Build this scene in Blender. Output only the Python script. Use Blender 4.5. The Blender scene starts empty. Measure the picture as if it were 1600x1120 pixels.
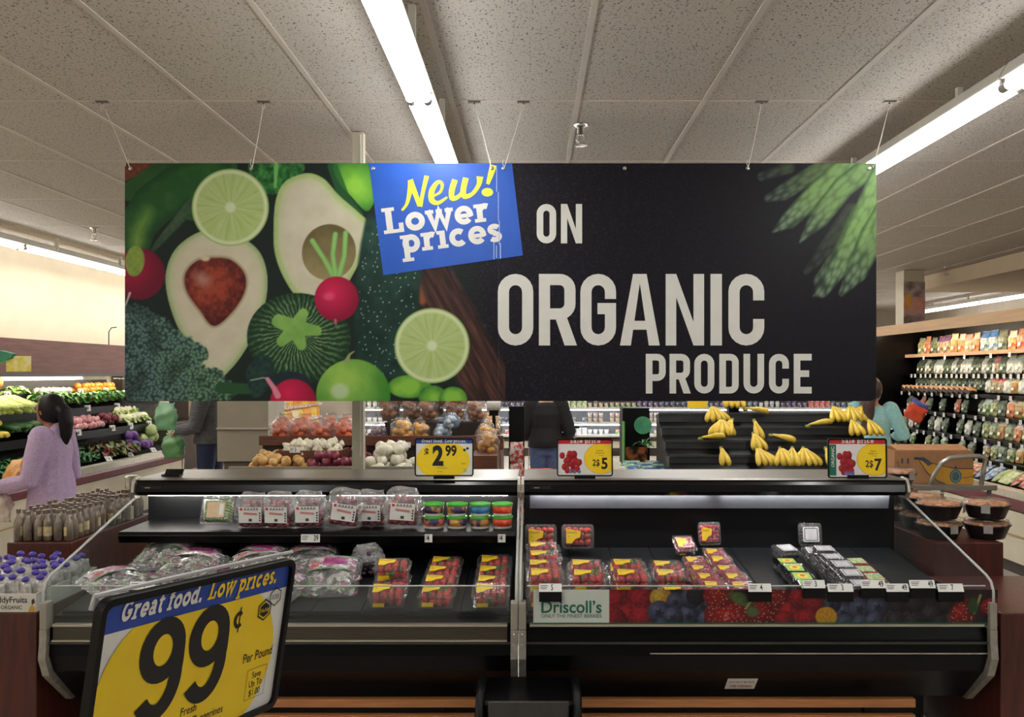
import bpy, bmesh, math, random
import numpy as np
from mathutils import Vector, Matrix, Euler
R = random.Random(7)
S = bpy.context.scene
C = S.collection
PI = math.pi

# ---------------------------------------------------------------- camera, world, exposure
EYE = 1.65                      # camera height
F = 1400.0                      # focal length in pixels of the 1600 px wide frame
VX, VY = 830.0, 584.0           # vanishing point of the aisle
cd = bpy.data.cameras.new('camera')
cam = bpy.data.objects.new('camera', cd)
C.objects.link(cam)
cam.location = (0, 0, EYE)
cam.rotation_euler = (PI / 2, 0, 0)
cd.sensor_width = 36
cd.lens = F / 1600 * 36
cd.shift_x = (800 - VX) / 1600
cd.shift_y = (VY - 560) / 1600
cd.clip_start = 0.05
S.camera = cam
w = bpy.data.worlds.new('world')
S.world = w
w.use_nodes = True
w.node_tree.nodes['Background'].inputs[0].default_value = (1.0, 0.95, 0.9, 1)
w.node_tree.nodes['Background'].inputs[1].default_value = 0.15
S.view_settings.view_transform = 'Standard'
S.view_settings.look = 'None'
S.view_settings.exposure = 0.34
S.view_settings.gamma = 1
S.cycles.transparent_max_bounces = 24
S.cycles.max_bounces = 8
TUBE = 22.0                     # ceiling fluorescent tubes
CASE_TUBE = 48.0                 # lamps inside the refrigerated cases

def at(px, py, d):
    return Vector(((px - VX) * d / F, d, EYE - (py - VY) * d / F))

# ---------------------------------------------------------------- materials
def lin(c):
    c = [x / 255.0 for x in c]
    return tuple(x / 12.92 if x <= 0.04045 else ((x + 0.055) / 1.055) ** 2.4 for x in c)

MATS = {}
def M(name, col, rough=0.5, metal=0.0, col2=None, scale=20.0, contrast=0.5, bump=0.0, spec=0.5, rnd=0.0, hue=0.0,
      stretch=(1, 1, 1), tex='noise', coat=0.0, emit=0.0, sss=0.0, gen=False):
    if name in MATS: return MATS[name]
    m = bpy.data.materials.new(name); m.use_nodes = True
    nt = m.node_tree; N = nt.nodes; L = nt.links
    b = N['Principled BSDF']
    b.inputs['Roughness'].default_value = rough
    b.inputs['Metallic'].default_value = metal
    b.inputs['Specular IOR Level'].default_value = spec
    if coat:
        b.inputs['Coat Weight'].default_value = coat; b.inputs['Coat Roughness'].default_value = 0.08
    c1 = lin(col) + (1,)
    out = None
    tc = N.new('ShaderNodeTexCoord'); mp = N.new('ShaderNodeMapping')
    L.new(tc.outputs['Generated' if gen else 'Object'], mp.inputs[0]); mp.inputs['Scale'].default_value = stretch
    if tex == 'voronoi':
        tx = N.new('ShaderNodeTexVoronoi'); tx.inputs['Scale'].default_value = scale; fo = tx.outputs['Distance']
    else:
        tx = N.new('ShaderNodeTexNoise'); tx.inputs['Scale'].default_value = scale; tx.inputs['Detail'].default_value = 4
        fo = tx.outputs[0]
    L.new(mp.outputs[0], tx.inputs['Vector'])
    rp = N.new('ShaderNodeValToRGB'); L.new(fo, rp.inputs[0])
    a = 0.5 - 0.5 * (1 - contrast) * 0.6; 
    rp.color_ramp.elements[0].position = 0.5 - 0.28 * (1 - contrast) - 0.02
    rp.color_ramp.elements[1].position = 0.5 + 0.28 * (1 - contrast) + 0.02
    rp.color_ramp.elements[0].color = c1
    rp.color_ramp.elements[1].color = (lin(col2) + (1,)) if col2 else tuple(min(1, x * 1.08) for x in c1[:3]) + (1,)
    out = rp.outputs[0]
    if rnd or hue:
        oi = N.new('ShaderNodeObjectInfo'); hs = N.new('ShaderNodeHueSaturation')
        m1 = N.new('ShaderNodeMapRange'); m1.inputs['To Min'].default_value = 1 - rnd; m1.inputs['To Max'].default_value = 1 + rnd
        L.new(oi.outputs['Random'], m1.inputs['Value']); L.new(m1.outputs[0], hs.inputs['Value'])
        if hue:
            fr = N.new('ShaderNodeMath'); fr.operation = 'FRACT'
            mu = N.new('ShaderNodeMath'); mu.operation = 'MULTIPLY'; mu.inputs[1].default_value = 7.31
            L.new(oi.outputs['Random'], mu.inputs[0]); L.new(mu.outputs[0], fr.inputs[0])
            m2 = N.new('ShaderNodeMapRange'); m2.inputs['To Min'].default_value = 0.5 - hue; m2.inputs['To Max'].default_value = 0.5 + hue
            L.new(fr.outputs[0], m2.inputs['Value']); L.new(m2.outputs[0], hs.inputs['Hue'])
        L.new(out, hs.inputs['Color']); out = hs.outputs[0]
    L.new(out, b.inputs['Base Color'])
    if bump:
        bp = N.new('ShaderNodeBump'); bp.inputs['Strength'].default_value = bump; bp.inputs['Distance'].default_value = 0.01
        L.new(fo, bp.inputs['Height']); L.new(bp.outputs[0], b.inputs['Normal'])
    if emit:
        b.inputs['Emission Color'].default_value = c1; b.inputs['Emission Strength'].default_value = emit
    if sss:
        b.inputs['Subsurface Weight'].default_value = sss; b.inputs['Subsurface Radius'].default_value = (0.01, 0.005, 0.003)
    MATS[name] = m
    return m

def thin(name, tint=(255, 255, 255), haze=0.06, rough=0.05, gloss=1.0, bump=0.0, scale=30):
    """thin clear plastic or glass: transparent, with fresnel reflections and a little milky haze"""
    if name in MATS: return MATS[name]
    m = bpy.data.materials.new(name); m.use_nodes = True
    nt = m.node_tree; N = nt.nodes; L = nt.links
    N.remove(N['Principled BSDF']); o = N['Material Output']
    t = N.new('ShaderNodeBsdfTransparent'); t.inputs[0].default_value = lin(tint) + (1,)
    d = N.new('ShaderNodeBsdfDiffuse'); d.inputs[0].default_value = tuple(.85 * q for q in lin(tint)) + (1,)
    g = N.new('ShaderNodeBsdfGlossy'); g.inputs['Roughness'].default_value = rough
    a = N.new('ShaderNodeMixShader'); a.inputs[0].default_value = haze
    L.new(t.outputs[0], a.inputs[1]); L.new(d.outputs[0], a.inputs[2])
    ge = N.new('ShaderNodeNewGeometry'); lw = N.new('ShaderNodeVectorMath'); lw.operation = 'DOT_PRODUCT'
    L.new(ge.outputs['Incoming'], lw.inputs[0])
    if not bump: L.new(ge.outputs['Normal'], lw.inputs[1])
    def ma(op, a, b=None):
        q = N.new('ShaderNodeMath'); q.operation = op; L.new(a, q.inputs[0])
        if b is not None: q.inputs[1].default_value = b
        return q
    q = ma('ABSOLUTE', lw.outputs['Value']); q = ma('SUBTRACT', q.outputs[0], 1.0); q = ma('ABSOLUTE', q.outputs[0]); q = ma('POWER', q.outputs[0], 5.0)
    q = ma('MULTIPLY', q.outputs[0], .96 * gloss); mu = ma('ADD', q.outputs[0], .04 * gloss); mu.use_clamp = True
    x = N.new('ShaderNodeMixShader')
    L.new(mu.outputs[0], x.inputs[0]); L.new(a.outputs[0], x.inputs[1]); L.new(g.outputs[0], x.inputs[2])
    if bump:
        tc = N.new('ShaderNodeTexCoord'); no = N.new('ShaderNodeTexNoise'); no.inputs['Scale'].default_value = scale
        L.new(tc.outputs['Object'], no.inputs['Vector'])
        bp = N.new('ShaderNodeBump'); bp.inputs['Strength'].default_value = bump; bp.inputs['Distance'].default_value = 0.02
        L.new(no.outputs[0], bp.inputs['Height']); L.new(bp.outputs[0], g.inputs['Normal']); L.new(bp.outputs[0], lw.inputs[1])
    L.new(x.outputs[0], o.inputs[0])
    MATS[name] = m
    return m

def glow(name, col, strength):
    if name in MATS: return MATS[name]
    m = bpy.data.materials.new(name); m.use_nodes = True
    nt = m.node_tree; nt.nodes.remove(nt.nodes['Principled BSDF'])
    e = nt.nodes.new('ShaderNodeEmission'); e.inputs[0].default_value = lin(col) + (1,); e.inputs[1].default_value = strength
    nt.links.new(e.outputs[0], nt.nodes['Material Output'].inputs[0])
    MATS[name] = m
    return m

def print_mat(name='printed_picture', rough=0.45, spec=0.4, grain=0.0):
    """a printed picture whose ink colour is held per point of the sheet"""
    if name in MATS: return MATS[name]
    m = bpy.data.materials.new(name); m.use_nodes = True
    nt = m.node_tree; b = nt.nodes['Principled BSDF']
    a = nt.nodes.new('ShaderNodeAttribute'); a.attribute_name = 'ink'
    nt.links.new(a.outputs['Color'], b.inputs['Base Color'])
    b.inputs['Roughness'].default_value = rough; b.inputs['Specular IOR Level'].default_value = spec
    if grain:
        tc = nt.nodes.new('ShaderNodeTexCoord'); no = nt.nodes.new('ShaderNodeTexNoise'); no.inputs['Scale'].default_value = 420
        nt.links.new(tc.outputs['Object'], no.inputs['Vector'])
        bp = nt.nodes.new('ShaderNodeBump'); bp.inputs['Strength'].default_value = grain; bp.inputs['Distance'].default_value = 0.002
        nt.links.new(no.outputs[0], bp.inputs['Height']); nt.links.new(bp.outputs[0], b.inputs['Normal'])
    MATS[name] = m
    return m

# ---------------------------------------------------------------- objects
def tag(o, label=None, cat=None, group=None, kind=None):
    if label: o['label'] = label
    if cat: o['category'] = cat
    if group: o['group'] = group
    if kind: o['kind'] = kind
    return o

def thing(name, label, cat, loc=(0, 0, 0), group=None):
    o = bpy.data.objects.new(name, None); C.objects.link(o)
    o.location = loc; o.empty_display_size = 0.05
    return tag(o, label, cat, group)

def copy_tree(o, parent=None):
    c = o.copy(); C.objects.link(c)
    if parent: c.parent = parent
    for ch in o.children: copy_tree(ch, c)
    return c

def place(o, loc, rot=(0, 0, 0), label=None, group=None, scale=None):
    o.location = loc; o.rotation_euler = rot if isinstance(rot, (tuple, list)) else (0, 0, rot)
    if label: o['label'] = label
    if group: o['group'] = group
    if scale: o.scale = scale if isinstance(scale, (tuple, list)) else (scale,) * 3
    return o

class Pool:
    """first use hands out the thing built, later uses hand out copies of it and of its parts"""
    def __init__(s, make): s.make = make; s.o = None; s.used = False
    def get(s):
        if s.o is None: s.o = s.make()
        if not s.used:
            s.used = True; s.src = s.o; return s.o
        return copy_tree(s.src)

ORD = ['first', 'second', 'third', 'fourth', 'fifth', 'sixth', 'seventh', 'eighth', 'ninth', 'tenth', 'eleventh', 'twelfth']

class MB:
    def __init__(s): s.v = []; s.f = []; s.m = []; s.cm = 0
    def mat(s, i): s.cm = i; return s
    def add(s, vs, fs):
        o = len(s.v); s.v += [tuple(v) for v in vs]
        s.f += [[i + o for i in f] for f in fs]; s.m += [s.cm] * len(fs); return s
    def box(s, x0, x1, y0, y1, z0, z1):
        v = [(x, y, z) for x in (x0, x1) for y in (y0, y1) for z in (z0, z1)]
        return s.add(v, [(0, 1, 3, 2), (4, 6, 7, 5), (0, 4, 5, 1), (2, 3, 7, 6), (0, 2, 6, 4), (1, 5, 7, 3)])
    def bar(s, p, q, a, b, up=(0, 0, 1)):
        p, q = Vector(p), Vector(q); d = (q - p).normalized(); u = Vector(up)
        if abs(d.dot(u)) > 0.99: u = Vector((0, 1, 0))
        e = d.cross(u).normalized(); u = e.cross(d)
        v = [c + e * (i * a / 2) + u * (j * b / 2) for c in (p, q) for i, j in ((-1, -1), (1, -1), (1, 1), (-1, 1))]
        return s.add(v, [(3, 2, 1, 0), (4, 5, 6, 7), (0, 1, 5, 4), (1, 2, 6, 5), (2, 3, 7, 6), (3, 0, 4, 7)])
    def prism(s, prof, x0, x1, axis='x'):
        n = len(prof)
        if axis == 'x': v = [(x, a, b) for x in (x0, x1) for a, b in prof]
        elif axis == 'y': v = [(a, x, b) for x in (x0, x1) for a, b in prof]
        else: v = [(a, b, x) for x in (x0, x1) for a, b in prof]
        return s.add(v, [list(range(n))[::-1], list(range(n, 2 * n))] + [(i, (i + 1) % n, n + (i + 1) % n, n + i) for i in range(n)])
    def tube(s, path, r, n=8, caps=True, flat=1.0):
        P = [Vector(p) for p in path]; rs = r if isinstance(r, (list, tuple)) else [r] * len(P)
        v = []; u = None
        for i, p in enumerate(P):
            d = (P[min(i + 1, len(P) - 1)] - P[max(i - 1, 0)]).normalized()
            if u is None: u = d.orthogonal().normalized()
            u = (u - d * u.dot(d)).normalized(); e = d.cross(u)
            v += [p + (u * math.cos(2 * PI * k / n) * flat + e * math.sin(2 * PI * k / n)) * rs[i] for k in range(n)]
        f = [(i * n + k, i * n + (k + 1) % n, (i + 1) * n + (k + 1) % n, (i + 1) * n + k) for i in range(len(P) - 1) for k in range(n)]
        if caps: f += [list(range(n))[::-1], [(len(P) - 1) * n + k for k in range(n)]]
        return s.add(v, f)
    def lathe(s, prof, n=20, c=(0, 0, 0), sx=1, sy=1):
        v = [(c[0] + r * sx * math.cos(2 * PI * k / n), c[1] + r * sy * math.sin(2 * PI * k / n), c[2] + z) for r, z in prof for k in range(n)]
        f = [(i * n + k, i * n + (k + 1) % n, (i + 1) * n + (k + 1) % n, (i + 1) * n + k) for i in range(len(prof) - 1) for k in range(n)]
        f += [list(range(n))[::-1], [(len(prof) - 1) * n + k for k in range(n)]]
        return s.add(v, f)
    def ell(s, c, rx, ry, rz, n=12, m=8, rot=None, jit=0.0, rnd=None):
        c = Vector(c); v = []; rot = rot or Matrix.Identity(3); rnd = rnd or R
        def P(a, b):
            k = 1 + (rnd.uniform(-jit, jit) if jit else 0)
            return c + rot @ Vector((rx * math.sin(a) * math.cos(b), ry * math.sin(a) * math.sin(b), rz * math.cos(a))) * k
        v.append(P(0, 0))
        for i in range(1, m): v += [P(PI * i / m, 2 * PI * k / n) for k in range(n)]
        v.append(P(PI, 0)); e = len(v) - 1
        f = [(0, 1 + k, 1 + (k + 1) % n) for k in range(n)]
        f += [(1 + i * n + k, 1 + (i + 1) * n + k, 1 + (i + 1) * n + (k + 1) % n, 1 + i * n + (k + 1) % n) for i in range(m - 2) for k in range(n)]
        f += [(e, 1 + (m - 2) * n + (k + 1) % n, 1 + (m - 2) * n + k) for k in range(n)]
        return s.add(v, f)
    def poly(s, pts): return s.add(pts, [list(range(len(pts)))])
    def build(s, name, mat, parent=None, smooth=False, bev=0.0, sub=0):
        off = Vector((0, 0, 0)); p = parent
        while p is not None: off += p.location; p = p.parent
        me = bpy.data.meshes.new(name)
        me.from_pydata([(v[0] - off.x, v[1] - off.y, v[2] - off.z) for v in s.v], [], s.f)
        for m in (mat if isinstance(mat, (list, tuple)) else [mat]): me.materials.append(m)
        if max(s.m, default=0): me.polygons.foreach_set('material_index', s.m)
        if smooth: me.shade_smooth()
        me.update()
        o = bpy.data.objects.new(name, me); C.objects.link(o)
        if parent: o.parent = parent
        if bev:
            b = o.modifiers.new('bevel', 'BEVEL'); b.width = bev; b.segments = 2; b.limit_method = 'ANGLE'; b.angle_limit = 0.6
        if sub:
            q = o.modifiers.new('sub', 'SUBSURF'); q.levels = sub; q.render_levels = sub
        return o

def struct(o, label=None):
    o['kind'] = 'structure'
    if label: o['label'] = label
    return o

# ---------------------------------------------------------------- flat lettering
class Frame:
    """a flat sheet standing in the place: 2-D sheet coordinates (u right, v up) to world"""
    def __init__(s, o, r, u): s.o = Vector(o); s.r = Vector(r); s.u = Vector(u); s.n = s.r.cross(s.u).normalized()
    def __call__(s, a, b, k=0.0): return s.o + s.r * a + s.u * b + s.n * k

def strip(pts, w, closed=False):
    """outline a 2-D stroke of width w (number or list) as quads"""
    n = len(pts); P = [Vector(p) for p in pts]; W = w if isinstance(w, (list, tuple)) else [w] * n
    Ls, Rs = [], []
    for i in range(n):
        a = P[(i - 1) % n] if closed or i > 0 else None
        b = P[(i + 1) % n] if closed or i < n - 1 else None
        d1 = (P[i] - a).normalized() if a is not None else None
        d2 = (b - P[i]).normalized() if b is not None else None
        d1 = d1 or d2; d2 = d2 or d1
        n1 = Vector((-d1.y, d1.x)); n2 = Vector((-d2.y, d2.x)); m = (n1 + n2)
        m = m.normalized() if m.length > 1e-6 else n1
        k = W[i] / 2 / max(0.45, m.dot(n1))
        Ls.append(P[i] + m * k); Rs.append(P[i] - m * k)
    q = []
    for i in range(n if closed else n - 1):
        j = (i + 1) % n; q.append([Rs[i], Rs[j], Ls[j], Ls[i]])
    return q

def arc(cx, cy, rx, ry, a0, a1, n=14):
    return [(cx + rx * math.cos(math.radians(a0 + (a1 - a0) * i / n)), cy + ry * math.sin(math.radians(a0 + (a1 - a0) * i / n))) for i in range(n + 1)]

def condensed(ch, w, h, s):
    """tall condensed capitals, box w x h, stroke s; returns polygons"""
    a = s / 2; r = min(w / 2 - a, w * 0.5); l, rt, b, t = a, w - a, a, h - a; k = w / 2 - a
    if ch == 'O': return strip(arc(w / 2, t - k, k, k, 180, 0, 10) + arc(w / 2, b + k, k, k, 0, -180, 10), s, True)
    if ch == 'I': return [[(0, 0), (w, 0), (w, h), (0, h)]]
    if ch == 'C': return strip([(rt, h * .63)] + arc(w / 2, t - k, k, k, 0, 180, 10) + arc(w / 2, b + k, k, k, 180, 360, 10) + [(rt, h * .37)], s)
    if ch == 'G': return strip([(rt, h * .65)] + arc(w / 2, t - k, k, k, 0, 180, 10) + arc(w / 2, b + k, k, k, 180, 360, 10) + [(rt, h * .5 + a * .2), (w * .48, h * .5 + a * .2)], s)
    if ch == 'U': return strip([(l, h)] + arc(w / 2, b + k, k, k, 180, 360, 10) + [(rt, h)], s)
    if ch == 'D': return strip([(l, 0), (l, t), (w / 2, t)] + arc(rt - k * .8, t - k * .8, k * .8, k * .8, 90, 0, 6) + arc(rt - k * .8, b + k * .8, k * .8, k * .8, 0, -90, 6) + [(l, b)], s)
    if ch == 'E': return [[(0, 0), (s, 0), (s, h), (0, h)], [(s, 0), (w, 0), (w, s), (s, s)], [(s, h - s), (w, h - s), (w, h), (s, h)], [(s, h / 2 - a), (w * .86, h / 2 - a), (w * .86, h / 2 + a), (s, h / 2 + a)]]
    if ch in 'PR':
        m = h * (.44 if ch == 'R' else .40); q = k * .8
        o = strip([(s * .5, t), (w / 2, t)] + arc(rt - q, t - q, q, q, 90, 0, 6) + arc(rt - q, m + q, q, q, 0, -90, 6) + [(s * .5, m)], s)
        o.append([(0, 0), (s, 0), (s, h), (0, h)])
        if ch == 'R': o.append([(w - s * .98, 0), (w * 1.04, 0), (w * .72, m + a * .2), (w * .72 - s * 1.05, m + a * .2)])
        return o
    if ch == 'N': return [[(0, 0), (s * .95, 0), (s * .95, h), (0, h)], [(w - s * .95, 0), (w, 0), (w, h), (w - s * .95, h)], [(s * .2, h), (s * .95, h), (w - s * .2, 0), (w - s * .95, 0)]]
    if ch == 'A': return [[(0, 0), (s * .98, 0), (w * .5 + s * .12, h), (w * .33, h)], [(w, 0), (w - s * .98, 0), (w * .5 - s * .12, h), (w * .67, h)], [(w * .22, h * .22), (w * .78, h * .22), (w * .72, h * .22 + s * .8), (w * .28, h * .22 + s * .8)]]
    return []

def slab(ch, s=.3):
    """slab-serif letters, x-height 1; returns (polygons, advance)"""
    t = .17                                            # half stroke inset
    def bx(x0, x1, y0, y1): return [(x0, y0), (x1, y0), (x1, y1), (x0, y1)]
    e = s * .62
    if ch == ' ': return [], .45
    if ch == '.': return [bx(.05, .38, 0, .32)], .5
    if ch == 'o': return strip(arc(.55, .5, .38, .36, 0, 345, 22), s, True), 1.16
    if ch == 'c': return strip(arc(.52, .5, .36, .36, 48, 318, 20), s), 1.02
    if ch == 'e': return strip([(.2, .47), (.86, .47)] + arc(.54, .5, .36, .37, 0, 320, 20), [s * .7] * 2 + [s * .95] * 21), 1.08
    if ch == 'a': return strip(arc(.45, .55, .28, .32, 150, 20, 8) + [(.74, .1)], s) + strip(arc(.42, .3, .26, .2, 0, 345, 16), s * .8, True) + [bx(.6, 1.02, 0, e)], 1.08
    if ch == 's': return strip(arc(.42, .71, .24, .17, 25, 260, 10) + arc(.42, .29, .25, .17, 85, -150, 10), s * .9), .88
    if ch == 'r': return [bx(.15, .15 + s, 0, 1), bx(0, .62, 0, e), bx(0, .3, 1 - e, 1)] + strip(arc(.62, .5, .32, .36, 150, 62, 8), s), .88
    if ch == 'i': return [bx(.15, .15 + s, 0, 1), bx(0, .6, 0, e), bx(0, .3, 1 - e, 1)], .66
    if ch == 'p': return [bx(.15, .15 + s, -.5, 1), bx(0, .66, -.5, -.5 + e), bx(0, .3, 1 - e, 1)] + strip(arc(.6, .5, .34, .36, 0, 345, 20), s, True), 1.14
    if ch == 'd': return [bx(.68, .68 + s, 0, 1.42), bx(.5, .9, 1.42 - e, 1.42), bx(.68, 1.14, 0, e)] + strip(arc(.48, .5, .34, .36, 0, 345, 20), s, True), 1.2
    if ch == 'l': return [bx(.15, .15 + s, 0, 1.42), bx(0, .6, 0, e), bx(0, .3, 1.42 - e, 1.42)], .66
    if ch == 't': return strip([(.3, 1.3)] + arc(.52, .34, .22, .2, 180, 310, 8), s) + [bx(0, .7, 1 - e, 1)], .8
    if ch == 'f': return strip([(.3, 0), (.3, 1.05)] + arc(.54, 1.05, .24, .22, 180, 60, 8), s) + [bx(0, .72, 1 - e, 1), bx(.02, .66, 0, e)], .76
    if ch == 'w': return strip([(.12, 1), (.42, .05), (.72, .9), (1.02, .05), (1.32, 1)], s * .95) + [bx(-.05, .42, 1 - e, 1), bx(1.05, 1.5, 1 - e, 1), bx(.55, .9, 1 - e, 1)], 1.5
    if ch == 'L': return [bx(.18, .18 + s * 1.1, 0, 1.42), bx(0, .7, 1.42 - e, 1.42), bx(0, 1.1, 0, e), bx(.86, 1.12, 0, .52)], 1.2
    if ch == 'S': return strip(arc(.5, 1.02, .3, .26, 20, 265, 12) + arc(.5, .42, .32, .28, 85, -160, 12), s), 1.06
    if ch == 'G': return strip(arc(.68, .71, .5, .56, 42, 330, 24) + [(1.1, .62), (.7, .62)], s), 1.36
    return [], .6

def slab_line(text, size, s=.3, track=.04):
    x = 0; out = []
    for ch in text:
        p, ad = slab(ch, s)
        out += [[((q[0] + x) * size, q[1] * size) for q in g] for g in p]
        x += ad + track
    return out, x * size

_txt = {}
def sans(text, size, bold=0.0, align='LEFT', squeeze=1.0):
    """built-in sans lettering as 2-D polygons, baseline at 0"""
    key = (text, bold)
    if key not in _txt:
        cu = bpy.data.curves.new('lettering', 'FONT'); cu.body = text; cu.size = 1; cu.offset = bold; cu.fill_mode = 'FRONT'; cu.resolution_u = 4
        o = bpy.data.objects.new('lettering', cu); C.objects.link(o)
        dg = bpy.context.evaluated_depsgraph_get(); me = bpy.data.meshes.new_from_object(o.evaluated_get(dg))
        V = [(v.co.x, v.co.y) for v in me.vertices]; Fs = [list(p.vertices) for p in me.polygons]
        bpy.data.objects.remove(o); bpy.data.curves.remove(cu); bpy.data.meshes.remove(me)
        _txt[key] = (V, Fs)
    V, Fs = _txt[key]
    if not V: return [], 0
    x0 = min(v[0] for v in V); x1 = max(v[0] for v in V); wd = (x1 - x0) * size * squeeze
    dx = {'LEFT': 0, 'CENTER': -wd / 2, 'RIGHT': -wd}[align]
    return [[((V[i][0] - x0) * size * squeeze + dx, V[i][1] * size) for i in f] for f in Fs], wd

def ink(mb, fr, polys, k, at2=(0, 0), rot=0.0, shear=0.0):
    """lay 2-D polygons on a sheet at height k above it"""
    c, s = math.cos(rot), math.sin(rot)
    for n, g in enumerate(polys):
        pts = []; kk = k + (n % 23) * 8e-6
        for x, y in g:
            x = x + shear * y
            pts.append(fr(at2[0] + x * c - y * s, at2[1] + x * s + y * c, kk))
        # keep the face turned to the reader
        if len(pts) > 2:
            ar = sum(g[i][0] * g[(i + 1) % len(g)][1] - g[(i + 1) % len(g)][0] * g[i][1] for i in range(len(g)))
            if ar < 0: pts.reverse()
            mb.poly(pts)

def rrect(x0, x1, y0, y1, r, n=5):
    return arc(x1 - r, y1 - r, r, r, 0, 90, n) + arc(x0 + r, y1 - r, r, r, 90, 180, n) + arc(x0 + r, y0 + r, r, r, 180, 270, n) + arc(x1 - r, y0 + r, r, r, 270, 360, n)

def picture(name, fr, x0, x1, y0, y1, nx, ny, paint, parent, k=0.0, keep=None, mat=None):
    """a flat printed sheet; paint(X, Y) gives ink colours (0-255) at sheet points"""
    xs = np.linspace(x0, x1, nx); ys = np.linspace(y0, y1, ny); X, Y = np.meshgrid(xs, ys)
    col = np.clip(paint(X, Y) / 255.0, 0, 1)
    col = np.where(col <= 0.04045, col / 12.92, ((col + 0.055) / 1.055) ** 2.4)
    off = Vector((0, 0, 0)); p = parent
    while p is not None: off += p.location; p = p.parent
    o0 = np.array(fr.o + fr.n * k - off); co = o0 + X[..., None] * np.array(fr.r) + Y[..., None] * np.array(fr.u)
    idx = np.arange(nx * ny).reshape(ny, nx)
    q = np.stack([idx[:-1, :-1], idx[:-1, 1:], idx[1:, 1:], idx[1:, :-1]], -1).reshape(-1, 4)
    # sheet y may run downwards: keep the front face to the reader
    if (fr.r.cross(fr.u)).dot(fr.n) * (xs[1] - xs[0]) * (ys[1] - ys[0]) < 0: q = q[:, ::-1]
    if keep is not None:
        kp = keep(X, Y).reshape(-1); q = q[kp[q].all(1)]
    me = bpy.data.meshes.new(name)
    me.vertices.add(nx * ny); me.vertices.foreach_set('co', co.reshape(-1).astype(np.float32))
    n = len(q); me.loops.add(n * 4); me.polygons.add(n)
    me.loops.foreach_set('vertex_index', q.reshape(-1).astype(np.int32))
    me.polygons.foreach_set('loop_start', np.arange(0, n * 4, 4, dtype=np.int32))
    a = me.attributes.new('ink', 'FLOAT_COLOR', 'POINT')
    a.data.foreach_set('color', np.concatenate([col, np.ones(col.shape[:2] + (1,))], -1).reshape(-1).astype(np.float32))
    me.update(calc_edges=True); me.validate()
    me.materials.append(mat or print_mat())
    o = bpy.data.objects.new(name, me); C.objects.link(o)
    if parent: o.parent = parent
    return o
# ---------------------------------------------------------------- shared materials
black = M('black_plastic', (8, 8, 9), .45, col2=(12, 12, 13), scale=60, spec=.25)
satin = M('black_satin_metal', (4, 4, 5), .32, col2=(7, 7, 8), scale=8, spec=.2)
deckm = M('dark_grey_deck', (14, 16, 19), .42, col2=(22, 24, 28), scale=12, spec=.3, stretch=(30, 1, 1))
steel = M('brushed_steel', (176, 170, 156), .32, .85, col2=(205, 199, 186), scale=40, stretch=(1, 1, 40))
steelx = M('brushed_steel_rail', (180, 175, 163), .3, .8, col2=(206, 201, 190), scale=40, stretch=(.3, 20, 20))
decks = M('dull_deck_steel', (112, 107, 97), .34, .85, col2=(140, 135, 125), scale=40, stretch=(.3, 20, 20))
chrome = M('chrome', (205, 203, 198), .18, .95, col2=(222, 220, 215), scale=6)
whitem = M('white_enamel', (222, 220, 212), .4, col2=(230, 228, 220), scale=5)
greym = M('grey_enamel', (128, 128, 124), .45, col2=(140, 140, 136), scale=9)
cream = M('cream_enamel', (206, 196, 172), .5, col2=(212, 203, 180), scale=4)
burg = M('burgundy_rail', (96, 38, 46), .45, col2=(110, 46, 54), scale=10)
cherry = M('cherry_wood', (64, 26, 19), .38, col2=(88, 38, 27), scale=7, stretch=(6, 6, .7), bump=.04)
brownw = M('brown_wood_board', (88, 50, 34), .5, col2=(112, 66, 44), scale=9, stretch=(.7, 6, 6))
slatw = M('orange_pine_slat', (172, 112, 66), .5, col2=(192, 130, 80), scale=9, stretch=(.6, 8, 8))
paper = M('white_paper', (228, 227, 222), .6, col2=(234, 233, 228), scale=30)
inkb = M('black_ink', (18, 17, 17), .6, col2=(24, 23, 23), scale=30)
inkr = M('red_ink', (196, 30, 38), .5, col2=(204, 36, 44), scale=30)
inky = M('yellow_ink', (246, 208, 22), .5, col2=(250, 214, 30), scale=30)
inkblue = M('blue_ink', (32, 66, 158), .5, col2=(36, 72, 166), scale=30)
inkw = M('white_ink', (232, 230, 222), .5, col2=(238, 236, 229), scale=30)
inkg = M('green_ink', (30, 108, 84), .5, col2=(36, 114, 90), scale=30)
cord_m = M('white_cord', (206, 200, 186), .6, col2=(216, 210, 196), scale=60)
clear = thin('clear_plastic', haze=.07, rough=.06)
clear_lid = thin('clear_lid_plastic', haze=.05, rough=.12, bump=.12, scale=60, gloss=1.3)
glass = thin('case_glass', (246, 250, 249), haze=.012, rough=.03, gloss=.8)
film = thin('crinkled_film', haze=.17, rough=.14, bump=.9, scale=38, gloss=2.2)

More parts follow.
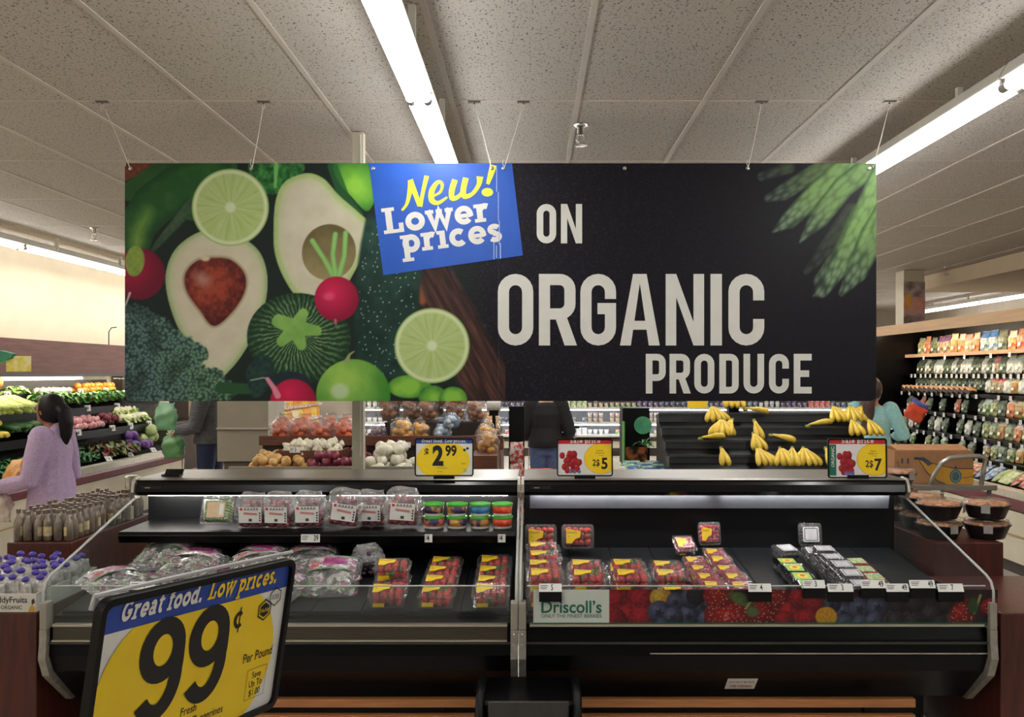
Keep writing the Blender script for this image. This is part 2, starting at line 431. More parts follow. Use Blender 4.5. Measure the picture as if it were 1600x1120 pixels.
# ---------------------------------------------------------------- room shell
CEIL = 2.97
def ceiling_mat():
    m = bpy.data.materials.new('speckled_ceiling_tile'); m.use_nodes = True
    nt = m.node_tree; N = nt.nodes; L = nt.links; b = N['Principled BSDF']; b.inputs['Roughness'].default_value = .9
    b.inputs['Specular IOR Level'].default_value = .1
    tc = N.new('ShaderNodeTexCoord')
    def layer(scale, lo, hi, st):
        mp = N.new('ShaderNodeMapping'); mp.inputs['Scale'].default_value = st; L.new(tc.outputs['Object'], mp.inputs[0])
        n = N.new('ShaderNodeTexNoise'); n.inputs['Scale'].default_value = scale; n.inputs['Detail'].default_value = 2
        L.new(mp.outputs[0], n.inputs['Vector'])
        r = N.new('ShaderNodeMapRange'); r.inputs['From Min'].default_value = lo; r.inputs['From Max'].default_value = hi
        r.inputs['To Min'].default_value = 1; r.inputs['To Max'].default_value = 0
        L.new(n.outputs[0], r.inputs[0]); return r.outputs[0]
    a = layer(95, .615, .67, (1, 1, 1)); c = layer(62, .63, .68, (1.6, .8, 1))
    mx = N.new('ShaderNodeMath'); mx.operation = 'MULTIPLY'; L.new(a, mx.inputs[0]); L.new(c, mx.inputs[1])
    k = N.new('ShaderNodeMix'); k.data_type = 'RGBA'
    L.new(mx.outputs[0], k.inputs[0]); k.inputs[6].default_value = lin((112, 105, 97)) + (1,); k.inputs[7].default_value = lin((196, 189, 180)) + (1,)
    L.new(k.outputs[2], b.inputs['Base Color'])
    bp = N.new('ShaderNodeBump'); bp.inputs['Strength'].default_value = .25; bp.inputs['Distance'].default_value = .004
    L.new(mx.outputs[0], bp.inputs['Height']); L.new(bp.outputs[0], b.inputs['Normal'])
    return m
def floor_mat():
    m = bpy.data.materials.new('beige_floor_tile'); m.use_nodes = True
    nt = m.node_tree; N = nt.nodes; L = nt.links; b = N['Principled BSDF']; b.inputs['Roughness'].default_value = .3
    tc = N.new('ShaderNodeTexCoord'); br = N.new('ShaderNodeTexBrick')
    br.offset = 0; br.inputs['Scale'].default_value = 1; br.inputs['Brick Width'].default_value = .305; br.inputs['Row Height'].default_value = .305
    br.inputs['Mortar Size'].default_value = .002
    br.inputs['Color1'].default_value = lin((190, 182, 168)) + (1,); br.inputs['Color2'].default_value = lin((198, 190, 177)) + (1,); br.inputs['Mortar'].default_value = lin((160, 147, 128)) + (1,)
    L.new(tc.outputs['Object'], br.inputs[0])
    n = N.new('ShaderNodeTexNoise'); n.inputs['Scale'].default_value = 90; L.new(tc.outputs['Object'], n.inputs['Vector'])
    k = N.new('ShaderNodeMix'); k.data_type = 'RGBA'; k.blend_type = 'OVERLAY'; k.inputs[0].default_value = .25
    L.new(br.outputs[0], k.inputs[6]); L.new(n.outputs[0], k.inputs[7]); L.new(k.outputs[2], b.inputs['Base Color'])
    return m
XL, XR, YB, YF = -5.35, 8.2, 18.7, -3.5
struct(MB().box(XL, XR, YF, YB, -.1, 0).build('floor', floor_mat()))
struct(MB().box(XL, XR, YF, YB, CEIL, CEIL + .1).build('ceiling', ceiling_mat()))
struct(MB().box(XL - .1, XL, YF, YB, 0, CEIL).build('wall_left', M('cream_wall', (232, 216, 184), .8, col2=(238, 223, 192), scale=3)))
struct(MB().box(XR, XR + .1, YF, YB, 0, CEIL).build('wall_right', M('tan_wall', (190, 176, 156), .8, col2=(198, 184, 164), scale=3)))
struct(MB().box(XL, XR, YB, YB + .1, 0, CEIL).build('wall_back', M('grey_wall', (176, 168, 156), .8, col2=(184, 176, 164), scale=3)))
tee = MB()
x = .226 - .61 * 9
while x < XR:
    if x > XL: tee.box(x - .012, x + .012, YF, YB, CEIL - .004, CEIL)
    x += .61
y = 4.33 - 1.22 * 6
while y < YB:
    tee.box(XL, XR, y - .008, y + .008, CEIL - .003, CEIL); y += 1.22
struct(tee.build('trim_ceiling_grid', M('ceiling_tee', (196, 188, 178), .6, col2=(202, 194, 184), scale=5)))
struct(MB().box(5.28, 6.9, -1, 12.4, 2.78, CEIL - .005).build('trim_soffit', M('tan_soffit', (198, 180, 152), .8, col2=(205, 187, 160), scale=3)))
# square column in front of the right-hand produce wall, wrapped in faded posters
col_ = thing('column', 'square pillar wrapped in faded farm posters beyond the right end of the banner', 'column', (4.86, 11.5, 0))
MB().box(4.73, 4.99, 11.37, 11.63, 0, CEIL - .005).build('shaft', cream, col_)
pb = MB(); pb.mat(0).box(4.725, 4.995, 11.362, 11.37, 2.25, 2.82); pb.mat(1).box(4.725, 4.995, 11.36, 11.362, 2.42, 2.62); pb.mat(2).box(4.74, 4.82, 11.358, 11.36, 2.5, 2.66)
pb.build('poster', [M('poster_blotches', (120, 100, 96), .6, col2=(196, 176, 168), scale=9), M('poster_pink', (200, 140, 122), .6, col2=(214, 158, 140), scale=9), M('poster_orange', (226, 160, 60), .6, col2=(236, 176, 80), scale=9)], col_)
# slim utility pole behind the left case
pole = thing('utility_pole', 'slim cream utility pole rising to the ceiling behind the left berry case', 'pole', (-.945, 4.9, 0))
MB().box(-.975, -.912, 4.87, 4.93, 0, CEIL - .005).build('shaft', M('cream_pole', (196, 188, 166), .5, col2=(204, 196, 174), scale=4), pole, bev=.004)
MB().box(-.93, -.924, 4.862, 4.87, 1.2, CEIL - .02).build('cover_strip', whitem, pole)

# ---------------------------------------------------------------- fluorescent strip lights
tube_m = glow('fluorescent_tube', (249, 249, 248), TUBE)
def strip_light():
    t = thing('strip_light', 'x', 'ceiling light', (0, 0, 0), 'fluorescent strip lights in rows on the ceiling')
    h = MB(); h.prism([(-.062, .03), (-.03, .085), (.03, .085), (.062, .03), (.062, .022), (-.062, .022)], .01, 2.43, 'y')
    h.build('housing', whitem, t)
    for sx in (-.034, .034):
        MB().tube([(sx, .035, 0), (sx, 2.405, 0)], .0185, 12).build('tube', tube_m, t, smooth=True)
    for yy in (.012, 2.428):
        for sx in (-.034, .034):
            MB().box(sx - .014, sx + .014, yy - .01, yy + .01, -.016, .03).tube([(sx, yy - .012, -.006), (sx, yy + .012, -.006)], .02, 12).build('lamp_holder', M('lamp_holder_plastic', (150, 146, 140), .5, col2=(160, 156, 150), scale=20), t)
    for yy in (.55, 1.9):
        MB().box(.03, .056, yy - .012, yy + .012, .05, .166).build('hanger', whitem, t)
    return t
SL = Pool(strip_light)
for xx, y0, n0, nm in ((-.47, 3.75, 1, 'middle'), (1.93, 3.58, 1, 'right'), (-4.65, 8.15, 3, 'left')):
    k = -n0
    while y0 + k * 2.44 < 16:
        yy = y0 + k * 2.44
        if yy > -3.4:
            place(SL.get(), (xx, yy, CEIL - .167), 0, '%s strip light in the %s row of ceiling lights' % (['nearest', 'second', 'third', 'fourth', 'fifth', 'sixth', 'seventh', 'eighth'][k + n0], nm))
        k += 1
for xx, nm in ((4.37, 'outermost right'), (-2.9, 'inner left')):  # unseen rows added to throw more light on the front price signs
    for i, yy in enumerate((-3.3, -.86)): place(SL.get(), (xx, yy, CEIL - .167), 0, '%s strip light of the short %s row behind the camera' % (ORD[i], nm))
place(SL.get(), (7.3, 12.06, CEIL - .167), 0, 'lone strip light low over the far right produce wall')
place(SL.get(), (7.3, 14.5, CEIL - .167), 0, 'strip light farthest back at upper right, beside the poster pillar')

# sprinkler heads
def sprinkler():
    t = thing('sprinkler_head', 'x', 'sprinkler', (0, 0, 0))
    MB().lathe([(.03, 0), (.034, -.004), (.012, -.012), (.012, -.04)], 16).build('escutcheon', chrome, t, smooth=True)
    MB().tube([(-.014, 0, -.038), (-.016, 0, -.06), (-.004, 0, -.078)], .004, 6).tube([(.014, 0, -.038), (.016, 0, -.06), (.004, 0, -.078)], .004, 6).box(-.016, .016, -.006, .006, -.04, -.034).build('yoke', steel, t)
    MB().lathe([(.024, -.078), (.026, -.082), (.005, -.084)], 14).build('deflector', chrome, t)
    return t
SP = Pool(sprinkler)
for p, l in (((.262, 4.75, CEIL), 'chrome sprinkler head on the ceiling above the word ON'), ((-3.95, 8.1, CEIL), 'sprinkler head on the ceiling at left above the cream wall'),
             ((5.1, 11.0, CEIL), 'sprinkler head near the tan soffit at far right')):
    place(SP.get(), p, 0, l, scale=1.35)

# ---------------------------------------------------------------- the hanging banner
def sm(d, w=1.6): return np.clip(.5 - d / w, 0, 1)
def hsh(i, j, s): 
    v = np.sin(i * 127.1 + j * 311.7 + s * 74.7) * 43758.5453
    return v - np.floor(v)
def vn(x, y, s=0):
    i, j = np.floor(x), np.floor(y); a, b = x - i, y - j; a = a * a * (3 - 2 * a); b = b * b * (3 - 2 * b)
    return (hsh(i, j, s) * (1 - a) + hsh(i + 1, j, s) * a) * (1 - b) + (hsh(i, j + 1, s) * (1 - a) + hsh(i + 1, j + 1, s) * a) * b
def fbm(x, y, s=0): return (vn(x, y, s) + .5 * vn(x * 2.1, y * 2.1, s + 1) + .25 * vn(x * 4.3, y * 4.3, s + 2)) / 1.75
def cell(x, y, s=0):
    i, j = np.floor(x), np.floor(y); best = np.full(x.shape, 9.0)
    for a in (-1, 0, 1):
        for b in (-1, 0, 1):
            best = np.minimum(best, (i + a + hsh(i + a, j + b, s) - x) ** 2 + (j + b + hsh(i + a, j + b, s + 5) - y) ** 2)
    return np.sqrt(best)
def elp(X, Y, cx, cy, rx, ry, rot=0):
    c, s = math.cos(rot), math.sin(rot); u = (X - cx) * c + (Y - cy) * s; v = -(X - cx) * s + (Y - cy) * c
    return (np.sqrt((u / rx) ** 2 + (v / ry) ** 2) - 1) * min(rx, ry)
def seg(X, Y, P, r):
    d = np.full(X.shape, 1e9)
    for (x0, y0), (x1, y1), r0, r1 in zip(P[:-1], P[1:], r[:-1], r[1:]):
        dx, dy = x1 - x0, y1 - y0; t = np.clip(((X - x0) * dx + (Y - y0) * dy) / (dx * dx + dy * dy), 0, 1)
        d = np.minimum(d, np.hypot(X - x0 - t * dx, Y - y0 - t * dy) - (r0 + (r1 - r0) * t))
    return d
def blob(X, Y, pts, n=7):
    """signed distance to a smooth closed outline"""
    P = np.array(pts, float); m = len(P); Q = []
    for i in range(m):
        p0, p1, p2, p3 = P[i - 1], P[i], P[(i + 1) % m], P[(i + 2) % m]
        for k in range(n):
            t = k / n; Q.append(.5 * (2 * p1 + (p2 - p0) * t + (2 * p0 - 5 * p1 + 4 * p2 - p3) * t * t + (3 * p1 - p0 - 3 * p2 + p3) * t ** 3))
    return poly_d(X, Y, np.array(Q))
def poly_d(X, Y, Q):
    d = np.full(X.shape, 1e9); ins = np.zeros(X.shape, bool); Q = np.array(Q, float)
    for (x0, y0), (x1, y1) in zip(Q, np.roll(Q, -1, 0)):
        dx, dy = x1 - x0, y1 - y0; t = np.clip(((X - x0) * dx + (Y - y0) * dy) / (dx * dx + dy * dy + 1e-9), 0, 1)
        d = np.minimum(d, np.hypot(X - x0 - t * dx, Y - y0 - t * dy))
        if y0 != y1: ins ^= ((y0 > Y) != (y1 > Y)) & (X < dx * (Y - y0) / dy + x0)
    return np.where(ins, -d, d)
class Cv:
    def __init__(s, X, Y, bg): s.X, s.Y = X, Y; s.c = np.zeros(X.shape + (3,)) + np.array(bg, float)
    def on(s, m, col):
        col = np.array(col, float) if not isinstance(col, np.ndarray) else col
        s.c = s.c * (1 - m[..., None]) + col * m[..., None]
    def mixc(s, a, b, t): return np.array(a, float) * (1 - t[..., None]) + np.array(b, float) * t[..., None]

def paint_banner(X, Y):
    Y = -Y
    n1 = fbm(X / 22, Y / 22, 1); n2 = fbm(X / 6, Y / 6, 3); n3 = vn(X / 1.7, Y / 1.7, 9)
    v = Cv(X, Y, (22, 34, 30)); V = v.on; mx = v.mixc
    # dark slate half with fine sparkle
    sl = sm(730 - X + (Y - 400) * .15, 60)
    V(sl, mx((15, 12, 20), (44, 40, 54), np.clip((n3 - .55) * 2.4, 0, 1) * np.clip((1300 - X) / 420, .25, 1)))
    # wooden board along the diagonal
    dpt = (X - 650) * .88 - (Y - 430) * .48
    wd = sm(np.abs(dpt - 14 - 4 * n1) - 42 + 8 * n2, 10) * (Y > 395) * (X < 790)
    g = fbm(dpt / 4, (X + Y) / 60, 5)
    V(wd * .95, mx((46, 28, 26), (96, 62, 52), np.clip((g - .3) * 1.9, 0, 1)))
    V(sm(seg(X, Y, [(653, 440), (660, 470)], [2, 6]), 6) * .8, (150, 84, 44))
    # brown board at top left
    V(sm((Y - 254) * .9 + (X - 197) * .45 - 26), mx((84, 40, 30), (130, 76, 58), n2))
    # long green pepper
    V(sm(seg(X, Y, [(200, 300), (260, 262)], [14, 16])), mx((28, 66, 34), (56, 106, 50), n1))
    for x0, x1 in ((276, 300), (318, 332), (352, 366)): V(sm(seg(X, Y, [(x0, 250), (x1, 330)], [17, 15])), mx((24, 62, 34), (48, 92, 48), n1))
    for x0, x1 in ((281, 301), (316, 330)): V(sm(seg(X, Y, [(x0, 254), (x1, 308)], [.8, .8]), 2) * .7, (120, 160, 96))
    d = seg(X, Y, [(330, 270), (280, 290), (240, 320), (216, 350), (210, 385), (212, 418)], [32, 34, 34, 30, 24, 11])
    hl = sm(seg(X, Y, [(232, 330), (214, 368), (212, 410)], [5, 9, 9]), 26)
    V(sm(d), mx((34, 82, 36), (126, 158, 70), np.clip(hl * .9 + (n1 - .5) * .5, 0, 1)))
    V(sm(d) * sm(-d - 9, 14) * .45, (16, 44, 24))
    for k in range(5): V(sm(seg(X, Y, [(238 + k * 5, 392 - k * 7), (292 + k * 3, 330 - k * 4)], [4, 9])) * .55, mx((40, 66, 46), (74, 98, 70), n2))
    # left radish
    d = elp(X, Y, 218, 428, 40, 40); V(sm(d), mx((170, 22, 62), (104, 10, 40), np.clip(np.hypot(X - 205, Y - 418) / 46, 0, 1)))
    V(sm(elp(X, Y, 211, 408, 15, 24, .1)), mx((112, 140, 56), (150, 168, 78), n2)); V(sm(seg(X, Y, [(203, 458), (196, 478)], [2, 1])), (206, 170, 176))
    # leaves top middle
    d = blob(X, Y, [(392, 254), (470, 254), (468, 280), (440, 300), (415, 302), (398, 284)]); V(sm(d), mx((20, 70, 34), (76, 148, 70), np.clip((n2 - .25) * 1.6, 0, 1)))
    V(sm(seg(X, Y, [(432, 254), (430, 292)], [4, 2])), (112, 176, 92))
    # green pepper beside the blue card
    d = blob(X, Y, [(524, 254), (580, 254), (588, 300), (574, 330), (548, 306), (528, 282)]); V(sm(d), mx((54, 122, 44), (138, 196, 66), np.clip(1.3 - np.hypot(X - 556, Y - 292) / 34 + (n1 - .5) * .5, 0, 1)))
    V(sm(seg(X, Y, [(520, 260), (538, 310), (560, 335)], [8, 9, 7])) * .8, (36, 92, 46))
    # upper avocado half
    A2 = [(446, 284), (478, 271), (505, 279), (530, 306), (560, 332), (578, 352), (572, 386), (556, 420), (530, 462), (505, 475), (470, 468), (446, 438), (430, 396), (428, 350), (432, 310)]
    d = blob(X, Y, A2); V(sm(d), mx((186, 180, 156), (206, 200, 180), n1))
    V(sm(d) * sm(-d - 5, 9), mx((104, 158, 62), (160, 186, 110), n2)); V(sm(d) * sm(-d - 13, 14) * .5, (176, 188, 130))
    d = elp(X, Y, 514, 394, 42, 44, .35); V(sm(d), mx((96, 84, 54), (146, 134, 92), np.clip((Y - 356) / 80 + (n1 - .5) * .6, 0, 1)))
    # lower-left avocado half with its stone
    A1 = [(338, 358), (372, 368), (404, 392), (417, 428), (415, 470), (402, 510), (384, 545), (362, 575), (338, 594), (318, 578), (298, 545), (276, 506), (262, 462), (260, 424), (274, 390), (304, 366)]
    d = blob(X, Y, A1); V(sm(d), mx((190, 182, 156), (206, 200, 178), n1))
    V(sm(d) * sm(-d - 3.5, 7), mx((86, 132, 62), (140, 172, 104), n2)); V(sm(d) * sm(-d - 11, 12) * .55, (170, 182, 134))
    d = blob(X, Y, [(336, 403), (362, 407), (382, 428), (382, 456), (362, 488), (334, 509), (312, 484), (292, 455), (290, 428), (308, 408)])
    V(sm(d - 3, 5) * .6, (120, 96, 64))
    V(sm(d), mx((74, 22, 22), (152, 62, 40), np.clip(1.25 - np.hypot(X - 330, Y - 445) / 48 + (n2 - .5) * 1.1, 0, 1)))
    V(sm(elp(X, Y, 316, 436, 13, 10, .5), 14) * .65, (186, 150, 146)); V(sm(elp(X, Y, 321, 404, 7, 4), 3), (206, 190, 160))
    # striped round courgette
    d = elp(X, Y, 467, 528, 81, 70, .1); an = np.arctan2(Y - 522, X - 464); rr = np.hypot(X - 464, Y - 522)
    st = np.sin(an * 46 + 5 * fbm(X / 9, Y / 9, 11) + rr / 9) * .5 + .5; st = np.clip((st - .45) * 2.6, 0, 1) * (.35 + .65 * vn(rr / 5, an * 9, 4))
    V(sm(d), mx((26, 58, 32), (142, 172, 126), st * np.clip(1.1 - rr / 130, 0, 1))); V(sm(d) * sm(-d - 8, 14) * .5, (18, 40, 26))
    for a in (-2.5, -1.2, .1, 1.3, 2.3, 3.6): V(sm(seg(X, Y, [(462, 512), (462 + 33 * math.cos(a), 514 + 26 * math.sin(a))], [13, 8])), mx((104, 152, 70), (142, 184, 94), n1))
    # cucumber
    d = poly_d(X, Y, [(574, 330), (660, 400), (655, 470), (650, 560), (640, 592), (560, 592), (553, 520), (556, 440), (564, 380)])
    V(sm(d, 5), mx((16, 42, 36), (44, 78, 64), np.clip((n1 - .2) * 1.1 + sm(seg(X, Y, [(588, 350), (572, 420)], [6, 4]), 30) * .6, 0, 1)))
    wh = (cell(X / 9, Y / 9, 21) < .13) & (hsh(np.floor(X / 9), np.floor(Y / 9), 3) > .45); V(sm(d + 6) * wh * .7, (176, 196, 186))
    # radish with stems
    for p in ([(524, 436), (506, 404), (488, 376)], [(525, 436), (520, 398), (524, 366)], [(528, 436), (538, 400), (540, 364)]):
        q = seg(X, Y, p, [4.5, 3.6, 4]); V(sm(q), mx((92, 148, 72), (136, 186, 104), np.clip(.5 - q / 6, 0, 1)))
    d = elp(X, Y, 526, 467, 34.5, 35); V(sm(d), mx((214, 36, 84), (132, 12, 48), np.clip(np.hypot(X - 518, Y - 458) / 42, 0, 1))); V(sm(elp(X, Y, 514, 463, 8, 6), 6) * .5, (232, 120, 150))
    V(sm(seg(X, Y, [(524, 500), (525, 508)], [2, 1])), (180, 90, 110))
    # whole lime, small peppers at the foot
    for q in ([(640, 596), 34, 18], [(676, 612), 22, 18], [(708, 616), 22, 20]):
        d = elp(X, Y, q[0][0], q[0][1] + 8, q[1], q[2]); V(sm(d), mx((46, 110, 42), (132, 186, 66), np.clip(.3 - d / 16 + (n1 - .5), 0, 1)))
    d = elp(X, Y, 552, 617, 58, 56); V(sm(d), mx((60, 128, 44), (150, 190, 84), np.clip(1.2 - np.hypot(X - 534, Y - 592) / 62 + (n1 - .5) * .4, 0, 1)))
    V(sm(elp(X, Y, 531, 611, 14, 12), 6) * .7, (190, 204, 184)); V(sm(seg(X, Y, [(542, 564), (546, 554), (553, 549)], [4, 2, 1])), (140, 150, 100))
    # lime slices
    for cx, cy, r in ((360, 324, 60), (675, 540, 58.5)):
        d = elp(X, Y, cx, cy, r, r); an = np.arctan2(Y - cy, X - cx); q = np.hypot(X - cx, Y - cy)
        V(sm(d), mx((196, 208, 160), (206, 216, 172), n1)); V(sm(d) * sm(-d - 1.6, 3), (126, 160, 84))
        fl = .55 + .45 * np.sin(an * 10 + .6) ** 2; fb = fbm(q / 16, an * 14, 8)
        V(sm(q - r * .88, 4) * sm(r * .13 - q, 5), mx((186, 200, 142), (152, 176, 98), np.clip(fl * (.3 + .8 * fb), 0, 1)))
        for k in range(10):
            a = k * PI / 5 + .15; V(sm(np.abs((X - cx) * math.sin(a) - (Y - cy) * math.cos(a)) - .5, 1.6) * ((X - cx) * math.cos(a) + (Y - cy) * math.sin(a) > r * .1) * sm(q - r * .88, 3) * .55, (206, 216, 172))
        V(sm(q - r * .1, 5), (206, 212, 184))
    # broccoli
    B = [(212, 505, 30), (236, 520, 32), (262, 542, 30), (286, 548, 24), (206, 545, 34), (230, 572, 40), (270, 580, 36), (300, 594, 30), (330, 600, 26), (352, 610, 16), (205, 600, 36), (245, 612, 40), (295, 616, 34), (216, 492, 16), (306, 552, 18)]
    d = np.min([elp(X, Y, a, b, c, c) for a, b, c in B], 0) + 6 * (vn(X / 5, Y / 5, 2) - .5); cc = cell(X / 5.2, Y / 5.2, 31); lg = np.clip((X - 200) / 150 + (n1 - .5) * 1.2, 0, 1)
    V(sm(d, 3), mx((34, 56, 60), (112, 144, 136), np.clip(1 - cc * 1.35, 0, 1)) * (1 - .0) + lg[..., None] * np.array((14, 26, -18)) * np.clip(1 - cc, 0, 1)[..., None])
    V(sm(d, 3) * np.clip((n1 - .5) * 2.2, 0, .5), (20, 34, 38))
    V(sm(seg(X, Y, [(345, 606), (404, 608)], [9, 8])), (38, 76, 44))
    # dark leaves and the bottom radish
    d = blob(X, Y, [(384, 580), (404, 556), (424, 560), (428, 585), (414, 612), (398, 622), (388, 602)]); V(sm(d), mx((16, 38, 38), (44, 74, 66), n2))
    V(sm(seg(X, Y, [(392, 594), (412, 590), (424, 594)], [1, 1, 1]), 1.6), (150, 170, 140))
    d = elp(X, Y, 458, 628, 36, 36); V(sm(elp(X, Y, 452, 600, 34, 20)), (26, 42, 50)); V(sm(d), mx((212, 30, 78), (150, 16, 56), np.clip(np.hypot(X - 450, Y - 615) / 40, 0, 1)))
    V(sm(seg(X, Y, [(418, 592), (428, 606), (434, 618)], [3, 4, 5])), (214, 130, 150))
    # asparagus coming in at the top right
    def spear(P, r, tip, dim):
        d = seg(X, Y, P, r); e = np.array(P[-1]); dr = e - np.array(P[0]); dr = dr / np.hypot(*dr); ua = X * dr[0] + Y * dr[1]; va = -X * dr[1] + Y * dr[0]; cc = cell(ua / 17, va / 8, 41 + int(tip))
        k = np.clip(1 - np.hypot(X - e[0], Y - e[1]) / tip, 0, 1)
        base = mx((56, 88, 44), (124, 160, 92), np.clip(.4 - d / 12 + (n1 - .5) * .6, 0, 1)); tipc = mx((28, 38, 40), (134, 150, 138), np.clip(1 - cc * 1.4, 0, 1))
        sc = np.clip(cc * 1.6 - .55, 0, 1)[..., None]; base = base * (1 - .4 * sc) + np.array((40, 58, 44)) * .4 * sc
        V(sm(d, 3) * dim, base * (1 - k[..., None] * .85) + tipc * k[..., None] * .85)
        V(sm(d, 3) * sm(-d - 2, 5) * .4 * dim, (24, 40, 26))
    spear([(1232, 262), (1190, 276)], [10, 7], 60, .5)
    spear([(1300, 250), (1262, 276), (1225, 300), (1200, 310)], [12, 13, 13, 6], 95, .7)
    spear([(1330, 330), (1295, 385), (1260, 425)], [13, 14, 5], 90, .35)
    spear([(1330, 250), (1270, 308), (1232, 345), (1208, 362)], [16, 17, 13, 2], 90, 1)
    spear([(1372, 250), (1318, 292), (1280, 340), (1250, 378)], [17, 17, 16, 2], 78, .95)
    spear([(1345, 330), (1320, 390), (1285, 440), (1276, 458)], [14, 16, 14, 3], 120, .75)
    spear([(1376, 270), (1352, 330), (1325, 395), (1285, 455), (1272, 462)], [15, 18, 19, 10, 2], 120, 1)
    spear([(1384, 330), (1362, 372), (1338, 425), (1315, 458)], [18, 20, 17, 5], 100, .9)
    # seam between the two boards
    V(sm(np.abs(X - 779) - .35, 1.4) * .35, (120, 118, 120))
    return v.c

BY = 4.33
kb = BY / F
bn = thing('hanging_banner', 'long dark banner with vegetables and the words ON ORGANIC PRODUCE hanging over the cases', 'banner', at(780, 440, BY))
MB().box(*(at(197, 0, BY).x, at(779, 0, BY).x), BY, BY + .006, at(0, 625.5, BY).z, at(0, 255, BY).z).build('board', M('banner_board', (40, 40, 42), .5, col2=(46, 46, 48), scale=5), bn)
MB().box(at(779.6, 0, BY).x, at(1369, 0, BY).x, BY, BY + .006, at(0, 625.5, BY).z, at(0, 255, BY).z).build('board', MATS['banner_board'], bn)
BF = Frame((-VX * kb, BY, EYE + VY * kb), (kb, 0, 0), (0, 0, kb))
def keep_banner(X, Y): return poly_d(X, -Y, rrect(195, 1369.6, 254.6, 626, 9)) < .6
picture('printed_artwork', BF, 194, 1370.4, -626.5, -254, 960, 304, paint_banner, bn, .0008, keep_banner, print_mat('banner_print', .45, .25, .12))
# lettering
lt = MB()
for word, y0, y1, st, xs in (('ON', 380.2, 318.8, 10.3, ((838.6, 869), (876.4, 909.5))),
                             ('ORGANIC', 539.6, 428, 17.4, ((777.9, 833.2), (842, 899.2), (906.8, 962.5), (968.6, 1030.7), (1040, 1100), (1110, 1127.9), (1138, 1194))),
                             ('PRODUCE', 614.6, 552.8, 10.3, ((1009, 1040), (1046, 1078), (1084.7, 1116), (1123.8, 1154), (1161.6, 1193.7), (1201.4, 1232.5), (1240, 1268)))):
    for ch, (a, b) in zip(word, xs): ink(lt, BF, condensed(ch, b - a, y0 - y1, st), .0018, (a, -y0))
lt.build('lettering', M('banner_white', (214, 213, 205), .45, col2=(220, 219, 211), scale=12), bn)
# blue card printed over the seam
bc = MB(); bc.mat(0); ink(bc, BF, [[(576.5, -255), (599, -430), (817, -399), (800, -255.5)]], .0022)
rot = math.radians(7.1)
def line(t, x, y, size, k, m, s=.32):
    bc.mat(m); p, wd_ = slab_line(t, size, s, .03); ink(bc, BF, p, k, (x, -y), rot)
line('Lower', 600.5, 366, 28.3, .0030, 1); line('prices', 628, 396, 27.6, .0030, 1)
bc.mat(2)
def brush(pts, ws):   # script letters, given in photo-sized sheet units
    n = 8; P = [Vector((p[0], -p[1])) for p in pts]; Q = []; Wd = []
    for i in range(len(P) - 1):
        p0, p1, p2, p3 = P[max(i - 1, 0)], P[i], P[i + 1], P[min(i + 2, len(P) - 1)]
        for k in range(n + (i == len(P) - 2)):
            t = k / n; Q.append(.5 * (2 * p1 + (p2 - p0) * t + (2 * p0 - 5 * p1 + 4 * p2 - p3) * t * t + (3 * p1 - p0 - 3 * p2 + p3) * t ** 3)); Wd.append(ws[i] + (ws[i + 1] - ws[i]) * t)
    ink(bc, BF, strip([tuple(q) for q in Q], Wd), .0032)
brush([(628, 329), (636, 318), (641, 296), (642, 282)], [3.5, 5, 8, 8.5])
brush([(641, 281), (648, 300), (656, 322)], [8, 8, 7])
brush([(657, 323), (661, 300), (667, 275)], [6, 6, 7.5])
brush([(676, 307), (688, 300), (691, 288), (684, 285), (675, 298), (675, 313), (685, 317), (699, 308)], [3.5, 4, 5, 6, 9, 9, 6, 3])
brush([(711, 281), (706, 298), (707, 310), (718, 306), (726, 292)], [9, 9, 8, 6, 4])
brush([(728, 278), (724, 296), (726, 307), (738, 303), (748, 289), (750, 276)], [9, 9, 8, 6, 7, 11])
brush([(771, 258), (767, 272), (762, 288)], [11, 9, 5])
ink(bc, BF, [[(761.5 + 9 * math.cos(a * PI / 10), -300.5 + 6.8 * math.sin(a * PI / 10)) for a in range(20)]], .0032)
bc.mat(3)
for x0, y0, x1, y1 in ((775.5, 262, 776.2, 300), (778.2, 300, 778.8, 345), (779.5, 345, 780.3, 382), (771, 378, 772, 405), (775, 384, 776, 403), (781, 380, 782.4, 404)): ink(bc, BF, [[(x0, -y1), (x1 + .4, -y1), (x1 + .4, -y0), (x0, -y0)]], .0034)
bc.build('price_card', [M('card_blue', (26, 84, 184), .4, col2=(30, 90, 192), scale=9), M('card_white', (222, 220, 214), .45, col2=(228, 226, 220), scale=12), M('card_yellow', (238, 226, 50), .45, col2=(244, 232, 58), scale=12), M('peeling_tape', (150, 175, 220), .35, col2=(180, 200, 230), scale=200)], bn)
for i, px in enumerate((204, 393, 583, 769, 787, 976, 1168, 1358)):
    p = at(px, 263, BY - .003)
    g = MB().lathe([(.009, 0), (.009, .002), (.004, .003), (.004, .0005)], 14)
    g.v = [(p.x + a, p.y - c, p.z + b) for a, b, c in g.v]; g.build('grommet', chrome, bn)
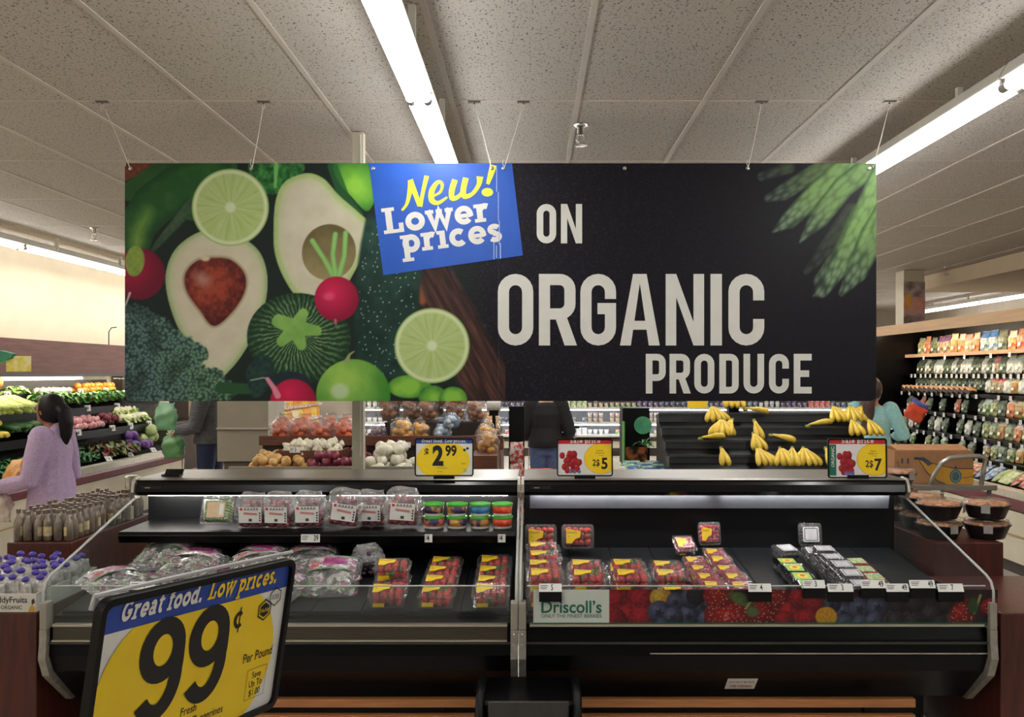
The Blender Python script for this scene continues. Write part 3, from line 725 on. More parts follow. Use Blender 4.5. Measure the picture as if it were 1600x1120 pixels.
for a, b in ((160, 203), (412, 394), (741, 768), (818, 788), (1190, 1169), (1390, 1364)):
    p, q = at(a, 160, BY), at(b, 262, BY - .004); p.z = CEIL - .012
    cmb = MB(); cmb.tube([p + (q - p) * .09, p + (q - p) * .5 + Vector((.002, 0, 0)), q], .0022, 6)
    cmb.tube([q, q + Vector((-.008, -.004, .02)), q + Vector((-.004, -.004, .04))], .0016, 5)
    cmb.tube([p, p + Vector((-.008, 0, -.014)), p + Vector((-.004, 0, -.032)), p + Vector((.006, 0, -.02)), p], .0016, 5)
    cmb.build('cord', cord_m, bn)
    MB().box(p.x - .03, p.x + .03, BY - .012, BY + .012, CEIL - .009, CEIL - .004).tube([p + Vector((0, 0, .006)), p + Vector((0, 0, -.006))], .004, 6).build('ceiling_clip', M('clip_metal', (92, 84, 78), .4, .6, col2=(104, 96, 90), scale=20), bn)
# ---------------------------------------------------------------- refrigerated berry cases
YB1 = 4.30                                     # canopy face
def zd(y): return .70 + (y - 3.58) * .104      # product deck height
def display_case(x0, x1, name, label, panel):
    t = thing(name, label, 'display case', ((x0 + x1) / 2, 3.95, 0))
    MB().box(x0 + .12, x1 - .12, 3.86, 4.7, 0, .34).build('base', black, t)
    a, b = x0 + .012, x1 - .012
    bp = MB().prism([(3.53, .672), (3.512, .61), (3.5, .55), (3.53, .48), (3.69, .325), (4.74, .325), (4.74, 1.1), (4.72, 1.12), (4.47, 1.1), (4.47, zd(4.47) - .012), (3.57, zd(3.57) - .012), (3.57, .672)], a, b)
    bp.build('tub', satin, t)
    MB().box(a, b, 3.492, 3.50, .596, .604).build('seam_strip', M('dark_trim', (70, 68, 66), .3, .6, col2=(84, 82, 80), scale=9), t)
    if panel: MB().box(a + .5, b, 3.496, 3.507, .556, .5605).build('seam_strip', steelx, t)
    dk = MB(); n = 9; wd = (b - a - .04) / n
    for i in range(n): dk.prism([(3.585, zd(3.585) - .01), (4.46, zd(4.46) - .01), (4.46, zd(4.46)), (3.585, zd(3.585))], a + .02 + i * wd + .002, a + .02 + (i + 1) * wd - .002)
    dk.build('deck', deckm, t)
    MB().box(a, b, 4.44, 4.468, .7, 1.09).build('back_panel', M('black_back_panel', (9, 10, 12), .45, col2=(14, 15, 18), scale=6, spec=.3), t)
    cp = [(4.345, 1.062), (YB1 + .004, 1.066), (YB1 - .012, 1.085), (YB1 - .006, 1.118), (YB1 + .006, 1.136), (4.36, 1.14), (4.36, 1.10)]
    MB().prism(cp, a, b).build('canopy', M('black_gloss', (7, 7, 9), .16, col2=(10, 10, 12), scale=5, spec=.5), t)
    MB().prism([(4.30, 1.137), (4.34, 1.1405), (4.735, 1.141), (4.735, 1.146), (4.335, 1.1455), (4.298, 1.141)], a, b).build('top_deck', decks, t)
    for xx in (x0, x1 - .014):
        MB().prism([(p[0] + dy, p[1] + dz) for p, dy, dz in zip(cp[:-1], (.0, -.012, -.016, -.014, -.006, 0), (-.012, -.014, 0, .004, .012, .012))] , xx, xx + .014).build('canopy_end', steel, t, bev=.002)
    # end panes with a pale edge strip, and the steel end frames under them
    for xx, sgn in ((x0 + .006, -1), (x1 - .006, 1)):
        out = [(4.31, 1.055), (3.55, .852), (3.515, .835), (3.497, .80), (3.494, .64), (4.44, .70), (4.44, 1.055)]
        MB().prism(out, xx - .003, xx + .003).build('end_pane', glass, t)
        MB().tube([(xx, p[0], p[1]) for p in out[:5]], .0055, 8).build('pane_edge', M('pane_edge_plastic', (176, 178, 174), .3, col2=(186, 188, 184), scale=20), t, smooth=True)
        lo, hi_ = (-.006, .022) if sgn < 0 else (-.022, .006)
        MB().box(xx + lo, xx + hi_, 3.478, 3.53, .655, .76).build('corner_bracket', M('bracket_grey', (150, 144, 132), .4, .3, col2=(162, 156, 144), scale=9), t, bev=.003)
        MB().prism([(3.478, .655), (3.476, .60), (3.468, .545), (3.50, .47), (3.675, .318), (3.70, .318), (3.70, .34), (3.525, .49), (3.497, .55), (3.502, .60), (3.505, .655)], xx + lo, xx + hi_).build('end_frame', M('end_frame_steel', (150, 145, 134), .38, .55, col2=(170, 165, 154), scale=30), t)
        for py_, pz in ((3.474, .64), (3.476, .60)):
            MB().lathe([(.003, 0), (.002, .002)], 8, (xx + (lo + hi_) / 2, py_ - .001, pz)).build('screw', chrome, t)
    MB().box(a + .02, b - .02, 3.507, 3.512, .672, .818).build('front_pane', glass, t)
    MB().tube([(a + .02, 3.5095, .82), (b - .02, 3.5095, .82)], .0032, 6).build('pane_lip', M('pane_edge_plastic', (200, 202, 198), .3), t)
    tr = MB(); tr.box(a + .03, b - .03, 3.494, 3.52, .664, .673)
    if not panel: tr.box(a + .03, b - .03, 3.488, 3.51, .607, .613)
    tr.build('front_rail', steelx, t)
    if not panel: MB().box(a + .03, b - .03, 3.500, 3.516, .613, .664).build('rail_band', M('dull_bronze_steel', (66, 60, 49), .42, .4, col2=(78, 72, 60), scale=30, stretch=(.3, 20, 20)), t)
    g = (b - a) / 2
    for k in range(2):
        xa = a + .04 + k * g; xb = a + g - .02 + k * g - (.0 if k == 0 else .03)
        lz = 1.0725 if panel else 1.0665
        MB().tube([(xa, 4.352, lz), (xb, 4.352, lz)], .0085, 8).build('lamp', glow('case_lamp', (255, 250, 244), CASE_TUBE), t, smooth=True)
    if panel:
        MB().prism([(4.372, 1.06), (4.385, .992), (4.39, .992), (4.38, 1.062)], a + .03, b - .05).build('lamp_reflector', M('grey_lamp_panel', (66, 68, 75), .5, col2=(76, 78, 85), scale=9), t)
    nm = MB(); nm.mat(0).box(a + .03, a + .13, YB1 - .0145, YB1 - .008, 1.098, 1.112); nm.mat(1).box(a + .05, a + .075, YB1 - .0155, YB1 - .0145, 1.103, 1.108)
    nm.build('name_plate', [M('dark_plate', (44, 42, 42), .3, .5, col2=(52, 50, 50), scale=9), steel], t)
    return t
XD = -.05
lc = display_case(-1.91, XD - .002, 'refrigerated_case', 'left black refrigerated case holding grapes, salad bags and tubs', False)
rc = display_case(XD + .002, 1.81, 'refrigerated_case', 'right black refrigerated case with a berry picture strip along its front', True)
# shelf in the left case
MB().prism([(4.04, .938), (4.44, .938), (4.44, .926), (4.06, .926), (4.06, .893), (4.045, .888), (4.03, .92)], -1.86, XD - .02).build('shelf', satin, lc)
MB().box(-1.86, XD - .02, 4.026, 4.032, .921, .9235).build('shelf_edge', M('dark_trim', (70, 68, 66), .3), lc)
MB().box(-1.62, -1.545, 4.432, 4.4385, .95, 1.03).build('notice', M('grey_notice', (120, 118, 112), .6, col2=(140, 138, 132), scale=60), lc)
# berry picture strip
sk = 3.498 / F
SF = Frame((-VX * sk, 3.498, EYE + VY * sk), (sk, 0, 0), (0, 0, sk))
def paint_strip(X, Y):
    Y = -Y; v = Cv(X, Y, (44, 26, 30)); n1 = fbm(X / 7, Y / 7, 2); rg = random.Random(4)
    def rasp(cx, cy, r, c=(176, 34, 44), dk=(84, 14, 24)):
        d = elp(X, Y, cx, cy, r, r * .95); cc = cell(X / (r * .22), Y / (r * .22), int(cx)); v.on(sm(d), v.mixc(c, dk, np.clip(cc * .8 + np.hypot(X - cx + r * .3, Y - cy + r * .35) / r * .95 - .45, 0, 1)))
    def blue(cx, cy, r, c=(98, 106, 138), dk=(24, 26, 44)):
        d = elp(X, Y, cx, cy, r, r); v.on(sm(d), v.mixc(c, dk, np.clip(np.hypot(X - cx + r * .3, Y - cy + r * .35) / r * .75 + (n1 - .5) * .5, 0, 1)))
        a = np.arctan2(Y - cy - r * .1, X - cx); q = np.hypot(X - cx, Y - cy - r * .1); v.on(sm(q - r * (.3 + .1 * np.cos(a * 5))) * .75, (22, 22, 34))
    def straw(cx, cy, rx, ry, rot=0):
        d = elp(X, Y, cx, cy, rx, ry, rot); cc = cell(X / 6, Y / 6, int(cx)); v.on(sm(d), v.mixc((168, 26, 34), (92, 10, 20), np.clip(np.hypot(X - cx + 6, Y - cy + 5) / rx * .9, 0, 1))); v.on(sm(d + 2) * (cc < .16), (214, 150, 110))
    v.on(sm(np.abs(X - 1010) - 36, 20), (92, 76, 70)); v.on(sm(np.abs(X - 1290) - 30, 30) * .7, (120, 104, 90)); v.on(sm(np.abs(X - 1390) - 30, 30) * .5, (96, 84, 80))
    for p in ((962, 938, 30), (1004, 935, 25), (985, 966, 26), (1005, 968, 24), (955, 972, 26)): rasp(*p)
    rasp(1033, 934, 18, (220, 180, 70), (150, 104, 30))
    for p in ((1056, 940, 15), (1030, 956, 18), (1076, 962, 17), (1052, 964, 16), (1098, 946, 16), (1104, 968, 14), (1080, 934, 17), (1036, 976, 12)): blue(*p)
    rasp(1088, 930, 16, (44, 40, 52), (14, 12, 18))
    straw(1140, 964, 40, 34, .3); straw(1190, 948, 30, 30); straw(1124, 930, 26, 18); straw(1215, 934, 20, 22)
    v.on(sm(elp(X, Y, 1158, 936, 22, 9, .4), 4), v.mixc((46, 74, 34), (110, 126, 70), n1)); v.on(sm(seg(X, Y, [(1166, 950), (1176, 934)], [2, 2])), (150, 160, 90)); v.on(sm(elp(X, Y, 1176, 956, 10, 8), 4), (86, 110, 66))
    v.on(sm(seg(X, Y, [(1131, 968), (1134, 957), (1139, 958), (1135, 962), (1140, 966), (1133, 968)], [.6] * 6), 1.6) * .8, (230, 190, 180)); v.on(sm(np.abs(Y - 964 - 2 * np.sin(X / 1.6)) - .6, 1.5) * (X > 1143) * (X < 1160) * .7, (226, 180, 172))
    for p in ((1236, 958, 20), (1250, 934, 18), (1252, 972, 18), (1274, 942, 20), (1262, 968, 18), (1226, 970, 16)): rasp(*p)
    for p in ((1318, 956, 17), (1344, 950, 18), (1320, 974, 15), (1345, 974, 14), (1372, 948, 18), (1366, 972, 15), (1300, 944, 14)): blue(*p)
    d = elp(X, Y, 1291, 963, 17, 15); cc = cell(X / 4, Y / 4, 5); v.on(sm(d), v.mixc((224, 172, 50), (160, 108, 26), np.clip(cc * .8, 0, 1)))
    for p in ((1404, 945, 15), (1430, 944, 16), (1400, 970, 16), (1428, 972, 17), (1456, 960, 17), (1480, 944, 16), (1470, 974, 14)): rasp(p[0], p[1], p[2], (62, 58, 68), (10, 10, 14))
    v.on(sm(elp(X, Y, 1488, 968, 8, 14), 8) * .6, (150, 110, 100)); straw(1504, 960, 19, 27, .3); straw(1552, 948, 20, 14); v.on(sm(seg(X, Y, [(1522, 958), (1532, 930)], [2, 2])), (150, 156, 84)); v.on(sm(elp(X, Y, 1520, 946, 8, 13), 4), (44, 70, 40))
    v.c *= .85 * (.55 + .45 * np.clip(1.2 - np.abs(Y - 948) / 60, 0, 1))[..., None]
    v.on(sm(972.5 - Y, 1.5), (24, 92, 66))
    v.on(sm(np.maximum(np.maximum(833 - X, X - 952), Y - 972.8), 1), (196, 204, 194))
    return v.c
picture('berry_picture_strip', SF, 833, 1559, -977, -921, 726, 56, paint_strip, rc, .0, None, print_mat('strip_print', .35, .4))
dl = MB(); dl.mat(0)
p, wdt = sans('Driscoll\u2019s', 27, .018); ink(dl, SF, [[(a * 94 / wdt, b) for a, b in g] for g in p], .0008, (846, -957))
dl.mat(1); p, wdt = sans('ONLY THE FINEST BERRIES', 7.6, .008); ink(dl, SF, [[(a * 94 / wdt, b) for a, b in g] for g in p], .0008, (846, -964.5))
dl.build('strip_lettering', [M('logo_green', (0, 96, 76), .5, col2=(4, 102, 82), scale=9), M('logo_grey_green', (70, 100, 90), .5, col2=(76, 106, 96), scale=9)], rc)
st = MB(); st.mat(0).box(.785, .905, 3.617, 3.6185, .353, .443)
fr = Frame((.845, 3.6165, .398), (1, 0, 0), (0, 0, 1)); st.mat(1)
for tx, v0 in (('DO NOT BLOCK', .010), ('THIS OPENING', -.026)):
    p, wdt = sans(tx, .024, .012, 'CENTER', .56); ink(st, fr, p, .0003, (0, v0))
st.build('warning_sticker', [paper, M('faded_red_ink', (150, 90, 80), .6, col2=(160, 100, 90), scale=20)], rc)
stk = rc.children[-1]; ang = math.atan2(.16, .155)
for o in rc.children:
    if o.name.startswith('warning_sticker'):
        m_ = Matrix.Translation(Vector((.845, 3.606, .4025)) - rc.location) @ Matrix.Rotation(ang, 4, 'X') @ Matrix.Translation(rc.location - Vector((.845, 3.617, .398)))
        o.data.transform(m_)
# slatted rail rack under the cases, and the dark bin in front of the joint
t = thing('slatted_rack', 'orange wooden slats lying low in front of the black cases', 'rack', (.2, 3.45, 0))
for z in (.343, .278, .21): MB().box(-1.3, 1.545, 3.60, 3.63, z - .034, z).build('slat', slatw, t, bev=.002)
for xx in (-1.25, -.4, .5, 1.35): MB().box(xx, xx + .04, 3.63, 3.66, 0, .315).build('upright', black, t)
t = thing('bin', 'black rounded bin with a dark grey front panel standing below the joint of the cases', 'bin', (-.03, 3.36, 0))
bm = MB(); bm.prism(rrect(-.19, .17, 3.22, 3.50, .05), 0, .47, 'z'); bm.build('shell', satin, t, bev=.012)
MB().prism(rrect(-.155, .135, 3.205, 3.222, .006), .30, .476, 'z').build('front_panel', M('charcoal_panel', (52, 50, 48), .4, col2=(60, 58, 56), scale=30), t, bev=.004)
for sx in (-.197, .155): MB().tube([(sx + .01, 3.215, .25), (sx + .01, 3.205, .40), (sx + .012, 3.24, .475), (sx + .012, 3.45, .48)], .017, 8).build('side_bar', black, t, smooth=True)
MB().tube([(-.18, 3.2, .42), (-.12, 3.197, .39), (0, 3.196, .375), (.1, 3.197, .39), (.155, 3.2, .42)], .004, 6).build('strap', black, t, smooth=True)

# ---------------------------------------------------------------- price tags on the case rails
def clip_tag(loc, text, w_, label, h_=.032, dz=.040, group='price tags clipped to the case rails', lean=.5):
    t = thing('price_tag', label, 'price tag', loc, group)
    if dz: MB().box(loc[0] - w_ / 2, loc[0] + w_ / 2, loc[1] - .006, loc[1] + .002, loc[2] - dz, loc[2]).build('holder', black, t)
    c, s_ = math.cos(lean), math.sin(lean)
    fr = Frame((loc[0], loc[1] - .008, loc[2]), (1, 0, 0), (0, s_, c)); m = MB(); m.mat(0)
    ink(m, fr, [[(-w_ / 2, 0), (w_ / 2, 0), (w_ / 2, h_), (-w_ / 2, h_)]], 0)
    b = [fr(x, y, -.002) for x, y in ((-w_ / 2, 0), (-w_ / 2, h_), (w_ / 2, h_), (w_ / 2, 0))]; m.poly(b)
    m.mat(1); p, wd_ = sans(text, h_ * .98, .02, 'RIGHT', .62); ink(m, fr, p, .0006, (w_ * (.42 if len(text) > 1 else .12), h_ * .2))
    for k in range(3): ink(m, fr, [[(-w_ * .44, h_ * (.72 - .2 * k)), (-w_ * (.1 + .04 * k), h_ * (.72 - .2 * k)), (-w_ * (.1 + .04 * k), h_ * (.79 - .2 * k)), (-w_ * .44, h_ * (.79 - .2 * k))]], .0006)
    m.build('card', [paper, inkb], t); return t
for px, w_, tx, lb in ((860, .088, '5', 'price tag on the strip of berries below the left strawberry column, at the logo panel'), (1187, .09, '4', 'price tag below the raspberry boxes beside the bare grey deck'),
                       (1272, .085, '3', 'price tag below the blueberry boxes, first of the right-hand run of tags'), (1313, .098, '3', 'second tag from the left in the right-hand run of price tags'),
                       (1364, .095, '49', 'third tag from the left in the right-hand run, reading 49'), (1402, .088, '49', 'fourth tag from the left in the right-hand run, sitting lower'),
                       (1441, .098, '49', 'fifth tag from the left in the right-hand run, reading 49'), (1485, .10, '7', 'price tag at the right end of the right-hand run of tags')):
    d = 3.488; hi = .006 if px in (1272, 1364, 1441) else -.008
    clip_tag(((px - VX) * d / F, d, .812 + hi), tx, w_, lb)
clip_tag(((222 - VX) * 3.488 / F, 3.488, .812), '1', .098, 'wide white price tag on the rail of the left case among the salad bags')
for px, w_, tx, lb in ((486, .085, '39', 'white shelf tag reading 39 under the bags of red grapes'), (670, .034, '4', 'small shelf tag under the stacked green-lidded tubs'), (784, .034, '4', 'small shelf tag at the right end of the black shelf')):
    clip_tag(((px - VX) * 4.03 / F, 4.024, .895), tx, w_, lb, .036, 0, lean=.1)

# ---------------------------------------------------------------- price signs
def price_sign(fr, label, kind, parent_loc):
    t = thing('price_sign', label, 'price sign', parent_loc)
    W, H = .2794, .1778
    def ring(o, i, k): return [[o[j], o[(j + 1) % len(o)], i[(j + 1) % len(i)], i[j]] for j in range(len(o))]
    o = rrect(0, W, 0, H, .013, 6); i = rrect(.006, W - .006, .006, H - .007, .008, 6); n = len(o); m = MB()
    v = [fr(a, b, .006) for a, b in o] + [fr(a, b, .006) for a, b in i] + [fr(a, b, -.004) for a, b in o] + [fr(a, b, .0) for a, b in i]
    f = []
    for j in range(n):
        q = (j + 1) % n; f += [(j, q, n + q, n + j), (2 * n + j, 2 * n + q, q, j), (n + j, n + q, 3 * n + q, 3 * n + j)]
    f.append(list(range(2 * n, 3 * n))[::-1]); m.add(v, f); m.build('frame', black, t)
    mats = [paper, inkblue if kind != 'sale' else inkr, inky, inkb, inkw, inkr, inkg]
    c = MB(); c.mat(0); ink(c, fr, [rrect(.004, W - .004, .004, H - .004, .007)], .001)
    hb = .034 if kind == 'big' else .026
    c.mat(1); ink(c, fr, [[(.005, H - hb), (W - .005, H - hb), (W - .005, H - .006), (.005, H - .006)]], .0014)
    def oval(cx, cy, rx, ry): return [(cx + rx * math.cos(a * PI / 24), cy + ry * math.sin(a * PI / 24)) for a in range(48)]
    def clipy(P, top): return [(min(max(a, .006), W - .006), min(max(b, .006), top)) for a, b in P]
    def txt(s, size, x, y, mi, bold=0, al='CENTER', sq=1, k=.0022):
        c.mat(mi); p, wd_ = sans(s, size, bold, al, sq); ink(c, fr, p, k, (x, y))
    if kind == 'sale5' or kind == 'sale7': pass
    if kind in ('blue', 'big'):
        c.mat(2); ink(c, fr, [clipy(oval(W * .48, H * .42, W * .455, H * (.56 if kind == 'big' else .5)), H - hb)], .0018)
        if kind == 'big':
            c.mat(4); p, wd_ = slab_line('Great food.', .0142, .31, .05); ink(c, fr, [[(a * .106 / wd_, b) for a, b in g] for g in p], .0022, (.025, H - .0255), 0, .22)
            c.mat(2); p, w2 = slab_line('Low prices.', .0142, .29, .05); ink(c, fr, [[(a * .112 / w2, b) for a, b in g] for g in p], .0022, (.139, H - .0255), 0, .22)
            c.mat(3)
            for x0 in (.086, .151):       # two fat nines
                s_ = .0170; rx, ry = .0212, .0245
                ink(c, fr, strip(arc(x0, .1125, rx, ry, 0, 345, 26), s_, True), .0023)
                ink(c, fr, strip([(x0 + rx, .1125), (x0 + rx + .0004, .094)] + arc(x0 - .002, .084, rx + .002, .034, 8, -142, 18), s_), .00245)
            ink(c, fr, strip(arc(.194, .1205, .0058, .0075, 45, 315, 12), .0042), .0023); ink(c, fr, [[(.1935, .1065), (.1952, .1065), (.1965, .1345), (.1948, .1345)]], .0025)
            def hexa(cx, cy, r): return [(cx + r * math.cos(PI / 6 + a * PI / 3), cy + r * math.sin(PI / 6 + a * PI / 3)) for a in range(6)]
            ink(c, fr, strip(hexa(.2365, .1235, .0118), .0016, True), .0023); ink(c, fr, [hexa(.2365, .1235, .0085)], .0024); ink(c, fr, strip(hexa(.2535, .1355, .0105), .0012, True), .0023)
            c.mat(2); p, q = sans('NuVal', .0065, .01, 'CENTER', .9); ink(c, fr, p, .0030, (.2365, .1212))
            txt('100', .0085, .2535, .1325, 3); txt('Per Pound', .0155, .236, .067, 3, .006, 'CENTER', .78)
            ink(c, fr, strip([(.222, .022), (.2545, .022), (.2545, .0565), (.222, .0565)], .0005, True), .0023)
            for s_, y in (('Save', .0455), ('Up To', .0355), ('$1.00', .025)): txt(s_, .0108, .2382, y, 3, .004, 'CENTER', .8)
            txt('Fresh', .0125, .134, .0345, 3, .006, 'CENTER', .85); txt('Golden Nugget Tangerines', .0125, .130, .0205, 3, .006, 'CENTER', .85)
        else:
            c.mat(4); p, wd_ = slab_line('Great food. Low prices.', .0102, .28, .05); ink(c, fr, [[(a * .215 / wd_, b) for a, b in g] for g in p], .0022, (.03, H - .021), 0, .22)
            txt('$', .046, .056, .097, 3, .03, 'CENTER', .85); txt('2', .122, .110, .054, 3, .045, 'CENTER', .82); txt('99', .066, .172, .096, 3, .035, 'CENTER', .82)
            txt('Driscoll\u2019s', .008, .13, .046, 3); txt('Strawberries', .009, .13, .036, 3); txt('1 lb pkg', .008, .12, .02, 3); txt('Each', .010, .232, .056, 3); txt('Save', .008, .24, .03, 3); txt('$2.00', .007, .24, .02, 3)
            for a in (0, 1): ink(c, fr, [[(.236 + .014 * a + .007 * math.cos(q * PI / 3), .122 + .007 * a + .007 * math.sin(q * PI / 3)) for q in range(6)]], .0023)
    else:
        c.mat(4); p, wd_ = slab_line('Sale price', .0152, .28, .06); ink(c, fr, [[(a * .155 / wd_, b) for a, b in g] for g in p], .0022, (.065, H - .0215))
        c.mat(2); ink(c, fr, [clipy(oval(W * .80, H * .47, W * .31, H * .405), H - hb)], .0020); c.mat(5)
        ink(c, fr, strip(clipy(oval(W * .80, H * .47, W * .31, H * .405), H - hb), .001, True), .0022)
        txt('2$', .042, .196, .05, 3, .02, 'CENTER', .85); txt('5' if kind == 'sale5' else '7', .072, .238, .036, 3, .03, 'CENTER', .95)
        txt('Driscoll\u2019s' if kind == 'sale5' else 'Organic', .009, .215, .118, 3); txt('Strawberries' if kind == 'sale5' else 'Raspberries', .009, .215, .107, 3); txt('1 lb pkg', .007, .22, .097, 3); txt('for', .007, .19, .042, 3)
        if kind == 'sale7': c.mat(6); ink(c, fr, [[(.007, .012), (.04, .012), (.04, H - hb - .002), (.007, H - hb - .002)]], .0018); c.mat(4); p, q = sans('ORGANIC', .020, .01); ink(c, fr, p, .0023, (.031, .05), PI / 2)
    mats[1] = inkblue if kind in ('blue', 'big') else inkr
    c.build('card', mats, t)
    if kind.startswith('sale'):
        x0 = .008 if kind == 'sale5' else .042
        def pt(X, Y):
            v = Cv(X, Y, (228, 226, 222)); rg = random.Random(3); sc = (.135 - x0) / .127
            for k in range(26):
                cx = x0 + rg.uniform(.018, .105) * sc; cy = .066 + rg.uniform(-.04, .045); r = .0155
                d = elp(X, Y, cx, cy, r * .85, r); v.on(sm(d, .0015), v.mixc((206, 38, 46), (128, 12, 26), np.clip(np.hypot(X - cx + .004, Y - cy - .004) / r * .9, 0, 1)))
                if k % 4 == 0: v.on(sm(elp(X, Y, cx, cy + r * .8, r * .5, r * .25), .001), (66, 110, 50))
            for k in range(3): v.on(sm(elp(X, Y, x0 + (.06 + .022 * k) * sc, .022, .008, .009), .001), (120 - 20 * k, 110, 160))
            return v.c
        picture('strawberry_picture', Frame(fr.o + fr.n * .0016, fr.r, fr.u), x0, .145, .012, H - hb - .004, 70, 64, pt, t)
    return t, c
for px0, px1, kind, lb in ((648, 740, 'blue', 'blue-topped price sign reading $2.99 standing on the left case'), (870, 957.5, 'sale5', 'red-topped sale sign reading 2 for $5 standing on the right case near the joint'), (1293.5, 1386, 'sale7', 'red-topped sale sign reading 2 for $7 at the right end of the right case')):
    d = 4.312 if kind != 'blue' else 4.30; k = (px1 - px0) * d / F / .2794
    o = at(px0, 744 if kind != 'sale7' else 747, d); fr = Frame(o, (k, 0, 0), (0, .04, k * 1.02 if kind == 'blue' else k * 1.06))
    t, c_ = price_sign(fr, lb, kind, at((px0 + px1) / 2, 747, d))
    pz = at((px0 + px1) / 2, 747, d)
    MB().box(pz.x - .05, pz.x + .05, d - .014, d + .004, 1.1465, pz.z + .016).build('holder', black, t)
# the big 99 cent sign close to the camera, turned and leaning
BIG_O, BIG_R, BIG_U = (-0.414, 0.8076, 1.2702), (0.3803, 0.9235, -0.0502), (0.1383, -0.0031, 0.9904)
fr = Frame(BIG_O, BIG_R, BIG_U)
base = fr(.14, 0); base.z = 0
t, c_ = price_sign(fr, 'large tilted price sign reading 99\u00a2 for tangerines at lower left', 'big', base)
m = MB(); a = fr(.14, .03, -.012); m.tube([a, fr(.14, -.03, -.014), (base.x, base.y, fr(.14, -.1).z), (base.x, base.y, .02)], .008, 8); m.build('post', black, t, smooth=True)
MB().lathe([(.14, 0), (.14, .012), (.03, .03), (.01, .032)], 24, base).build('foot', black, t)
m = MB(); m.mat(0); m.tube([fr(-.002, .168, -.006), fr(-.002, .181, -.004), fr(.14, .183, -.004), fr(.2815, .183, -.004)], .0022, 6); m.build('sheet_edge', M('clear_sheet_edge', (206, 204, 206), .3, col2=(214, 212, 214), scale=20), t)
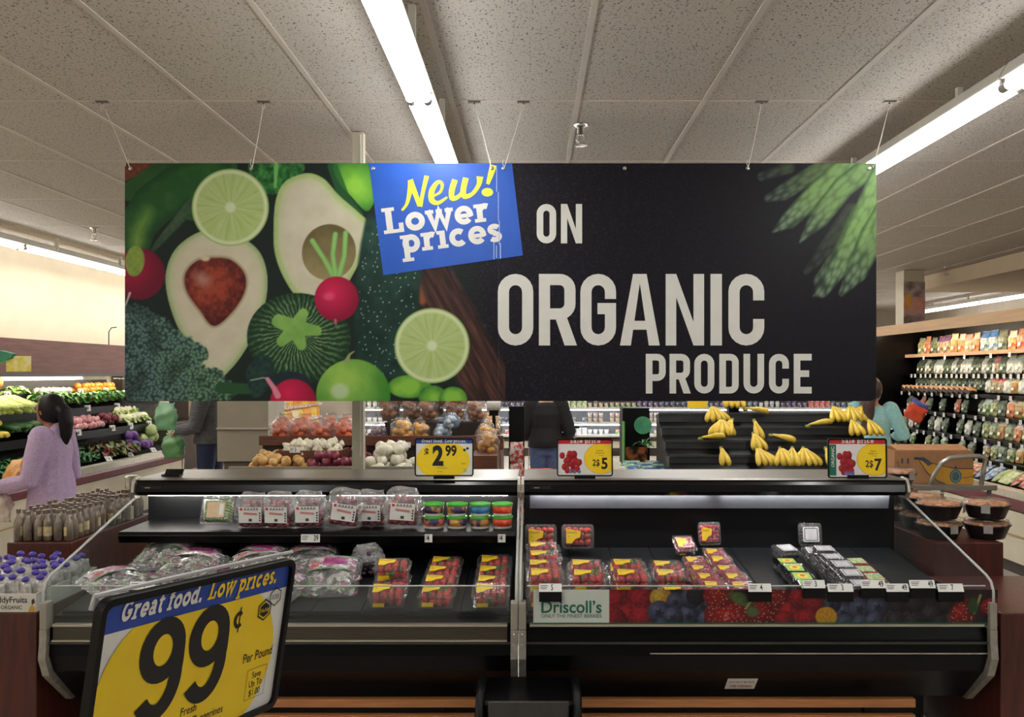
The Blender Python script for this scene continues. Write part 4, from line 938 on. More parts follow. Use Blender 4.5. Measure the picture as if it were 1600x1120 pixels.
# ---------------------------------------------------------------- berry boxes
berry_red = M('strawberry_red', (160, 22, 28), .35, col2=(206, 54, 50), scale=55, rnd=.12, spec=.5)
berry_rasp = M('raspberry_red', (146, 18, 42), .4, col2=(188, 46, 74), scale=120, rnd=.1)
berry_blue = M('blueberry_blue', (30, 34, 58), .5, col2=(66, 74, 104), scale=60, rnd=.1)
berry_black = M('blackberry_black', (20, 14, 22), .3, col2=(40, 30, 44), scale=120)
leafg = M('calyx_green', (46, 92, 34), .5, col2=(74, 124, 52), scale=60)
yel = M('yellow_sticker', (240, 196, 26), .45, col2=(246, 206, 40), scale=30)
def clamshell(name, cat, W, D, H, berries, sticker, seed, lid=None, leaves=False):
    rg = random.Random(seed); t = thing(name, 'x', cat)
    def tray(z0, z1, w0, w1, d0, d1, n=20):
        m = MB(); ring = []
        for z, w_, d_ in ((z0, w0, d0), (z0 + .3 * (z1 - z0), w0 + .3 * (w1 - w0), d0 + .3 * (d1 - d0)), (z1, w1, d1)):
            ring += [(x, y, z) for x, y in rrect(-w_ / 2, w_ / 2, -d_ / 2, d_ / 2, .016, 3)]
        k = len(ring) // 3; m.add(ring, [list(range(k))[::-1]] + [(i * k + j, i * k + (j + 1) % k, (i + 1) * k + (j + 1) % k, (i + 1) * k + j) for i in range(2) for j in range(k)])
        return m
    m = tray(0, H * .68, W * .88, W * .97, D * .86, D * .96); m.build('tray', clear, t, smooth=False)
    m = MB(); rp = rrect(-W / 2, W / 2, -D / 2, D / 2, .016, 3); k = len(rp); ri = rrect(-W * .43, W * .43, -D * .41, D * .41, .013, 3); rt = rrect(-W * .39, W * .39, -D * .36, D * .36, .012, 3)
    v = [(x, y, H * .68) for x, y in rp] + [(x, y, H * .71) for x, y in rp] + [(x, y, H * .74) for x, y in ri] + [(x, y, H * .97) for x, y in rt]
    f = [(i * k + j, i * k + (j + 1) % k, (i + 1) * k + (j + 1) % k, (i + 1) * k + j) for i in range(3) for j in range(k)] + [list(range(3 * k, 4 * k))]
    m.add(v, f)
    for j in range(7):      # vent ribs on the rim
        for s_ in (-1, 1): m.box(-W * .4 + j * W * .8 / 6 - .004, -W * .4 + j * W * .8 / 6 + .004, s_ * D * .455 - .003, s_ * D * .455 + .003, H * .74, H * .86)
    m.build('lid', lid or clear_lid, t)
    b = MB(); r0 = .0165 if berries is berry_red else (.0105 if berries in (berry_rasp, berry_black) else .0082)
    nx = int(W * .84 / (1.7 * r0)); ny = int(D * .82 / (1.7 * r0))
    for L_ in range(max(1, int(H * .8 / (1.5 * r0)))):
        for i in range(nx):
            for j in range(ny):
                if 0 < i < nx - 1 and 0 < j < ny - 1 and L_ < int(H * .8 / (1.5 * r0)) - 1: continue
                z = .004 + r0 + L_ * 1.5 * r0
                if z > H * .9: continue
                c = (-W * .38 + (i + .5) * W * .76 / nx + rg.uniform(-.2, .2) * r0, -D * .36 + (j + .5) * D * .72 / ny + rg.uniform(-.2, .2) * r0, z)
                rot = Euler((rg.uniform(-1, 1), rg.uniform(-1, 1), rg.uniform(0, 6))).to_matrix(); b.mat(0)
                if berries is berry_red:
                    b.ell(c, r0 * .92, r0 * .92, r0 * 1.1, 8, 6, rot)
                    if leaves and rg.random() < .35: b.mat(1); b.ell(Vector(c) + rot @ Vector((0, 0, r0)), r0 * .7, r0 * .7, r0 * .2, 6, 3, rot)
                elif berries in (berry_rasp, berry_black): b.ell(c, r0, r0, r0 * 1.15, 8, 6, rot, .10, rg)
                else: b.ell(c, r0, r0, r0 * .9, 6, 4)
    b.build('berries', [berries, leafg], t, smooth=berries is not berry_rasp)
    s_ = MB(); zt = H * .972
    fr = Frame((0, 0, zt), (1, 0, 0), (0, 1, 0)); s_.mat(0)
    if sticker == 'flag':
        ink(s_, fr, [[(-W * .36, -D * .3), (-W * .2, -D * .3), (-W * .08, -D * .12), (W * .06, -D * .06), (W * .09, D * .2), (-W * .36, D * .3)]], .0006)
        s_.mat(1); p, q = sans('Driscoll\u2019s', D * .13, .01); ink(s_, fr, [[(a * W * .3 / q, b_) for a, b_ in g] for g in p], .0010, (-W * .33, D * .10))
        MB().poly([(-W * .34, -D * .5 - .0006, H * .16), (-W * .05, -D * .495 - .0006, H * .16), (-W * .05, -D * .5 - .0006, H * .42), (-W * .34, -D * .5 - .0006, H * .42)]).build('front_label', yel, t)
        s_.build('sticker', [yel, inkg], t)
    elif sticker == 'round':
        ink(s_, fr, [rrect(-W * .32, W * .32, -D * .32, D * .30, .004)], .0006); s_.mat(1); ink(s_, fr, [[(W * .02 + W * .2 * math.cos(a * PI / 8), D * .2 * math.sin(a * PI / 8)) for a in range(16)]], .0009)
        s_.mat(2); ink(s_, fr, [[(W * .02 + W * .1 * math.cos(a * PI / 8), D * .02 + D * .1 * math.sin(a * PI / 8)) for a in range(16)]], .0012)
        s_.build('sticker', [M('lime_sticker', (150, 190, 60), .45, col2=(170, 206, 80), scale=60), inky, M('orange_red_ink', (210, 90, 40), .5)], t)
    elif sticker == 'leafy':
        ink(s_, fr, [rrect(-W * .32, W * .32, -D * .32, D * .32, .004)], .0006)
        s_.build('sticker', [M('leafy_sticker', (118, 150, 74), .45, col2=(206, 214, 160), scale=70)], t)
    elif sticker == 'grey':
        ink(s_, fr, [rrect(-W * .34, W * .34, -D * .32, D * .32, .006)], .0006); s_.mat(1); ink(s_, fr, strip(rrect(-W * .27, W * .27, -D * .26, D * .26, .006), .004, True), .0009)
        s_.build('sticker', [M('silver_sticker', (206, 206, 210), .25, col2=(226, 226, 230), scale=30), M('slate_ink', (70, 76, 90), .4)], t)
    elif sticker == 'paper':
        ink(s_, fr, [rrect(-W * .26, W * .28, -D * .28, D * .26, .004)], .0006); s_.mat(1); ink(s_, fr, [[(W * .12, -D * .2), (W * .24, -D * .2), (W * .24, D * .2), (W * .12, D * .2)]], .001)
        s_.build('sticker', [M('tan_label', (214, 186, 148), .5, col2=(224, 198, 160), scale=30), paper], t)
    return t
SB = [Pool(lambda k=k: clamshell('strawberry_box', 'berry box', .158, .118, .066, berry_red, 'flag', k, leaves=True)) for k in range(3)]
TI = -.1036
def deck_put(o, X, Y, lift, label, group, rz=0):
    e = R.choice((0, .02, .06, .12, .16)) if lift < .001 else R.choice((0, .03, .08))
    place(o, (X, Y, zd(Y) + .003 + lift + .055 * math.sin(e)), (.1036 + e, 0, rz), label, group)
SG = 'strawberry boxes in the right case'
cn = ['left', 'middle', 'right']
n = 0
for ci, X in enumerate((.055, .232, .405)):
    for ri, Y in enumerate((3.66, 3.79, 3.92, 4.05)):
        if ri == 3 and ci > 0: continue
        st = 2 if (ri < 2 or ci == 0) else 1
        for k in range(st):
            lb = 'strawberry box, %s column of the right case, %s row from the front, %s' % (cn[ci], ORD[ri], 'on top' if k == st - 1 and st > 1 else ('underneath' if st > 1 else 'single'))
            deck_put(SB[(n * 2 + ci) % 3].get(), X + R.uniform(-.004, .004), Y + R.uniform(-.003, .003), k * .067, lb, SG, R.uniform(-.05, .05)); n += 1
deck_put(SB[1].get(), .605, 3.99, 0, 'strawberry box lying alone under a bright glare right of the columns', SG, .03); deck_put(SB[0].get(), .60, 3.665, 0, 'low strawberry box at the front rail right of the strawberry columns', SG, .02)
deck_put(SB[2].get(), .60, 3.86, 0, 'dark strawberry box between the glaring one and the front rail', SG)
for X, l in ((.045, 'strawberry box propped upright on the back panel, above the left column'), (.225, 'strawberry box propped upright on the back panel, second from the joint')):
    place(SB[0].get(), (X, 4.37, .852), (1.28, 0, 0), l, SG)
RB = Pool(lambda: clamshell('raspberry_box', 'berry box', .108, .108, .042, berry_rasp, 'flag', 5))
for ci, X in enumerate((.735, .85)):
    for ri, Y in enumerate((3.645, 3.757, 3.869, 3.981, 4.093)):
        if ri == 4 and ci == 0: continue
        for k in range(2):
            deck_put(RB.get(), X + R.uniform(-.003, .003) - .018 * (ri - 2) * .3, Y, k * .042, 'raspberry box, %s pile from the front, %s raspberry column, %s of its pile' % (ORD[ri], cn[ci * 2], 'top' if k else 'bottom'), 'raspberry boxes in the right case', R.uniform(-.06, .06))
place(RB.get(), (.865, 4.395, .865), (1.35, 0, .1), 'raspberry box standing upright against the back panel behind the others', 'raspberry boxes in the right case', 1.05)
place(RB.get(), (.735, 4.32, zd(4.32) + .032), (.55, 0, .15), 'tipped raspberry box at the back, left of the upright one', 'raspberry boxes in the right case')
dkl = thin('smoky_lid', (120, 124, 134), haze=.05, rough=.1)
BB = Pool(lambda: clamshell('blueberry_box', 'berry box', .115, .108, .045, berry_blue, 'round', 6, lid=dkl))
for ri, Y in enumerate((3.64, 3.752, 3.864, 3.976, 4.088)):
    deck_put(BB.get(), 1.165, Y, 0, 'blueberry box with lime green sticker, %s from the front in its row' % ORD[ri], 'blueberry boxes with lime stickers', R.uniform(-.04, .04))
KB = Pool(lambda: clamshell('blackberry_box', 'berry box', .115, .112, .048, berry_black, 'grey', 7))
for ri, Y in enumerate((3.64, 3.756, 3.872, 3.988, 4.104, 4.22)):
    for k in range(2 if ri < 5 else 1):
        deck_put(KB.get(), 1.335 + .006 * k, Y, k * .048, 'blackberry box with silvery top, %s pile from the front, %s' % (ORD[ri], 'uppermost' if k or ri == 5 else 'underneath'), 'blackberry boxes with silvery tops', R.uniform(-.04, .04))
place(KB.get(), (1.36, 4.40, .86), (1.35, 0, 0), 'blackberry box leaning upright on the back panel', 'blackberry boxes with silvery tops'); deck_put(KB.get(), 1.21, 4.26, 0, 'dark blackberry box at the back behind the blueberry row', 'blackberry boxes with silvery tops', .3)
GB = Pool(lambda: clamshell('raspberry_box', 'berry box', .108, .108, .042, berry_rasp, 'leafy', 8))
for ri, Y in enumerate((3.645, 3.757, 3.869, 3.981, 4.093)):
    deck_put(GB.get(), 1.47 + .004 * ri, Y, 0, 'organic raspberry box with leafy green sticker, %s from the front beside the blackberries' % ORD[ri], 'raspberry boxes with leafy stickers', R.uniform(-.04, .04))
# left case: strawberry boxes on the lower deck
LG = 'strawberry boxes in the left case'
for ci, X in enumerate((-.585, -.385, -.165)):
    for ri, Y in enumerate((3.655, 3.785, 3.915, 4.045)):
        if ci == 0 and ri > 1: continue
        st = 2 if ci == 0 and ri == 1 else 1
        for k in range(st):
            deck_put(SB[(ci + ri + k) % 3].get(), X, Y, k * .067, 'strawberry box, lower left-case deck, %s column, %s row from the front, %s' % (cn[ci], ORD[ri], 'upper' if k else 'lower'), LG, R.uniform(-.05, .05))

# ---------------------------------------------------------------- bags of grapes, tubs, salad bags
grape = M('red_grape_skin', (112, 44, 58), .25, col2=(156, 84, 92), scale=40, rnd=.15, spec=.6)
graped = M('dark_grape_skin', (44, 26, 40), .25, col2=(74, 50, 64), scale=40, rnd=.1, spec=.6)
greeng = M('green_grape_skin', (128, 158, 92), .3, col2=(158, 184, 120), scale=40, spec=.6)
def pillow(m, W, D, H, rg, nx=14, nz=12, crimp=.75, noise=.006, neck=1.0):
    """closed bag standing on z=0: bulging body, crimped top edge"""
    v = []; f = []
    ph = [rg.uniform(0, 6) for _ in range(6)]
    for i in range(nz + 1):
        s_ = i / nz; th = math.sin(min(1, (s_ + .08) * 1.25) * PI * .5) if s_ < .55 else max(.04, (1 - s_) / .45) ** crimp
        wd = W * (.86 + .14 * math.sin(PI * min(1, s_ * 1.1))) * (1 if s_ < .7 else 1 - (1 - neck) * (s_ - .7) / .3)
        for j in range(2 * nx):
            a = 2 * PI * j / (2 * nx); cx = math.copysign(abs(math.cos(a)) ** .6, math.cos(a)); cy = math.copysign(abs(math.sin(a)) ** .8, math.sin(a))
            q = noise * (math.sin(ph[0] + 5 * a + 9 * s_) + math.sin(ph[1] + 3 * a - 14 * s_) + rg.uniform(-.5, .5))
            v.append((cx * (wd / 2 + q), cy * (D / 2 * th * (1 if s_ > .03 else .8) + q * (th > .2)), H * s_ + (q if s_ == 1 else 0)))
    k = 2 * nx
    f = [(i * k + j, i * k + (j + 1) % k, (i + 1) * k + (j + 1) % k, (i + 1) * k + j) for i in range(nz) for j in range(k)] + [list(range(k))[::-1], [nz * k + j for j in range(k)]]
    return m.add(v, f)
def grape_bag(seed, gm=grape, label=True):
    rg = random.Random(seed); t = thing('grape_bag', 'x', 'bag of grapes')
    pillow(MB(), .135, .10, .165, rg, noise=.005, neck=.7).build('bag', film, t)
    m = MB()
    for z in (.016, .037, .058, .079, .10, .118):
        n_ = 9 if z < .1 else 6
        for a in range(n_):
            q = 2 * PI * a / n_ + z * 40; s_ = .85 if z < .1 else .62
            m.ell((math.cos(q) * .047 * s_, math.sin(q) * .033 * s_, z), .0125, .0125, .0145, 8, 6, Euler((rg.uniform(-.6, .6), rg.uniform(-.6, .6), 0)).to_matrix())
        if z > .09: m.ell((0, 0, z), .02, .015, .015, 8, 6)
    m.build('grapes', gm, t, smooth=True)
    if label:
        fr = Frame((0, -.0535, .062), (1, 0, 0), (0, -.06, 1)); l = MB()
        l.mat(0); ink(l, fr, [rrect(-.043, .041, -.034, .042, .003)], 0); b = [fr(x, y, -.0004) for x, y in ((-.043, -.034), (-.043, .042), (.041, .042), (.041, -.034))]; l.poly(b)
        l.mat(1); ink(l, fr, [[(-.038, .026), (-.029, .026), (-.029, .038), (-.038, .038)]], .0008)
        for k in range(2): ink(l, fr, strip([(-.025 + i * .005, .008 + .003 * (i % 2) + k * .0055 - i * .0005) for i in range(11)], .0028), .0008)
        l.mat(2)
        for i in range(5): ink(l, fr, strip([(-.022 + i * .011, .026), (-.018 + i * .011, .037), (-.015 + i * .011, .027)], .003), .0008)
        for k in range(4): ink(l, fr, [[(.032, -.028 + k * .012), (.038, -.028 + k * .012), (.038, -.02 + k * .012), (.032, -.02 + k * .012)]], .0008)
        ink(l, fr, [[(-.006, -.027), (.006, -.027), (.006, -.014), (-.006, -.014)]], .0008)
        l.build('label_card', [paper, inkr, M('grey_ink', (70, 66, 70), .5)], t)
    return t
GP = [Pool(lambda k=k: grape_bag(k)) for k in (11, 12)]
SZ = .9395
def sx(px, d=4.14): return (px - VX) * d / F
for i, (px, y, rz, tilt, sc, l) in enumerate(((395, 4.15, .05, 0, 1, 'first bag of red grapes from the left, next to the box of green grapes'), (438, 4.14, -.08, 0, 1.02, 'second bag of red grapes from the left on the black shelf'), (483, 4.15, .04, 0, 1.04, 'third bag of red grapes from the left, above the tag reading 39'),
        (536, 4.13, .12, .16, 1.06, 'tilted bag of red grapes in the middle of the black shelf'), (578, 4.19, -.05, 0, 1.04, 'bag of red grapes set back between the tilted one and the last one'), (628, 4.14, .1, .08, 1.08, 'bag of red grapes last on the right, beside the green-lidded tubs'))):
    place(GP[i % 2].get(), (sx(px), y, SZ + (.014 if tilt > .05 else .003)), (0, tilt, rz), l, 'bags of red grapes on the black shelf', (1.22 * sc, 1.05, sc * .95))
place(clamshell('green_grape_box', 'fruit box', .15, .13, .085, greeng, 'paper', 21), (sx(347, 4.18), 4.17, SZ + .062), (1.2, 0, 0), 'clear box of green grapes with a tan label, leftmost on the black shelf', None)
tubm = M('tub_printed_side', (62, 48, 92), .4, col2=(206, 132, 70), scale=26, contrast=.85, rnd=.2, hue=.03); tubb = M('tub_white', (214, 216, 206), .4, col2=(222, 224, 214), scale=20)
tubr = M('tub_red_side', (206, 44, 30), .4, col2=(232, 120, 60), scale=30, contrast=.7); tubbl = M('tub_blue_side', (38, 96, 150), .4, col2=(70, 140, 190), scale=26, contrast=.7)
limelid = M('lime_green_lid', (70, 186, 50), .35, col2=(86, 198, 64), scale=20)
def tub(side):
    t = thing('fruit_tub', 'x', 'tub')
    MB().lathe([(.040, 0), (.0425, .004), (.0465, .05)], 26).build('cup', tubb, t, smooth=True)
    MB().lathe([(.0426, .006), (.0466, .047)], 26).build('sleeve', side, t, smooth=True)
    MB().lathe([(.049, .049), (.0495, .056), (.047, .058), (.043, .056), (.0, .056)], 26).build('lid', limelid, t, smooth=False)
    return t
TB = {0: Pool(lambda: tub(tubm)), 1: Pool(lambda: tub(tubbl)), 2: Pool(lambda: tub(tubr))}
for i, px in enumerate((678, 714, 750, 785)):
    for k in range(2):
        kd = 2 if i == 3 else (1 if i == 2 and k else 0)
        place(TB[kd].get(), (sx(px, 4.13), 4.13, SZ + k * .0585), (0, 0, R.uniform(0, 6)), '%s tub of the %s stack of green-lidded tubs from the left' % (('upper', 'lower')[1 - k], ORD[i]), 'green-lidded tubs stacked in pairs')
# salad bags: clear film over leaves, with a printed panel
def salad_bag(seed, name='salad_bag'):
    rg = random.Random(seed); t = thing(name, 'x', 'salad bag')
    W, H, D = .25, .30, .075
    nx, ny = 18, 18; top = []; 
    def hgt(u, v_): return D * (max(0, 1 - abs(u) ** 2.6) * max(0, 1 - abs(v_) ** 2.6)) ** .55
    vs = []; ph = rg.uniform(0, 6)
    for s_ in (1, 0):
        for j in range(ny + 1):
            for i in range(nx + 1):
                u, v_ = 2 * i / nx - 1, 2 * j / ny - 1; h = hgt(u, v_)
                q = .006 * (math.sin(9 * u + ph) + math.sin(11 * v_ + 2 * ph + 4 * u)) + rg.uniform(-.003, .003)
                vs.append((u * W / 2, v_ * H / 2, .004 + h * (.95 if s_ else .12) + (q if 0 < h else 0) * (1 if s_ else .1) + .004 * s_))
    k = (nx + 1) * (ny + 1); f = []
    for j in range(ny):
        for i in range(nx):
            a = j * (nx + 1) + i; f.append((a, a + 1, a + nx + 2, a + nx + 1)); f.append((k + a, k + a + nx + 1, k + a + nx + 2, k + a + 1))
    MB().add(vs, f).build('film', film, t, smooth=True)
    # leaves inside
    m = MB()
    for q in range(60):
        m.mat(rg.choice((0, 1, 2, 2, 3))); a = rg.uniform(-.92, .92); b = rg.uniform(-.88, .2); h = hgt(a, b)
        c = Vector((a * W / 2, b * H / 2, .006 + h * rg.uniform(.35, .8))); e = Euler((rg.uniform(-.7, .7), rg.uniform(-.7, .7), rg.uniform(0, 6))).to_matrix(); L_ = rg.uniform(.018, .034)
        m.add([c + e @ Vector(p) for p in ((-L_, 0, 0), (-L_ * .3, L_ * .5, .004), (L_ * .4, L_ * .45, -.003), (L_, 0, .004), (L_ * .4, -L_ * .5, .004), (-L_ * .3, -L_ * .4, -.003))], [(0, 1, 2, 3), (0, 3, 4, 5)])
    m.build('leaves', [M('dark_leaf', (38, 42, 34), .5, col2=(66, 62, 52), scale=40), M('purple_leaf', (122, 54, 92), .5, col2=(160, 84, 120), scale=40), M('pale_leaf', (176, 178, 160), .5, col2=(206, 206, 190), scale=40), M('green_leaf', (84, 124, 62), .5, col2=(124, 156, 92), scale=40)], t)
    # printed panel on the upper half
    pv = []; pf = []; nn = 12
    for j in range(nn + 1):
        for i in range(nn + 1):
            u, v_ = -.84 + 1.68 * i / nn, -.05 + .85 * j / nn; pv.append((u * W / 2, v_ * H / 2, .0115 + hgt(u, v_) * .99))
    for j in range(nn):
        for i in range(nn): a = j * (nn + 1) + i; pf.append((a, a + 1, a + nn + 2, a + nn + 1))
    p = MB().add(pv, pf)
    for j in range(nn):
        for i in range(nn):
            mi = 0
            if j >= 10: mi = 1
            elif j < 1: mi = 1
            elif 4 <= i <= 9 and 3 <= j <= 8: mi = 2
            elif i in (1, 2) and j in (2, 3, 4): mi = 3
            elif (i + j) % 5 == 0: mi = 4
            p.m[j * nn + i] = mi
    p.build('printed_panel', [M('bag_print_pink', (160, 110, 132), .3, col2=(196, 186, 186), scale=30, contrast=.8), M('bag_print_green', (92, 130, 84), .3, col2=(150, 176, 140), scale=30), M('bag_print_magenta', (146, 50, 108), .3, col2=(176, 90, 140), scale=40, contrast=.8), M('bag_print_red', (190, 54, 60), .3, col2=(214, 90, 90), scale=40), M('bag_print_white', (196, 204, 214), .3, col2=(216, 222, 228), scale=40)], t, smooth=True)
    return t
SA = [Pool(lambda k=k: salad_bag(k)) for k in (31, 32)]
for i, (X, Y, lift, rx, rz, l) in enumerate(((-1.60, 3.76, 0, .12, -.5, 'salad bag lying at the front left end of the left case'), (-1.33, 3.80, 0, .14, .25, 'salad bag beside the wide white price tag, at the front'), (-1.07, 3.78, 0, .1, -.2, 'salad bag at the front behind the top edge of the big 99 cent sign'),
        (-1.50, 4.02, .02, .3, .3, 'salad bag in the second layer behind the leftmost bag'), (-1.24, 4.05, .03, .3, -.35, 'salad bag in the second layer with a magenta panel, left of centre'), (-.99, 4.06, .03, .26, .2, 'salad bag in the second layer behind the big sign corner'), (-1.45, 3.84, .07, .1, -.1, 'salad bag slumped on top of the pile at left'),
        (-1.16, 3.84, .075, .1, .5, 'salad bag slumped on top of the pile in the middle'), (-.86, 3.86, .02, .5, .05, 'salad bag with pink print at the right end of the pile'), (-1.71, 3.70, .045, .16, .9, 'salad bag pressed against the left end pane near the front'), (-1.66, 4.08, .05, .3, -.2, 'salad bag at the back left corner under the black shelf'))):
    place(SA[i % 2].get(), (X, Y, zd(Y) + .012 + lift), (rx, 0, rz), l, 'bags of salad on the lower deck of the left case', (.98, .86, .85))
place(grape_bag(15, graped, False), (-.735, 4.02, zd(4.02) + .006), (.0, 0, .4), 'bag of black grapes in shadow, right of the salad bags', None, (1.1, 1.1, .8))

# ---------------------------------------------------------------- wooden end stands and what stands on them
UF, UB = 4.22, 5.12
t = thing('display_stand', 'dark cherry wood stand holding bottles at the left end of the cases', 'stand', (-2.3, 4.4, 0))
MB().box(-2.47, -2.17, UF, UB, 0, .855).build('upper_cabinet', cherry, t, bev=.004)
MB().box(-2.75, -1.965, 3.56, UF - .002, 0, .70).build('lower_cabinet', cherry, t, bev=.004)
t = thing('display_stand', 'dark cherry wood stand holding pies at the right end of the cases', 'stand', (2.3, 4.4, 0))
MB().box(1.90, 2.225, UF, UB + .1, 0, .855).build('upper_cabinet', cherry, t, bev=.004)
MB().box(1.865, 2.75, 3.56, UF - .002, 0, .70).build('lower_cabinet', cherry, t, bev=.004)
brg = M('amber_bottle_glass', (106, 92, 78), .16, col2=(140, 126, 110), scale=30, spec=.7, coat=.4); capm = M('bottle_cap_grey', (120, 108, 96), .35, .5, col2=(140, 126, 112), scale=30)
lblm = M('bottle_label', (176, 160, 130), .5, col2=(206, 188, 140), scale=60, contrast=.8, rnd=.1)
def bottle():
    t = thing('sauce_bottle', 'narrow brown glass bottle with a paper label on the left cherry wood stand', 'bottle', (0, 0, 0), 'rows of brown bottles on the left stand')
    MB().lathe([(.016, 0), (.0205, .003), (.0205, .078), (.017, .092), (.0095, .108), (.0085, .128)], 14).build('glass', brg, t, smooth=True)
    MB().lathe([(.0105, .124), (.0108, .141), (.0095, .1425)], 12).build('cap', capm, t, smooth=False)
    l = MB(); l.add([(.0209 * math.cos(a * .22), .0209 * math.sin(a * .22), z) for z in (.024, .066) for a in range(12)], [(i, i + 1, 13 + i, 12 + i) for i in range(11)]); l.build('label', lblm, t, smooth=True)
    return t
BT = Pool(bottle)
for j in range(15):
    for i in range(6):
        if R.random() < .06: continue
        place(BT.get(), (-2.445 + i * .0475 + R.uniform(-.002, .002), UF + .05 + j * .056 + R.uniform(-.003, .003), .856), (0, 0, R.uniform(0, 6)), scale=(1, 1, R.uniform(.97, 1.06)))
# pouches with purple caps and their printed carton
pou = M('pouch_foil', (170, 166, 160), .3, .2, col2=(206, 203, 198), scale=50, contrast=.7); pur = M('purple_cap', (70, 48, 150), .35, col2=(88, 66, 170), scale=30)
def pouch():
    t = thing('fruit_pouch', 'silvery fruit pouch with a round purple cap standing in the open carton at left', 'pouch', (0, 0, 0), 'fruit pouches with purple caps')
    rg = random.Random(3); pillow(MB(), .062, .03, .10, rg, 8, 8, noise=.001).build('pouch', pou, t, smooth=True)
    MB().tube([(0, 0, .095), (0, 0, .108)], .006, 8).build('spout', whitem, t)
    MB().ell((0, 0, .116), .0155, .0155, .012, 12, 8).build('cap', pur, t, smooth=True)
    return t
PO = Pool(pouch)
for j in range(6):
    for i in range(9):
        place(PO.get(), (-2.43 + i * .054 + R.uniform(-.008, .008), 3.63 + j * .07 + R.uniform(-.008, .008), .703 + (.004 * j)), (R.uniform(-.1, .1), R.uniform(-.12, .12), R.uniform(-.4, .4)), scale=1.0 + R.uniform(0, .12))
t = thing('carton', 'white printed fruit pouch carton at the front edge of the left stand', 'carton', (-2.2, 3.6, 0))
m = MB(); m.mat(0).box(-2.56, -1.97, 3.565, 3.571, .702, .775).box(-2.56, -1.97, 4.06, 4.066, .702, .775).box(-2.56, -2.554, 3.571, 4.06, .702, .775).box(-1.976, -1.97, 3.571, 4.06, .702, .775).box(-2.554, -1.976, 3.571, 4.06, .702, .704)
m.build('tray', M('carton_white', (206, 200, 190), .6, col2=(214, 208, 198), scale=20), t)
fr = Frame((-2.2, 3.565, .7), (1, 0, 0), (0, 0, 1)); l = MB(); l.mat(0)
p, q = sans('BuddyFruits', .034, .012); ink(l, fr, [[(a * .15 / q, b) for a, b in g] for g in p], .0006, (.045, .04)); p, q = sans('ORGANIC', .02, .012); ink(l, fr, [[(a * .085 / q, b) for a, b in g] for g in p], .0006, (.09, .014))
l.mat(1); ink(l, fr, [[(.2, .004), (.225, .004), (.226, .02), (.213, .032), (.203, .02)]], .0006); l.mat(2); ink(l, fr, [[(.213, .03), (.226, .04), (.222, .058), (.212, .05)]], .0006); l.build('carton_lettering', [inkb, M('leaf_ink_ochre', (196, 150, 40), .5), M('leaf_ink_brown', (70, 40, 30), .5)], t)
# pies
crust = M('pie_crust', (140, 84, 50), .6, col2=(196, 140, 94), scale=45, contrast=.75, bump=.5, rnd=.08); pt_ = M('black_pie_tray', (24, 22, 22), .3, col2=(32, 30, 30), scale=20)
def pie():
    t = thing('boxed_pie', 'x', 'pie')
    MB().lathe([(.078, 0), (.082, .003), (.106, .062), (.112, .064), (.112, .067), (.1, .066)], 32).build('tray', pt_, t, smooth=False)
    m = MB(); n_ = 36; pr = [(.104, .067), (.1, .074), (.088, .078), (.05, .084), (.0005, .086)]; rg = random.Random(5)
    v = []
    for r, z in pr: v += [(r * math.cos(2 * PI * k / n_), r * math.sin(2 * PI * k / n_), z + rg.uniform(-.002, .002) + (.004 * (k % 2) if r > .095 else 0)) for k in range(n_)]
    m.add(v, [(i * n_ + k, i * n_ + (k + 1) % n_, (i + 1) * n_ + (k + 1) % n_, (i + 1) * n_ + k) for i in range(4) for k in range(n_)] + [[4 * n_ + k for k in range(n_)]]); m.build('crust', crust, t, smooth=True)
    MB().lathe([(.1125, .0675), (.112, .071), (.107, .074), (.1, .09), (.088, .093), (.001, .094)], 32).build('dome_lid', thin('pie_lid', haze=.03, rough=.12, bump=.25, scale=50, gloss=.7), t, smooth=True)
    MB().box(-.02, .02, -.116, -.113, .035, .075).box(-.02, .02, -.116, -.09, .0935, .0945).build('seal_label', M('seal_grey', (150, 146, 140), .4, col2=(164, 160, 154), scale=30), t)
    return t
PI_ = Pool(pie)
PZ = .856
for X, Y, z, rz, l in ((1.985, 4.36, 0, .2, 'lower pie in the front stack next to the case'), (1.985, 4.36, .0955, .9, 'upper pie in the front stack next to the case'), (2.115 + .1, 4.36, 0, -.4, 'lower pie in the front stack at the outer edge of the stand'), (2.215, 4.36, .0955, -.5, 'upper pie in the front stack at the outer edge of the stand'),
                       (2.01, 4.62, 0, 1.4, 'lower pie of the stack behind, half hidden'), (2.01, 4.62, .0955, 1, 'upper pie of the stack behind, half hidden'), (1.995, 4.9, 0, .2, 'bottom pie of the rear stack close to the sale sign'), (1.995, 4.9, .0955, .2, 'middle pie of the rear stack close to the sale sign'), (1.995, 4.9, .191, .4, 'top pie of the rear stack just right of the 2 for $7 sign')):
    place(PI_.get(), (X, Y, PZ + z), (0, 0, rz), l, 'boxed pies stacked on the right stand', .98)

